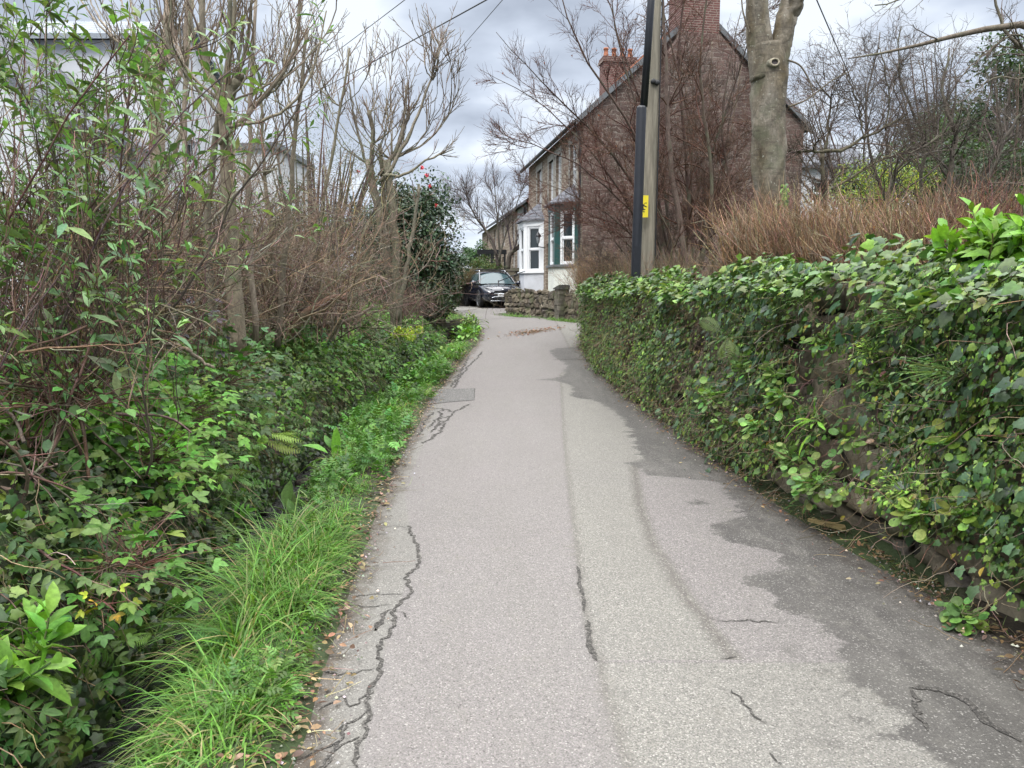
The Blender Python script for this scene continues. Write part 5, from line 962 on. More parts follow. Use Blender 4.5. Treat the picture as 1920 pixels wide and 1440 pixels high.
# ---------------- big pollarded trunk ----------------
def big_trunk():
    r = np.random.default_rng(5); Y = 9.6; t = thing('pollarded_tree', (*at(1445, 420, Y)[:2], 1.6), 'thick grey tree trunk forking at the top behind the brown hedge', 'tree')
    def limb(pts, rad, name, ks=60, sd=28, seed=0, cap=True, amp=.02):
        P = spline(pts, ks); R = np.interp(np.linspace(0, 1, ks), np.linspace(0, 1, len(rad)), rad); g = Geo(); g.tubes([P], [R], sd, (.20, .19, .145), cap=cap)
        V = g.V[0]; c = np.repeat(P, sd, 0); d = nrm(V - c); th = np.tile(np.arange(sd) / sd * 6.283, ks); zz = np.repeat(np.linspace(0, len(pts), ks), sd)
        a = sn(np.cos(th) * 2 + seed, zz * 2.5 + np.sin(th) * 2, 1.3, seed) * amp + .006 * sn(th * 2, zz * 14, 3, seed + 2); g.V[0] = V + d * a[:, None]
        z = V[:, 2]; red = sm((2.95 - z) / .5) * (seed == 1); n = sn(th * 3, z * 3, 1.5, 9)
        g.Cc[0] = np.clip(np.array([.15, .13, .10])[None] * (1 - red[:, None]) + np.array([.22, .12, .085])[None] * red[:, None] + .05 * n[:, None], .02, .6); return g.build(name, MT['oldbark'], t)
    limb([at(1446, 520, Y), at(1446, 370, Y), at(1440, 300, Y), at(1441, 200, Y), at(1442, 120, Y), at(1440, 85, Y)], [.18, .18, .195, .205, .215, .195], 'trunk', 90, 32, 1)
    limb([at(1432, 150, Y), at(1424, 80, Y), at(1419, 0, Y), at(1412, -90, Y), at(1402, -260, Y)], [.165, .135, .125, .125, .10], 'limb', 50, 24, 2)
    limb([at(1452, 160, Y), at(1462, 90, Y), at(1474, 40, Y), at(1482, -5, Y + .1)], [.155, .125, .125, .11], 'limb', 40, 24, 3)
    limb([at(1478, 30, Y - .02), at(1491, 12, Y - .05), at(1496, -8, Y - .08)], [.085, .09, .095], 'cut_stump', 10, 20, 4)
    for (px, py, a, w) in ((1452, 117, .052, .3),):
        c = at(px, py, Y - .225); g = Geo(); th = np.linspace(0, 6.283, 19)[:-1]
        ring = lambda rr, dy: [[c[0] + rr * math.cos(x), c[1] + dy, c[2] + rr * .8 * math.sin(x)] for x in th]
        V = ring(a * 1.8, .10) + ring(a * 1.3, .0) + ring(a, -.025) + ring(a * .8, -.02) + ring(a * .72, -.005) + [[c[0], c[1] + .0, c[2]]]; I = np.arange(90).reshape(5, 18); J = np.roll(I, -1, 1)
        F = np.stack([I[:-1], J[:-1], J[1:], I[1:]], -1).reshape(-1, 4); col = np.array([(.18, .17, .13)] * 36 + [(.45, .40, .3)] * 36 + [(.07, .06, .06)] * 19); g.add(V, F, col); g.F.append(np.array([[72 + i, 72 + (i + 1) % 18, 90] for i in range(18)])); g.mi.append(np.zeros(18)); g.build('pruning_scar', MT['bark'], t)
    c = at(1452, 170, Y - .2); g = Geo(); g.add([c + [.06 * math.cos(x), .0, .04 * math.sin(x)] for x in np.linspace(0, 6.28, 13)[:-1]] + [c + [0, -.02, 0]], [[i, (i + 1) % 12, 12] for i in range(12)], (.24, .26, .14)); g.build('old_knot', MT['bark'], t)
    g = Geo(); P = [spline([at(a, b_, Y - .1) for a, b_ in q], 16) for q in ([(1478, 113), (1500, 120), (1518, 150), (1530, 200)], [(1405, 60), (1392, 20), (1388, -40)], [(1478, 200), (1510, 190), (1560, 150), (1600, 130)])]; g.tubes(P, [np.linspace(.012, .005, 16)] * 3, 6, (.13, .11, .08)); g.build('shoots', MT['twig'], t)
    g = Geo(); n = 260; z = r.uniform(1.7, 2.95, n); x = r.normal(.09, .035, n); c = at(1446, 370, Y); P = np.c_[c[0] + x, np.full(n, Y - .19) + .3 * x ** 2, z]; g.leaves(IVY, P, nrm(np.c_[r.normal(0, .5, n), -.3 * np.ones(n), -np.ones(n)]), nrm(np.c_[np.zeros(n), -np.ones(n), .3 * np.ones(n)] + .4 * rdir(n, r)), .035, cvar(IV * 1.2, n, r)); g.build('ivy_strand', MT['gloss'], t)
big_trunk()
# ---------------- bare trees, right ----------------
BR = [(.10, .07, .055), (.075, .055, .045), (.13, .095, .075)]
def S(pts, Y, r0, r1): 
    if not isinstance(Y, (list, tuple)): Y = [Y] * len(pts)
    return ([at(a, b_, y) for (a, b_), y in zip(pts, Y)], r0, r1)
FINE = [dict(n=15, L=1.15, t0=.22, ang=.6, up=.05, w=.10, rf=.55, rmax=.02, sh=.3, seg=8), dict(n=8, L=.62, t0=.12, ang=.6, up=.03, w=.14, rmin=.005, seg=6, sd=3), dict(n=5, L=.30, t0=.15, ang=.65, up=.05, w=.14, rmin=.0036, seg=4, sd=3)]
FINE2 = [dict(n=18, L=1.35, t0=.12, ang=.95, up=.02, w=.13, rf=.55, rmax=.015, seg=7), dict(n=8, L=.7, t0=.1, ang=.85, up=.02, w=.16, rmin=.0052, seg=5, sd=3), dict(n=5, L=.33, t0=.1, ang=.8, w=.16, rmin=.004, seg=4, sd=3)]
bare_tree('beech_tree', 'leafless multi-stemmed tree whose long fine branches reach left across the house', [
    S([(1262, 520), (1225, 380), (1190, 240), (1120, 150), (1060, 30), (1040, -60)], [16, 16, 15.5, 15, 14.6, 14.5], 0.0476, 0.0072), S([(1255, 520), (1200, 360), (1110, 240), (1010, 150), (930, 60)], [16, 15.8, 15.4, 15, 14.6], 0.0374, 0.0048),
    S([(1250, 520), (1190, 400), (1080, 300), (960, 260), (905, 250)], [16, 15.6, 15, 14.6, 14.4], 0.0306, 0.0036), S([(1262, 520), (1240, 300), (1170, 100), (1120, -60)], [16.3, 16.5, 16.6, 16.6], 0.0408, 0.0072),
    S([(1245, 520), (1180, 430), (1090, 370), (990, 330)], [15.8, 15.3, 15, 14.8], 0.0272, 0.0036), S([(1250, 520), (1150, 330), (1030, 200), (900, 130)], [16.2, 16, 15.8, 15.6], 0.0306, 0.0036), S([(1265, 520), (1210, 250), (1150, 60), (1140, -80)], [16, 15.8, 15.8, 15.8], 0.0340, 0.0072), S([(1240, 520), (1160, 440), (1110, 420), (1060, 410)], [15.6, 15.2, 15, 14.8], 0.0204, 0.0036)],
    FINE, BR, 301, tcol=[(.085, 0.0374, 0.0288), (.11, 0.0510, 0.0360), (.07, 0.0340, 0.0270)], leaf=dict(tpl=OVAL, n=1, s=.045, col=[(.28, .10, .04), (.22, 0.0544, 0.0240)], keep=.012, lev=[-1, -2], name='dead_leaves'))
bare_tree('beech_tree', 'dense leafless tree with many upright stems between the utility pole and the big trunk', [
    S([(1290, 520), (1255, 300), (1248, 100), (1240, -80)], 14.5, 0.0612, 0.0180), S([(1300, 520), (1290, 330), (1270, 120), (1290, -80)], 15, 0.0476, 0.0120), S([(1310, 520), (1340, 350), (1310, 150), (1330, -60)], 14, 0.0408, 0.0120), S([(1330, 520), (1370, 380), (1350, 200), (1390, 20)], 15.5, 0.0340, 0.0072),
    S([(1295, 520), (1320, 420), (1400, 300), (1440, 200)], 15, 0.0272, 0.0048), S([(1305, 520), (1370, 440), (1430, 330), (1560, 200)], 14.5, 0.0238, 0.0048), S([(1290, 520), (1240, 400), (1190, 330), (1150, 260)], 14.4, 0.0238, 0.0048), S([(1310, 520), (1330, 300), (1390, 120), (1440, -40)], 16, 0.0340, 0.0072), S([(1285, 520), (1300, 260), (1250, 40), (1220, -60)], 15.5, 0.0340, 0.0072)],
    FINE2, BR, 302, tcol=[(.085, 0.0442, 0.0330), (.12, 0.0612, 0.0420), (.10, 0.0578, 0.0360)])
bare_tree('cherry_tree', 'fine reddish-twigged leafless tree screening the stone gable behind the pole', [
    S([(1215, 520), (1190, 420), (1165, 330), (1130, 240)], [19, 19, 19, 19], .03, .008), S([(1225, 520), (1230, 400), (1215, 300), (1200, 190)], 19, .03, .008), S([(1235, 520), (1280, 400), (1290, 290), (1280, 180)], 19, .03, .008), S([(1245, 520), (1320, 420), (1350, 330), (1380, 230)], 19, .03, .008), S([(1210, 520), (1150, 450), (1125, 400), (1100, 330)], 19, .025, .007), S([(1250, 520), (1370, 450), (1420, 390), (1470, 330)], 19, .025, .007), S([(1230, 520), (1260, 330), (1250, 220), (1260, 120)], 19, .03, .008), S([(1238, 520), (1310, 360), (1330, 230), (1330, 130)], 19, .03, .008), S([(1200, 530), (1140, 490), (1110, 460)], 18.5, .02, .006)],
    [dict(n=22, L=1.4, t0=.05, ang=1.1, up=.04, w=.12, rf=.55, rmax=.014, seg=7), dict(n=8, L=.65, t0=.1, ang=.7, w=.15, rmin=.006, seg=5, sd=3), dict(n=5, L=.32, t0=.1, ang=.7, w=.16, rmin=.0042, seg=4, sd=3)], BR, 306, tcol=[(.10, .065, .055), (.13, .09, .075), (.16, .12, .10), (.085, .06, .05)])
DN = [dict(n=14, L=.95, t0=.15, ang=.75, up=.03, w=.16, rf=.55, rmax=.016, seg=7), dict(n=8, L=.5, t0=.12, ang=.8, up=.03, w=.18, rmin=.0036, seg=5, sd=3), dict(n=4, L=.2, t0=.1, ang=.8, w=.2, rmin=.0028, seg=3, sd=3)]
bare_tree('apple_tree', 'low leafless fruit tree with one crooked horizontal limb right of the big trunk', [
    S([(1550, 430), (1546, 370), (1542, 285)], 10.5, .035, .028), S([(1542, 285), (1580, 282), (1610, 262), (1650, 245), (1700, 215)], 10.5, .026, .01), S([(1545, 285), (1500, 283), (1478, 285)], 10.4, .02, .012), S([(1543, 290), (1550, 250), (1560, 190), (1530, 150)], 10.6, .02, .008), S([(1560, 355), (1600, 330), (1650, 300), (1700, 285)], 10.4, .018, .008), S([(1620, 262), (1610, 200), (1580, 120)], 10.5, .012, .006), S([(1660, 245), (1670, 180), (1650, 90)], 10.6, .012, .006)],
    DN, [(.10, .085, .06)], 303, tcol=[(.11, .085, .065), (.09, .07, .06)])
bare_tree('hawthorn_tree', 'tangled dark leafless tree at the right behind the reddish hedge', [
    S([(1800, 450), (1770, 370), (1800, 250), (1760, 190), (1780, 90)], 11, .05, .012), S([(1800, 440), (1860, 320), (1900, 230), (1960, 150)], 11, .04, .01), S([(1790, 440), (1720, 360), (1740, 260), (1680, 150), (1690, 50)], 11.5, .035, .008), S([(1810, 440), (1830, 350), (1880, 270), (1860, 130)], 12, .035, .008), S([(1650, 440), (1670, 340), (1690, 300), (1790, 240), (1790, 130)], 11, .03, .008), S([(1700, 450), (1750, 380), (1850, 350), (1940, 340)], 10.5, .03, .008), S([(1690, 440), (1640, 330), (1620, 200), (1650, 60)], 12, .03, .008)],
    DN, [(.085, .075, .06)], 304, tcol=[(.10, .08, .07), (.075, .065, .055)])
bare_tree('overhanging_tree', 'thin grey branches reaching in from beyond the top right edge', [
    S([(2200, 560), (2170, 380), (2100, 200), (1990, 50), (1900, 38), (1820, 50), (1740, 85), (1660, 105), (1590, 110)], 8.6, .10, .006), S([(2080, 160), (1960, 120), (1880, 60), (1850, -60)], 8.6, .03, .01), S([(1980, 90), (1900, 60), (1850, 100), (1780, 160)], 8.5, .012, .005), S([(1990, 60), (1940, -10), (1860, -40), (1740, -20), (1640, 10)], 8.8, .02, .006), S([(2000, 100), (1930, 150), (1870, 140), (1800, 190)], 8.4, .012, .004)],
    [dict(n=9, L=.7, t0=.3, ang=.7, up=.02, w=.12, rf=.5, rmax=.012), dict(n=5, L=.3, t0=.15, ang=.8, w=.15, rmin=.0025, seg=5, sd=3), dict(n=3, L=.12, ang=.8, w=.15, rmin=.002, seg=3, sd=3)], [(.14, .12, .09)], 305, loc=(7.6, 8.6, 1.7), tcol=[(.12, .095, .08)])
def backdrop_tree(name, label, px, py, Y, pxh, seed, n=9, col=BR):
    r = np.random.default_rng(seed); st = []
    for i in range(n):
        x = px + r.normal(0, pxh * .12); e = px + r.uniform(-1, 1) * pxh; h = py + abs(e - px) * .5 + r.uniform(0, 40); st.append(S([(x, 470), ((x * .6 + e * .4), 470 * .6 + h * .4), (e, h)], Y + r.normal(0, .5), .045, .008))
    bare_tree(name, label, st, [dict(n=8, L=1.3, t0=.2, ang=.6, up=.05, w=.12, rf=.5, rmax=.02), dict(n=6, L=.7, t0=.15, ang=.7, w=.14, rmin=.005, seg=5, sd=3), dict(n=3, L=.35, t0=.1, ang=.7, w=.16, rmin=.0035, seg=3, sd=3)], col, seed, tcol=[(.11, .09, .08), (.09, .075, .065)])
backdrop_tree('background_tree', 'pale grey leafless tree beyond the cottage right of centre', 1610, 120, 19, 110, 311)
backdrop_tree('background_tree', 'leafless tree behind the hawthorn near the dark evergreen', 1760, 60, 18, 110, 312)
backdrop_tree('background_tree', 'leafless tree at the far right edge of the garden', 1900, 110, 17, 90, 313)
backdrop_tree('background_tree', 'leafless tree seen between the utility pole and the tall chimney', 1330, 60, 20, 90, 314)
def leafy(name, label, c, rad, n, size, cols, seed, tpl=OVAL, mat='leaf', cat='tree', clumps=14, stems=True, cs=.42, base=None, flowers=None):
    """evergreen: trunk + crown of leaf clusters spread through an uneven volume"""
    r = np.random.default_rng(seed); c = np.array(c, float); rad = np.array(rad, float); b0 = base if base is not None else (c[0], c[1], max(c[2] - rad[2], .9)); t = thing(name, b0, label, cat)
    K = rdir(clumps, r) * rad * r.uniform(.35, .92, (clumps, 1)) + c; K[:, 2] = np.maximum(K[:, 2], b0[2] + .2)
    if stems:
        P = np.array([spline([np.array(b0), (np.array(b0) + k_) / 2 + r.normal(0, .1, 3), k_], 8) for k_ in K]); Geo().tubes(P, np.tile(np.linspace(.07, .015, 8) * min(1, rad[2] / 2), (clumps, 1)), 6, cvar((.10, .08, .06), clumps, r, .1)).build('trunk', MT['twig'], t)
    i = r.integers(0, clumps, n); q = rdir(n, r); p = K[i] + q * (rad.mean() * cs) * (r.random((n, 1)) ** .45) * r.uniform(.6, 1.15, (clumps, 1))[i] * [1, 1, .85]; g = Geo()
    tint = r.uniform(.75, 1.3, clumps)[i][:, None]; g.leaves(tpl, p, nrm(q * .6 + rdir(n, r) * .9 + [0, 0, -.1]), nrm(q + [0, 0, .6] + .5 * rdir(n, r)), size * r.uniform(.6, 1.25, n), np.clip(cvar(cols, n, r) * tint, .004, .9)); g.build('crown', MT[mat], t)
    if flowers:
        for (px, py, Y) in flowers:
            f = at(px, py, Y); g = Geo(); m = 22; q = rdir(m, r); g.leaves(OVAL, f + q * .01, q, rdir(m, r), .055 * r.uniform(.8, 1.2, m), cvar((.35, .02, .04), m, r, .15)); g.build('flower', MT['petal'], t)
    return t
leafy('dark_evergreen', 'tall dark green evergreen tree at the right edge beyond the bare branches', at(1880, 240, 24), (2.2, 2., 2.9), 15000, .12, [(.03, .06, .022), (.045, .08, .03)], 321, clumps=26)
leafy('olive_bush', 'rounded mid green evergreen bush behind the bare branches right of the trunk', at(1740, 300, 19), (1.6, 1.2, 1.2), 9000, .08, [(.09, .16, .04), (.07, .13, .04)], 322, tpl=LANCE, clumps=18)
leafy('yellow_green_shrub', 'yellow-green flowering shrub low behind the fruit tree', at(1640, 350, 13), (1.2, .7, .55), 3500, .06, [(.36, .42, .05), (.22, .30, .05), (.15, .24, .05)], 323, tpl=LANCE, clumps=22, cat='shrub')
leafy('dark_hedge_bush', 'dark green bush low at the right behind the reddish hedge', at(1830, 350, 15), (2.2, 1., .9), 9000, .08, [(.05, .09, .03), (.035, .065, .025)], 324, clumps=20, cat='shrub')
leafy('dark_hedge_bush', 'dark low evergreen between the fruit tree and the hawthorn', at(1730, 370, 17), (2.4, 1., .8), 7000, .08, [(.06, .10, .035), (.04, .07, .03)], 325, clumps=20, cat='shrub')
# behind the car
leafy('dark_bush', 'rounded dark green bush beyond the trellis', at(890, 480, 44), (1.2, 1., .8), 3500, .1, [(.05, .11, .035)], 326, clumps=14, cat='shrub')
leafy('garden_shrub', 'green shrub around the trellis above the back wall', at(915, 500, 37), (1.4, .8, .45), 4000, .07, [(.07, .13, .04), (.12, .15, .05)], 327, clumps=14, cat='shrub')
bare_tree('garden_tree', 'leafless rounded tree above the dark back wall behind the car', [S([(935, 505), (925, 450), (885, 400), (872, 350)], 37, .09, .018), S([(938, 505), (935, 440), (930, 380), (925, 330)], 37.3, .07, .014), S([(935, 490), (950, 430), (970, 380), (985, 340)], 36.6, .055, .012), S([(933, 480), (905, 420), (860, 385)], 36.8, .045, .01), S([(952, 505), (955, 475), (975, 462), (1005, 450)], 36.2, .13, .07)],
    [dict(n=12, L=1.9, t0=.35, ang=.6, up=.08, w=.1, rf=.5), dict(n=7, L=1.1, t0=.2, ang=.6, up=.06, w=.12, rmin=.009, seg=5), dict(n=6, L=.6, t0=.1, ang=.6, up=.05, w=.12, rmin=.006, seg=4, sd=3)], [(.10, .085, .075)], 331, tcol=[(.13, .10, .10), (.10, .085, .08)])
a = at(895, 470, 38.5); b_ = at(950, 470, 38.5); tz = a[2]; tr = thing('pergola', ((a[0] + b_[0]) / 2, 38.5, 1.1), 'dark timber pergola with square trellis behind the back wall', 'pergola')
Geo().box(a[0], b_[0], 38.4, 38.55, tz - .18, tz + .05).build('top_beam', MT['plastic'], tr, False)
for x in np.linspace(a[0] + .1, b_[0] - .1, 3): Geo().box(x - .05, x + .05, 38.42, 38.52, 1.1, tz - .18).build('post', MT['plastic'], tr, False)
g = Geo(); 
for x in np.arange(a[0] + .45, b_[0] - .3, .13): g.box(x - .018, x + .018, 38.45, 38.48, tz - 1., tz - .18)
for z in np.arange(tz - 1., tz - .2, .13): g.box(a[0] + .4, b_[0] - .3, 38.43, 38.448, z - .018, z + .018)
g.build('trellis', MT['plastic'], tr, False)
# ---------------- left side ----------------
# verge grass
def blades(name, n, px_fn, hgt, cols, seed, label, w=.0035, droop=1.1, cat='grass'):
    r = np.random.default_rng(seed); x, y, hk = px_fn(n, r); z = gz(x, y) - .02; m = len(x); K = 6; th = r.uniform(0, 6.283, m); lean = r.uniform(.05, .9, m); L = hgt * hk * r.uniform(.4, 1.15, m)
    d = np.c_[np.cos(th) * lean, np.sin(th) * lean, np.ones(m)]; d = nrm(d); P = np.zeros((m, K, 3)); P[:, 0] = np.c_[x, y, z]; dr = droop * r.uniform(.3, 1.4, m)
    for i in range(1, K):
        d = nrm(d + np.c_[np.cos(th) * .28 * dr, np.sin(th) * .28 * dr, -.30 * dr * (i / K) ** .7 * 1.4]); P[:, i] = P[:, i - 1] + d * (L / (K - 1))[:, None]
    sd = np.c_[-np.sin(th), np.cos(th), np.zeros(m)]; sd = nrm(sd + .4 * rdir(m, r)); W = w * r.uniform(.6, 1.4, m)[:, None] * np.array([.8, 1, .95, .75, .45, .06])[None]
    A = P + sd[:, None] * W[..., None]; B = P - sd[:, None] * W[..., None]; V = np.stack([A, B], 2).reshape(-1, 3); I = np.arange(m * K * 2).reshape(m, K, 2)
    F = np.stack([I[:, :-1, 0], I[:, 1:, 0], I[:, 1:, 1], I[:, :-1, 1]], -1).reshape(-1, 4); g = Geo(); g.add(V, F, np.repeat(cvar(cols, m, r, .2, .08), K * 2, 0)); o = g.build(name, MT['grass']); tag(o, label, cat, kind='stuff'); return o
GC = [(.095, .215, .035), (.12, .27, .04), (.075, .165, .035), (.155, .29, .06)] * 3 + [(.30, .27, .13), (.22, .24, .09)]
def verge(y0, y1, dens_noise=True):
    def f(n, r):
        y = y0 + (y1 - y0) * r.random(n); a = SRX(y) - .04; b_ = XL(y) - .02; u = r.random(n); x = a + (b_ - a) * u; k = sn(x * 1.0, y, 2.6, 77); keep = r.random(n) < np.clip(.75 + k, .15, 1) * np.clip((1 - u) * 5, .15, 1)
        hk = np.clip(1.0 + .55 * k, .35, 1.6) * np.clip((1 - u) * 2.2 + .25, .3, 1); return x[keep], y[keep], hk[keep]
    return f
blades('verge_grass', 15000, verge(1.3, 5.2), .27, GC, 401, 'long bright green grass arching over the near verge', .0032)
blades('verge_grass', 11000, verge(5.0, 9.5), .18, GC, 402, 'shorter green grass on the middle stretch of the verge', .0035)
blades('verge_grass', 11000, verge(9.3, 21.3), .2, np.array(GC) * [1.0, 1.05, .9], 403, 'green grass and weeds on the far verge', .0055)
def lip(y0, y1):
    def f(n, r):
        y = y0 + (y1 - y0) * r.random(n); x = SRX(y) + r.uniform(-.06, .18, n); k = sn(x, y, 2.1, 5); return x, y, np.clip(1. + .5 * k, .3, 1.5)
    return f
blades('tussock_grass', 4600, lip(1.2, 5.), .46, GC, 404, 'longest grass tussocks hanging over the near stream', .0034, 1.5)
def bankg(y0, y1, x0, x1):
    def f(n, r):
        y = y0 + (y1 - y0) * r.random(n); x = SLX(y) - r.uniform(x0, x1, n); k = sn(x, y, 1.7, 15); kp = r.random(n) < np.clip(.5 + k, 0, 1); return x[kp], y[kp], np.clip(1. + .4 * k, .3, 1.5)[kp]
    return f
blades('bank_grass', 6000, bankg(3.5, 12, .1, .8), .38, [(.08, .15, .035), (.12, .19, .05), (.2, .2, .09)], 405, 'hanging grass on the far bank of the stream', .004, 1.6)
blades('bank_grass', 7000, bankg(9, 20, .1, 2.0), .38, [(.07, .15, .03), (.10, .19, .045)], 406, 'long strap-like grass below the small pollard tree', .006, 1.3)
def farv(n, r):
    y = 21.5 + 5.5 * r.random(n); x = XL(y) - r.uniform(0, 1.5, n) ** 1.3; return x, y, np.ones(n)
blades('far_verge_grass', 3500, farv, .22, GC, 407, 'grass above the culvert at the lane bend', .006)
def lowf(n, r):
    u = r.random(n); y = np.interp(u, [0, .3, 1], [25.6, 24.6, 21.3]); x = np.interp(u, [0, .3, 1], [-.3, .42, 2.9]) ; x = x - .6 * r.uniform(.1, 1, n) * .6; y = y - .6 * r.uniform(.1, 1, n) * .7; k = sn(x * 2, y * 2, 2, 3); kp = r.random(n) < np.clip(.55 + k, .1, 1); return x[kp], y[kp], np.ones(kp.sum())
blades('wall_foot_grass', 3200, lowf, .26, [(.10, .2, .04), (.13, .24, .06)], 408, 'green weeds along the foot of the low stone wall', .008)
def rf(n, r):
    y = r.choice([4.15, 3.55, 3.0, 5.4, 6.7], n) + r.normal(0, .12, n); x = XR(y) - r.uniform(0, .14, n); return x, y, np.ones(n)
blades('wall_foot_grass', 500, rf, .1, [(.12, .2, .04), (.2, .24, .07)], 409, 'thin tufts of grass at the foot of the ivy wall', .002)
# undergrowth on the far bank
def under(name, label, n, y0, y1, d0, d1, h0, h1, tpl, size, cols, seed, mat='leaf', up=.5, nz=1.6, th=0., var=.25):
    r = np.random.default_rng(seed); y = r.uniform(y0, y1, n); d = r.uniform(d0, d1, n); x = SLX(y) - d; k = sn(x * 1.2, y, nz, seed); kp = k > th; x, y, d, k = x[kp], y[kp], d[kp], k[kp]; m = len(x); z = gz(x, y) + (h0 + (h1 - h0) * r.random(m) ** 1.3) * np.clip(.6 + .8 * k, .2, 1.5)
    q = np.c_[.45 * np.ones(m), -.35 * np.ones(m), np.ones(m) * up * 1.5]; g = Geo(); g.leaves(tpl, np.c_[x + r.uniform(0, .12, m), y, z], nrm(rdir(m, r) + [.35, -.35, -.25]), nrm(q + .5 * rdir(m, r)), size * r.uniform(.5, 1.3, m), cvar(cols, m, r, var)); return tag(g.build(name, MT[mat]), label, 'ground cover', kind='stuff')
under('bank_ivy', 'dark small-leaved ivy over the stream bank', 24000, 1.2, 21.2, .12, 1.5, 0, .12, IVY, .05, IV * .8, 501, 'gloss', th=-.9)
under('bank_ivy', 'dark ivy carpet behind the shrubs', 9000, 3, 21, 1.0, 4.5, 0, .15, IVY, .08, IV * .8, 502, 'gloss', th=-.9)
under('bramble_cover', 'dark green bramble leaves covering the bank', 3600, 2.6, 12, .15, 2.2, .05, .5, TRI, .12, [(.08, .17, .04), (.05, .11, .03), (.10, .2, .045)], 503, th=-.1)
under('ground_elder', 'bright green compound leaves low on the bank', 5200, 3.1, 7.2, .1, 1.1, .05, .4, TRI, .115, [(.15, .32, .05), (.18, .37, .055), (.12, .26, .045)], 504, th=-.15)
under('ground_elder', 'bright green leaves under the far pollard', 3600, 9, 21, .0, 1.7, .05, .45, TRI, .12, [(.10, .21, .04), (.13, .26, .045)], 505, th=-.1)
under('moss_cover', 'mossy tiny-leaved growth by the water', 4000, 1.2, 8, .1, .35, 0, .04, OVAL, .022, [(.08, .13, .03), (.05, .09, .02)], 506, th=-.4)
def face(name, label, n, y0, y1, tpl, size, cols, seed, u0=0., u1=1., mat='leaf', th=-9, hang=.6, out=.1):
    r = np.random.default_rng(seed); y = r.uniform(y0, y1, n); u = r.uniform(u0, u1, n); k = sn(y * 1.3, u * 2, 2., seed); kp = k > th; y, u = y[kp], u[kp]; m = len(y); zb = wz(y) + .06; z = zb + u * (.62 - zb); x = SLX(y) - .02 - .3 * np.clip((z + .02) / .6, 0, 1) + r.uniform(0, out, m)
    g = Geo(); g.leaves(tpl, np.c_[x, y, z], nrm(rdir(m, r) * .7 + [.35, -.2, -hang]), nrm(.5 * rdir(m, r) + [.8, -.5, .5]), size * r.uniform(.4, 1.3, m), cvar(cols, m, r)); return tag(g.build(name, MT[mat]), label, 'ground cover', kind='stuff')
face('bank_ivy', 'small ivy and moss with painted-in shade clothing the stream side', 12000, 1.2, 21, IVY, .045, IV * .45, 507, u0=.0, mat='gloss')  # leaf colour darkened to paint in the shadow of the stream channel
face('bank_ferns', 'hanging ferny leaves over the water edge', 1600, 2.2, 21, PINN, .16, [(.08, .15, .035), (.06, .12, .03)], 508, .3, 1., th=-.2, out=.22)
face('ground_elder', 'bright leaves spilling over the stream side', 1900, 3., 21, TRI, .10, [(.12, .25, .045), (.10, .2, .04)], 509, .45, 1.05, th=-.05, out=.25)
r = np.random.default_rng(515); k = 1500; y = r.uniform(1.3, 14, k); g = Geo(); x = SLX(y) - .05 - .28 * r.random(k); P, R = grow(np.c_[x + .06, y, .62 * ((SLX(y) - x) / .33) + .02], np.c_[r.uniform(.1, .9, k), r.normal(0, .5, k), -np.ones(k) * .6], r.uniform(.1, .4, k), .003, r, 6, .25, 0, .4, .2); P[..., 2] = np.maximum(P[..., 2], wz(P[..., 1]) + .01)
g.tubes(P, R, 3, cvar([(.16, .11, .07), (.24, .18, .10), (.10, .14, .05), (.06, .045, .03)], k, r)); tag(g.build('hanging_roots', MT['twig']), 'brown roots and dead stems hanging down the stream side', 'roots', kind='stuff')
r = np.random.default_rng(516); g = Geo(); k = 420; y = r.uniform(1.3, 20, k); u = r.uniform(-.1, 1.1, k); x = SLX(y) + u * (SRX(y) - SLX(y)); th = np.linspace(0, 6.283, 7)[:-1]; rock = (np.array([[math.cos(a) * q, math.sin(a) * q, z] for q, z in ((1, -.3), (.95, .2), (.55, .55)) for a in th] + [[0, 0, .62]]), [np.array([[a_ + i_, a_ + (i_ + 1) % 6, a_ + 6 + (i_ + 1) % 6, a_ + 6 + i_] for a_ in (0, 6) for i_ in range(6)]), np.array([[12 + i_, 12 + (i_ + 1) % 6, 18] for i_ in range(6)])])
g.leaves(rock, np.c_[x, y, wz(y) - .01], rdir(k, r) * [1, 1, .1], np.tile([0, 0, 1.], (k, 1)) + .25 * rdir(k, r), r.uniform(.015, .075, k), cvar([(.04, .036, .03), (.06, .052, .04), (.025, .03, .02)], k, r)); tag(g.build('stream_stones', MT['lowwall']), 'wet dark stones in the stream bed', 'stones', kind='stuff')
def verge_herbs(name, label, n, y0, y1, tpl, size, cols, seed, h=.18, th=.1, u0=0., u1=1.):
    r = np.random.default_rng(seed); y = r.uniform(y0, y1, n); u = r.uniform(u0, u1, n); x = SRX(y) * (1 - u) + (XL(y) - .03) * u; k = sn(x, y, 2.3, seed); kp = k > th; x, y, k = x[kp], y[kp], k[kp]; m = len(x); z = gz(x, y) + h * r.random(m) * np.clip(.6 + k, .3, 1.4)
    g = Geo(); g.leaves(tpl, np.c_[x, y, z], nrm(rdir(m, r) + [0, -.2, .3]), nrm(.5 * rdir(m, r) + [0, 0, 1]), size * r.uniform(.5, 1.25, m), cvar(cols, m, r)); return tag(g.build(name, MT['leaf']), label, 'ground cover', kind='stuff')
verge_herbs('verge_weeds', 'feathery parsley-like leaves along the verge', 2600, 5.5, 14, PINN, .16, [(.08, .18, .04), (.10, .22, .045)], 511, .2, .0)
verge_herbs('verge_weeds', 'mixed broad weeds on the far verge', 2600, 10, 21, OVAL, .09, [(.10, .22, .04), (.13, .27, .05), (.08, .16, .04)], 512, .25, -.1)
verge_herbs('verge_weeds', 'small clover-like weeds in the near grass', 1500, 2.5, 6, PINN, .08, [(.09, .18, .04)], 513, .1, .2, .3, 1.)
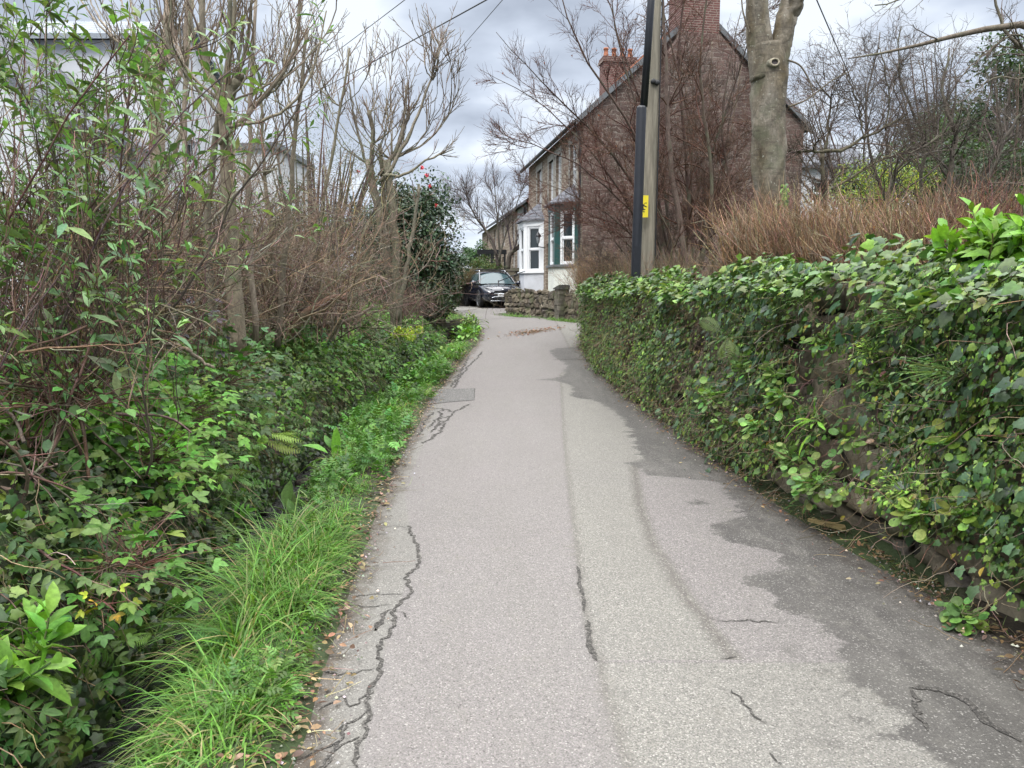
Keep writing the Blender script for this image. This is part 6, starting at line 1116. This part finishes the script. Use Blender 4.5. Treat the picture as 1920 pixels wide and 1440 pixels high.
# countable plants, left
def vp(px, py, Y, dz=0): P = at(px, py, Y); P[2] = float(gz(P[0], Y)[0]) + dz; return P
herb('dock_plant', 'dock plant with one tall upright bright leaf in the verge', vp(630, 870, 7.3), BROAD, 9, .14, .18, .24, [(.13, .30, .04)], 521, cat='plant', up=1.3)
P = at(630, 868, 7.3); t = thing('dock_leaf_plant', P, 'single tall upright lime green dock leaf beside the water', 'plant'); g = Geo(); g.leaves(strip_leaf([(0, .03), (.25, .12), (.55, .135), (.85, .09), (1, .01)], .1, -.05), P[None], np.array([[.02, .05, 1]]), np.array([[0, -1, .1]]), .36, (.16, .36, .045)); g.build('leaf_blade', MT['leaf'], t)
for i, (px, py, Y, tpl, n, sp, h, sz, cols, lab, nm) in enumerate([
    (700, 760, 10.5, TRI, 30, .22, .22, .12, GRN, 'leafy weed clump where the verge meets the patched tarmac', 'weed_clump'),
    (800, 690, 14.3, BROAD, 20, .25, .25, .2, [(.10, .24, .04)], 'broad-leaved dock clump on the far verge', 'dock_clump'),
    (745, 655, 15.2, LANCE, 40, .35, .3, .22, [(.10, .2, .045)], 'strap-leaved clump below the small pollard', 'weed_clump'),
    (760, 720, 12.5, PINN, 26, .25, .22, .2, [(.09, .2, .045)], 'feathery parsley clump above the tarmac repair', 'parsley_clump'),
    (660, 800, 8.4, PINN, 22, .22, .18, .18, [(.09, .21, .05)], 'feathery parsley clump beside the tall dock leaf', 'parsley_clump'),
    (870, 640, 18.2, OVAL, 50, .4, .25, .14, [(.17, .32, .07)], 'pale green weed clump by the far water', 'weed_clump'),
    (880, 615, 20.4, LANCE, 60, .5, .35, .2, [(.16, .26, .06), (.25, .3, .1)], 'yellowish spiky clump right of the culvert', 'weed_clump'),
    (545, 850, 6.6, BROAD, 7, .2, .12, .24, [(.10, .20, .05)], 'wide flat dock leaves leaning over the stream', 'dock_clump'),
    (485, 955, 5.2, BROAD, 6, .16, .12, .22, [(.15, .22, .12)], 'pale drooping dock leaf over the stream edge', 'dock_clump')]):
    herb(nm, lab, vp(px, py, Y, .02), tpl, n, sp, h, sz, cols, 530 + i, cat='plant')
P = at(752, 660, 14.6); r = np.random.default_rng(3); t = thing('spurge_plant', P, 'spurge with lime yellow round flower heads below the pollard', 'plant'); g = Geo()
for i in range(9):
    q = P + r.normal(0, [.13, .13, .0]) + [0, 0, r.uniform(.15, .45)]; m = 60; dd = rdir(m, r); g.leaves(OVAL, q + dd * .05, dd, rdir(m, r), .05, cvar([(.36, .46, .07)], m, r, .15))
g.build('flower_heads', MT['leaf'], t); g = Geo(); k = 9; Pp, R = grow(np.tile(P, (k, 1)), rdir(k, r) * [.4, .4, 0] + [0, 0, 1], .4, .008, r, 5, .05); g.tubes(Pp, R, 4, (.12, .22, .06)); g.build('stems', MT['twig'], t)
def wp_(px, py, Y): return at(px, py, Y)
for i, (px, py, Y, n, sz, cols, lab, sp) in enumerate([(480, 830, 6.5, 14, .27, [(.22, .34, .05), (.16, .28, .05)], 'yellow-green fern beside the little waterfall', .2), (300, 1190, 3.3, 9, .2, [(.10, .2, .045)], 'green fern hanging over the near stream', .18), (415, 890, 5.2, 9, .22, [(.10, .2, .045)], 'green fern low on the bank left of the water', .2)]):
    herb('fern', lab, wp_(px, py, Y), FERN, n, sp, .12, sz, cols, 550 + i, axis=(.4, -.3, 1), cat='fern')
for i, (px, py, Y, n, sp, tpl, sz, cols, lab) in enumerate([
    (265, 870, 4.5, 190, .5, TRI, .12, [(.14, .30, .05), (.17, .34, .06)], 'large bright green bramble clump in the middle of the bank'),
    (310, 790, 5.3, 190, .55, TRI, .12, [(.14, .30, .05), (.17, .34, .06)], 'bright leafy bramble clump above the largest one'),
    (230, 1060, 3.3, 70, .42, TRI, .12, [(.09, .2, .04), (.12, .24, .05)], 'loose green bramble clump above the corner plant'),
    (190, 1130, 3.0, 8, .10, TRI, .065, [(.45, .42, .04), (.35, .36, .05)], 'small bramble spray with yellow leaves'),
    (300, 640, 6.2, 90, .6, TRI, .13, [(.075, .06, .08), (.06, .10, .05), (.09, .16, .06)], 'purple-tinged bramble clump at the foot of the double trunk'),
    (400, 720, 6.6, 140, .7, TRI, .13, [(.07, .16, .04), (.06, .12, .045)], 'deep green bramble clump right of the purple one'),
    (140, 760, 3.6, 80, .5, OVAL, .065, [(.10, .22, .06), (.08, .18, .05)], 'smooth-leaved green clump inside the tangled stems at left'),
    (560, 690, 10.5, 110, .6, TRI, .13, [(.07, .15, .035)], 'green bramble clump between the trunks and the stream'),
    (660, 640, 14, 120, .8, TRI, .14, [(.06, .13, .035)], 'dark bramble clump left of the pollard foot')]):
    herb('bramble_bush', lab, wp_(px, py, Y), tpl, n, sp, sp * .7, sz, cols, 560 + i, axis=(.5, -.5, 1), cat='bramble', stem=(.14, .08, .06), droop=.4)
# ---------------- bare trees, left ----------------
TG_ = [(.18, .155, .115), (.15, .13, .095)]
SH = [dict(n=5, L=.75, t0=.25, ang=.5, up=.10, w=.06, rf=.5, rmax=.012, rmin=.005, tp=.4), dict(n=5, L=.16, t0=.15, ang=.7, up=.05, w=.06, rmin=.003, seg=3, tp=.7, sd=3)]
def whips(cx, cy, Y, n, r, sx=1., hmin=120, hmax=300, rad=.014, a0=-1.2, a1=1.2, dy=.5):
    out = []
    for i in range(n):
        a = r.uniform(a0, a1); h = r.uniform(hmin, hmax); x1 = cx + math.sin(a) * h * .55 * sx; out.append(S([(cx, cy), (cx + (x1 - cx) * .55, cy - h * .18), (cx + (x1 - cx) * .9, cy - h * .5), (x1 + r.normal(0, 12), cy - h)], [Y, Y + r.uniform(-dy, dy) * .4, Y + r.uniform(-dy, dy), Y + r.uniform(-dy, dy)], rad * r.uniform(.6, 1.2), .0045))
    return out
r = np.random.default_rng(61)
t = bare_tree('tall_pollard', 'tall double-stemmed pollard tree on the left bank with long upswept shoots and a sawn stub', [
    S([(447, 665), (440, 560), (432, 450), (428, 330), (424, 230), (420, 190)], 7.4, .085, .062), S([(398, 650), (392, 520), (388, 400), (398, 300), (408, 220), (432, 120), (430, -40)], [7.5, 7.5, 7.5, 7.5, 7.4, 7.4, 7.3], .045, .02),
    S([(424, 200), (437, 165), (449, 138)], 7.4, .048, .045), S([(420, 200), (385, 120), (378, 40), (382, -60)], 7.4, .04, .02), S([(410, 270), (455, 225), (505, 170), (545, 120), (562, 60), (560, -40)], 7.3, .026, .01), S([(425, 240), (470, 232), (530, 215), (570, 170), (595, 110), (612, 20)], 7.2, .017, .006),
    S([(420, 200), (432, 100), (440, 30), (436, -60)], 7.5, .03, .014), S([(415, 215), (370, 170), (330, 110), (300, 30), (280, -40)], 7.3, .02, .008), S([(420, 200), (465, 90), (470, 20), (480, -60)], 7.6, .022, .01), S([(392, 420), (470, 330), (520, 315)], 7.2, .014, .006)]
    + whips(424, 195, 7.4, 8, r, 1.5, 180, 330, .010), SH, TG_, 601, tcol=[(.2, .155, .11), (.17, .13, .10)], wob=.006)
r = np.random.default_rng(62)
bare_tree('pale_pollard', 'pale smooth pollard trunk with a sawn top stub left of the tall double tree', [
    S([(322, 640), (310, 500), (298, 350), (292, 200), (290, 100), (288, 88)], 9., .085, .085), S([(296, 130), (315, 80), (318, 10), (322, -80)], 9., .07, .05), S([(300, 200), (340, 140), (352, 40), (360, -60)], 9.1, .03, .02), S([(306, 330), (340, 260), (350, 130), (362, 0)], 9.2, .03, .014)]
    + whips(300, 120, 9, 9, r, 1.5, 160, 300, .014), SH, [(.30, .26, .20)], 602, tcol=[(.2, .16, .13)], wob=.006)
r = np.random.default_rng(63)
def slim(name, label, pts, Y, r0, seed, n=5, hy=200, pale=False, group=None):
    rr = np.random.default_rng(seed); x, y = pts[-1]; bare_tree(name, label, [S(pts, Y, r0, r0 * .45)] + whips(*pts[-2], Y, n, rr, 1., hy * .5, hy, .011), [dict(SH[0], n=7, L=.8), dict(SH[1])], TG_ if not pale else [(.26, .22, .17)], seed, tcol=[(.2, .16, .12)], wob=.01)
slim('slender_tree', 'slender upright stem immediately right of the double trunk', [(480, 640), (470, 500), (465, 380), (470, 200), (480, 0)], 8.2, .035, 611)
slim('slender_tree', 'slender grey stem between the double trunk and the leaning log', [(520, 650), (530, 500), (545, 380), (555, 230), (575, 60)], 9.2, .04, 612)
slim('slender_tree', 'slender stem third from the double trunk, topped by a broken stub', [(500, 660), (515, 520), (505, 400), (495, 330), (490, 150)], 9.8, .035, 613)
slim('slender_tree', 'thin leaning stem over the bright bramble', [(560, 640), (590, 480), (610, 350), (640, 200), (655, 90)], 11.5, .035, 614, 4, 150)
slim('slender_tree', 'straight pale stem left of the double trunk', [(355, 640), (350, 450), (345, 300), (350, 150), (352, -40)], 8.3, .035, 615, pale=True)
slim('slender_tree', 'thin stem far left against the white gable', [(250, 620), (235, 400), (240, 200), (250, 60)], 8.6, .022, 616, 4, 160)
r = np.random.default_rng(64)
bare_tree('small_pollard', 'small pollard tree of several grey trunks before the camellia with whip-like shoots', [
    S([(742, 640), (738, 560), (716, 430), (698, 340), (690, 300)], 16, .095, .08), S([(745, 640), (735, 520), (722, 400), (716, 320), (712, 270)], 16.2, .055, .045), S([(746, 640), (744, 540), (738, 420), (730, 330), (725, 300)], 15.9, .10, .08), S([(744, 600), (758, 520), (775, 440), (785, 345)], 15.7, .055, .03), S([(712, 340), (740, 310), (775, 240), (815, 130), (820, 90)], 15.8, .045, .014), S([(690, 320), (668, 240), (650, 130)], 16, .035, .01), S([(718, 330), (758, 330), (800, 300), (850, 280)], 15.6, .035, .01), S([(712, 330), (745, 280), (770, 200)], 16, .05, .042), S([(695, 330), (700, 250), (692, 208)], 16.1, .05, .045)]
    + whips(735, 300, 16, 13, r, 1.35, 120, 260, .015, dy=.8) + whips(695, 310, 16, 7, r, 1.1, 100, 220, .014, dy=.8) + whips(812, 150, 15.8, 6, r, .7, 50, 100, .015), [dict(n=5, L=1.1, t0=.3, ang=.5, up=.10, w=.06, rf=.5, rmax=.02, rmin=.010, tp=.4), dict(n=5, L=.3, t0=.1, ang=.6, up=.05, w=.06, rmin=.006, seg=3, tp=.7, sd=3)], [(.175, .15, .115), (.14, .12, .09)], 603, tcol=[(.19, .15, .115)], wob=.012)
leafy('camellia', 'large rounded dark glossy camellia with a few red flowers behind the small pollard', at(775, 452, 21.0), (1.15, 1.6, 2.2), 26000, .095, [(.035, .065, .032), (.05, .09, .045), (.03, .055, .03)], 604, mat='gloss', cat='shrub', clumps=60, cs=.42, base=(-3.0, 21.5, 1.0), flowers=[(792, 314, 20.4), (801, 328, 20.3), (806, 349, 20.3), (672, 322, 20.5), (695, 318, 20.4), (690, 335, 20.4), (818, 385, 20.5)])
leafy('camellia', 'dark glossy camellia crown filling in left of the small pollard', at(715, 470, 22.5), (1.2, 1.4, 1.7), 14000, .09, [(.035, .065, .032), (.05, .09, .045)], 609, mat='gloss', cat='shrub', clumps=40, cs=.42, base=(-3.9, 22.5, 1.0))
leafy('camellia', 'lower dark evergreen bush at the lane bend below the camellia', at(800, 550, 21.2), (.75, 1.6, .95), 12000, .085, [(.05, .08, .04), (.07, .10, .05)], 605, cat='shrub', clumps=22, cs=.42, base=(-2.7, 21.2, .9))
leafy('dark_bush', 'dark bush overhanging the lane left of the car', at(815, 520, 27), (.9, 1.6, 1.2), 6000, .09, [(.06, .09, .05), (.09, .09, .07)], 606, cat='shrub', clumps=22, cs=.42, base=(-3.6, 27, 1.))
leafy('olive_tree', 'sparse grey-green small-leaved tree behind the thicket', at(610, 300, 15), (1.6, 1., 1.3), 4200, .045, [(.10, .12, .07), (.13, .14, .09)], 607, tpl=LANCE, clumps=40, cs=.5, base=(-4., 15, 1.))
leafy('garden_evergreen', 'dark evergreen filling the gap behind the thicket at left', at(420, 480, 17), (3.2, 1.2, 1.6), 9000, .09, [(.05, .08, .035), (.035, .06, .03)], 608, clumps=34, cat='shrub', base=(-6.5, 17, 1.))
# twiggy thicket
def thicket(name, label, cx, cy, Y, w, h, n, seed, cols, lean=.55, L2=.75, rm=.010, g_=.05, dy=1.2, nb=11):
    r = np.random.default_rng(seed); b0 = at(cx, cy, Y); b0[2] = float(gz(b0[0], Y)[0]); t = thing(name, b0, label, 'shrub'); p = b0 + np.c_[r.uniform(-w / 2, w / 2, n), r.uniform(-dy / 2, dy / 2, n), np.zeros(n)]
    P, R = grow(p, np.c_[r.normal(0, lean, (n, 2)), np.ones(n)], h * r.uniform(.5, 1.1, n), rm * r.uniform(.5, 1.5, n), r, 10, .2, .05, .35, g_); Geo().tubes(P, R, 5, cvar(cols, n, r, .15)).build('stems', MT['twig'], t)
    q, d, i, rr, tt = kids(P, R, nb, r, .1, .9, updir=.1); P2, R2 = grow(q, d, L2 * r.uniform(.4, 1.2, len(q)), np.minimum(rr * .6, .0065), r, 7, .22, .0, .4, .08); g = Geo(); g.tubes(P2, R2, 3, cvar(cols, len(q), r, .3)); q, d, i, rr, tt = kids(P2, R2, 4, r, .1, .9); P3, R3 = grow(q, d, L2 * .4 * r.uniform(.4, 1.2, len(q)), .0034, r, 4, .2, .02, .5); g.tubes(P3, R3, 3, cvar(cols, len(q), r, .2)); g.build('twigs', MT['twig'], t); return t, P, P2
TC = [(.22, .17, .12), (.15, .11, .08), (.32, .26, .19), (.10, .07, .05), (.26, .19, .14)]
thicket('twiggy_shrub', 'dense tan twiggy shrub filling the space left of the small pollard', 585, 620, 13.5, 1.7, 3.2, 90, 621, TC, dy=2., lean=.4)
thicket('twiggy_shrub', 'dense brown twiggy shrub behind the slender stems', 520, 640, 11., 2., 2.7, 110, 622, TC, dy=1.6)
thicket('twiggy_shrub', 'tan twiggy shrub behind the double trunk', 400, 640, 9.6, 1.8, 2.5, 90, 623, TC, dy=1.4)
thicket('twiggy_shrub', 'reddish twiggy shrub low before the camellia', 760, 600, 18.5, .7, .9, 30, 624, [(.17, .11, .09), (.13, .10, .08)], dy=1.6)
thicket('twiggy_shrub', 'tan twiggy shrub in front of the white house wall', 250, 620, 8.2, 1.8, 2.2, 80, 625, TC, dy=1.2)
RB = [(.15, .095, .075), (.11, .07, .055), (.24, .18, .13), (.08, .055, .045)]
# arching buddleja shrubs with leaf rosettes
def buddleja(name, label, bx, by, Y, n, seed, H, aim, lsz=.115, keep=1., lcol=((.13, .21, .08), (.16, .27, .09), (.10, .17, .075))):
    r = np.random.default_rng(seed); b0 = at(bx, by, Y); b0[2] = max(float(gz(b0[0], Y)[0]), .0); t = thing(name, b0, label, 'shrub')
    p = b0 + r.normal(0, [.22, .22, 0], (n, 3)); P, R = grow(p, np.c_[r.normal(aim[0], .4, n), r.normal(aim[1], .35, n), np.ones(n)], H * r.uniform(.65, 1.1, n), .0085 * r.uniform(.6, 1.3, n), r, 10, .09, .06, .4, .1); Geo().tubes(P, R, 6, cvar(RB, n, r, .15)).build('stems', MT['twig'], t)
    q, d, i, rr, tt = kids(P, R, 11, r, .15, .7, updir=.12); P2, R2 = grow(q, d, .62 * r.uniform(.4, 1.2, len(q)), np.minimum(rr * .6, .007), r, 7, .10, .05, .4); g = Geo(); g.tubes(P2, R2, 4, cvar(RB, len(q), r, .2))
    q, d, i, rr, tt = kids(P2, R2, 3, r, .3, .6, updir=.15); P3, R3 = grow(q, d, .25 * r.uniform(.5, 1.2, len(q)), .003, r, 5, .1, .08, .6); g.tubes(P3, R3, 3, cvar(RB, len(q), r, .2)); g.build('twigs', MT['twig'], t)
    g = Geo(); 
    for PP, kk in ((P3, .8), (P2, 1.)):
        hz_ = (PP[:, -1, 2] - b0[2]) / H; PP = PP[r.random(len(PP)) < kk * .55 * keep * np.clip((hz_ - .22) * 2.2, .08, 1)]; m = len(PP)
        for j in range(7):
            T = nrm(PP[:, -1] - PP[:, -2]); A = nrm(np.cross(T, [0.3, .2, 1.])); B = np.cross(T, A); a = j * 1.57 + (j // 2) * .8 + r.random(m) * .4; bp = PP[:, -1] - T * (.02 * j); D = nrm(T * (1.1 - .16 * j) + (A * np.cos(a)[:, None] + B * np.sin(a)[:, None]) * (.3 + .16 * j) - [0, 0, .05 * j])
            g.leaves(LANCE2, bp, D, nrm(T + [0, 0, .3] + .25 * rdir(m, r)), lsz * (.45 + .11 * j) * r.uniform(.6, 1.2, m), cvar(lcol, m, r, .2))
    g.build('leaves', MT['leaf'], t); return t
buddleja('leafy_shrub', 'tall arching shrub with narrow green leaves in the top left corner', -20, 640, 4.0, 22, 631, 2.9, (.12, .05))
buddleja('leafy_shrub', 'arching green-leaved shrub in front of the white house gable', 120, 620, 5.0, 20, 632, 2.9, (.05, .1), keep=.7)
buddleja('leafy_shrub', 'sparser arching shrub whose leaf tufts cross the double trunk', 250, 640, 5.8, 9, 633, 1.9, (.1, .05), keep=.3)
buddleja('leafy_shrub', 'low leafy shoots among the tangled stems at the left edge', 60, 700, 3.6, 12, 634, 1.3, (.3, .0), keep=.5)
# tangled brown stems, left foreground
def tangle(name, label, boxes, n, L, rad, seed, cols):
    r = np.random.default_rng(seed); x0, x1, y0, y1, Y0, Y1 = boxes; c = at((x0 + x1) / 2, y1, (Y0 + Y1) / 2); t = thing(name, c, label, 'shrub'); Y = r.uniform(Y0, Y1, n); p = np.array([at(a, b_, y) for a, b_, y in zip(r.uniform(x0, x1, n), r.uniform(y0, y1, n), Y)])
    P, R = grow(p, np.c_[r.normal(.1, .8, n), r.normal(.1, .6, n), r.normal(.15, .7, n)], L * r.uniform(.4, 1.2, n), rad * r.uniform(.4, 1.3, n), r, 9, .16, 0, .45, .12); g = Geo(); g.tubes(P, R, 5, cvar(cols, n, r, .2)); g.build('stems', MT['twig'], t)
    q, d, i, rr, tt = kids(P, R, 5, r, .1, .9); P2, R2 = grow(q, d, L * .4 * r.uniform(.3, 1.2, len(q)), np.minimum(rr * .6, .004), r, 6, .2, 0, .5); g = Geo(); g.tubes(P2, R2, 3, cvar(cols, len(q), r, .2)); g.build('twigs', MT['twig'], t)
tangle('tangled_shrub', 'tangle of bare brown stems at the left edge above the corner plant', (-160, 70, 620, 960, 3.2, 4.4), 110, .7, .008, 641, [(.2, .14, .10), (.28, .22, .16), (.12, .08, .06)])
tangle('tangled_shrub', 'tangle of reddish bare stems across the white wall at left', (-140, 330, 430, 620, 4.4, 6.8), 300, 1.0, .006, 642, RB + [(.25, .19, .13)])
tangle('tangled_shrub', 'grey crooked dead branches over the bramble clumps', (-100, 230, 600, 780, 4.0, 5.5), 45, .7, .012, 643, [(.24, .19, .14), (.18, .14, .11)])
# leaning log and fallen limb
for pts, Y, r0, r1, lab in (([(500, 680), (530, 640), (570, 590), (615, 562), (650, 555)], 10.2, .085, .05, 'peeling brown log leaning between the thicket stems'), ([(560, 660), (595, 610), (640, 605), (680, 590), (700, 572)], 11.5, .05, .022, 'forked dead branch lying right of the peeling log'), ([(70, 530), (140, 560), (190, 575), (250, 600)], 5.0, .032, .03, 'thick sawn grey limb lying across the tangle at left'), ([(300, 640), (340, 650), (400, 690)], 5.6, .02, .012, 'short pale fallen stick over the bramble')):
    st = S(pts, Y, r0, r1); P = spline(st[0], 20); r = np.random.default_rng(int(pts[0][0])); P += r.normal(0, .008, P.shape); g = Geo(); g.tubes([P], [np.linspace(r0, r1, 20) * r.uniform(.9, 1.1, 20)], 12, (.20, .12, .085) if r0 > .07 else (.27, .22, .17), cap=True); tag(g.build('fallen_log' if r0 > .03 else 'fallen_branch', MT['bark']), lab, 'log' if r0 > .03 else 'branch')
# ---------------- litter ----------------
def litter(name, label, n, fn, size, cols, seed, tpl=OVAL):
    r = np.random.default_rng(seed); x, y = fn(n, r); z = np.maximum(gz(x, y), zr(y) + .0) + .008 + .012 * r.random(len(x)); m = len(x); g = Geo(); g.leaves(tpl, np.c_[x, y, z], nrm(np.c_[r.normal(0, 1, (m, 2)), .12 * r.normal(0, 1, m)]), nrm(np.c_[.3 * r.normal(0, 1, (m, 2)), np.ones(m)]), size * r.uniform(.3, 1.3, m), cvar(cols, m, r, .3)); tag(g.build(name, MT['leaf']), label, 'leaf litter', kind='stuff')
def lf(n, r): y = 1.5 + 20 * r.random(n) ** 1.6; return XL(y) + r.normal(-.05, .08, n), y
def rf2(n, r): y = 1.5 + 17 * r.random(n) ** 1.6; return XR(y) - np.abs(r.normal(.02, .14, n)), y
LT = [(.16, .10, .055), (.22, .15, .09), (.10, .06, .04), (.3, .22, .13)]
litter('leaf_litter', 'brown leaf litter along the left road edge', 2600, lf, .035, LT, 651); litter('leaf_litter', 'dark leaf litter along the wall foot', 2600, rf2, .032, LT, 652)
def db(n, r): a = r.normal(0, .35, n); return .57 + a + r.normal(0, .1, n), 19.7 + a * 1.2 + r.normal(0, .25, n)
litter('debris_heap', 'rusty brown twig debris scattered on the lane at the bend', 480, db, .07, [(.22, .11, .06), (.28, .16, .09), (.14, .08, .05)], 653, TINY)
r = np.random.default_rng(66); g = Geo(); k = 420; y = np.r_[1.5 + 14 * r.random(k // 2) ** 1.5, 1.5 + 14 * r.random(k // 2) ** 1.5]; x = np.r_[XL(y[:k // 2]) + r.normal(0, .09, k // 2), XR(y[k // 2:]) - np.abs(r.normal(0, .16, k // 2))]; th = r.uniform(0, 6.28, k)
P, R = grow(np.c_[x, y, np.maximum(gz(x, y), zr(y)) + .012], np.c_[np.cos(th), np.sin(th), np.zeros(k)], r.uniform(.03, .22, k), .0018, r, 4, .1, 0, .6); P[..., 2] = np.maximum(P[..., 2], zr(P[..., 1]) + .008); g.tubes(P, R, 3, cvar([(.25, .18, .11), (.35, .27, .17), (.14, .09, .06)], k, r)); tag(g.build('fallen_twigs', MT['twig']), 'small twigs scattered along both road edges', 'twigs', kind='stuff')
r = np.random.default_rng(67); g = Geo(); k = 1500; y = 1.5 + 12 * r.random(k) ** 1.4; sd = r.random(k) < .5; x = np.where(sd, XL(y) + r.normal(.0, .1, k), XR(y) - np.abs(r.normal(0, .2, k)))
for i in range(1): g.leaves((np.array([[0, 0, 1], [1, 0, 0], [0, 1, 0], [-1, 0, 0], [0, -1, 0]], float) * .5, [np.array([[0, 1, 2], [0, 2, 3], [0, 3, 4], [0, 4, 1]])]), np.c_[x, y, np.maximum(gz(x, y), zr(y)) + .006], rdir(k, r) * [1, 1, .1], np.tile([0, 0, 1.], (k, 1)) + .1, .016 * r.uniform(.3, 1.3, k), cvar([(.25, .22, .18), (.14, .12, .10), (.4, .38, .33)], k, r))
tag(g.build('grit', MT['twig'], smooth=False), 'grit and small stones along the road edges', 'grit', kind='stuff')
P = road_foot(1552, 985); g = Geo(); T = Matrix.Translation((P[0], P[1], P[2] + .035)) @ Matrix.Rotation(-.62, 4, 'Z') @ Matrix.Rotation(.06, 4, 'Y')
V = [[-.13, -.015, -.008], [.10, -.045, -.008], [.12, -.02, -.008], [.10, .035, -.008], [-.13, .01, -.008]]; V += [[x, y, .012] for x, y, z in V]; g.add(xf(T, V), [[4, 3, 2, 1, 0], [5, 6, 7, 8, 9]] + [[i, (i + 1) % 5, 5 + (i + 1) % 5, 5 + i] for i in range(5)], (.40, .31, .15)); MT['plank'] = barkmat('split_wood', 30, .3, (.1, 1, 1), (.3, .24, .1)); tag(g.build('wood_offcut', MT['plank'], smooth=False), 'split pale wood offcut lying at the foot of the ivy wall', 'wood offcut')
P = road_foot(1815, 1160); r = np.random.default_rng(9); st = [road_foot(a, b_) + [0, 0, .015 + c] for a, b_, c in ((1790, 1160, 0), (1850, 1152, .01), (1860, 1090, .06), (1850, 1060, .12))]; tag(Geo().tubes([spline(st, 14)], [np.linspace(.005, .003, 14)], 5, (.38, .27, .17)).build('fallen_branch', MT['twig']), 'bent pale stem arching at the wall foot near the bottom right', 'branch')
P = road_foot(1400, 982)
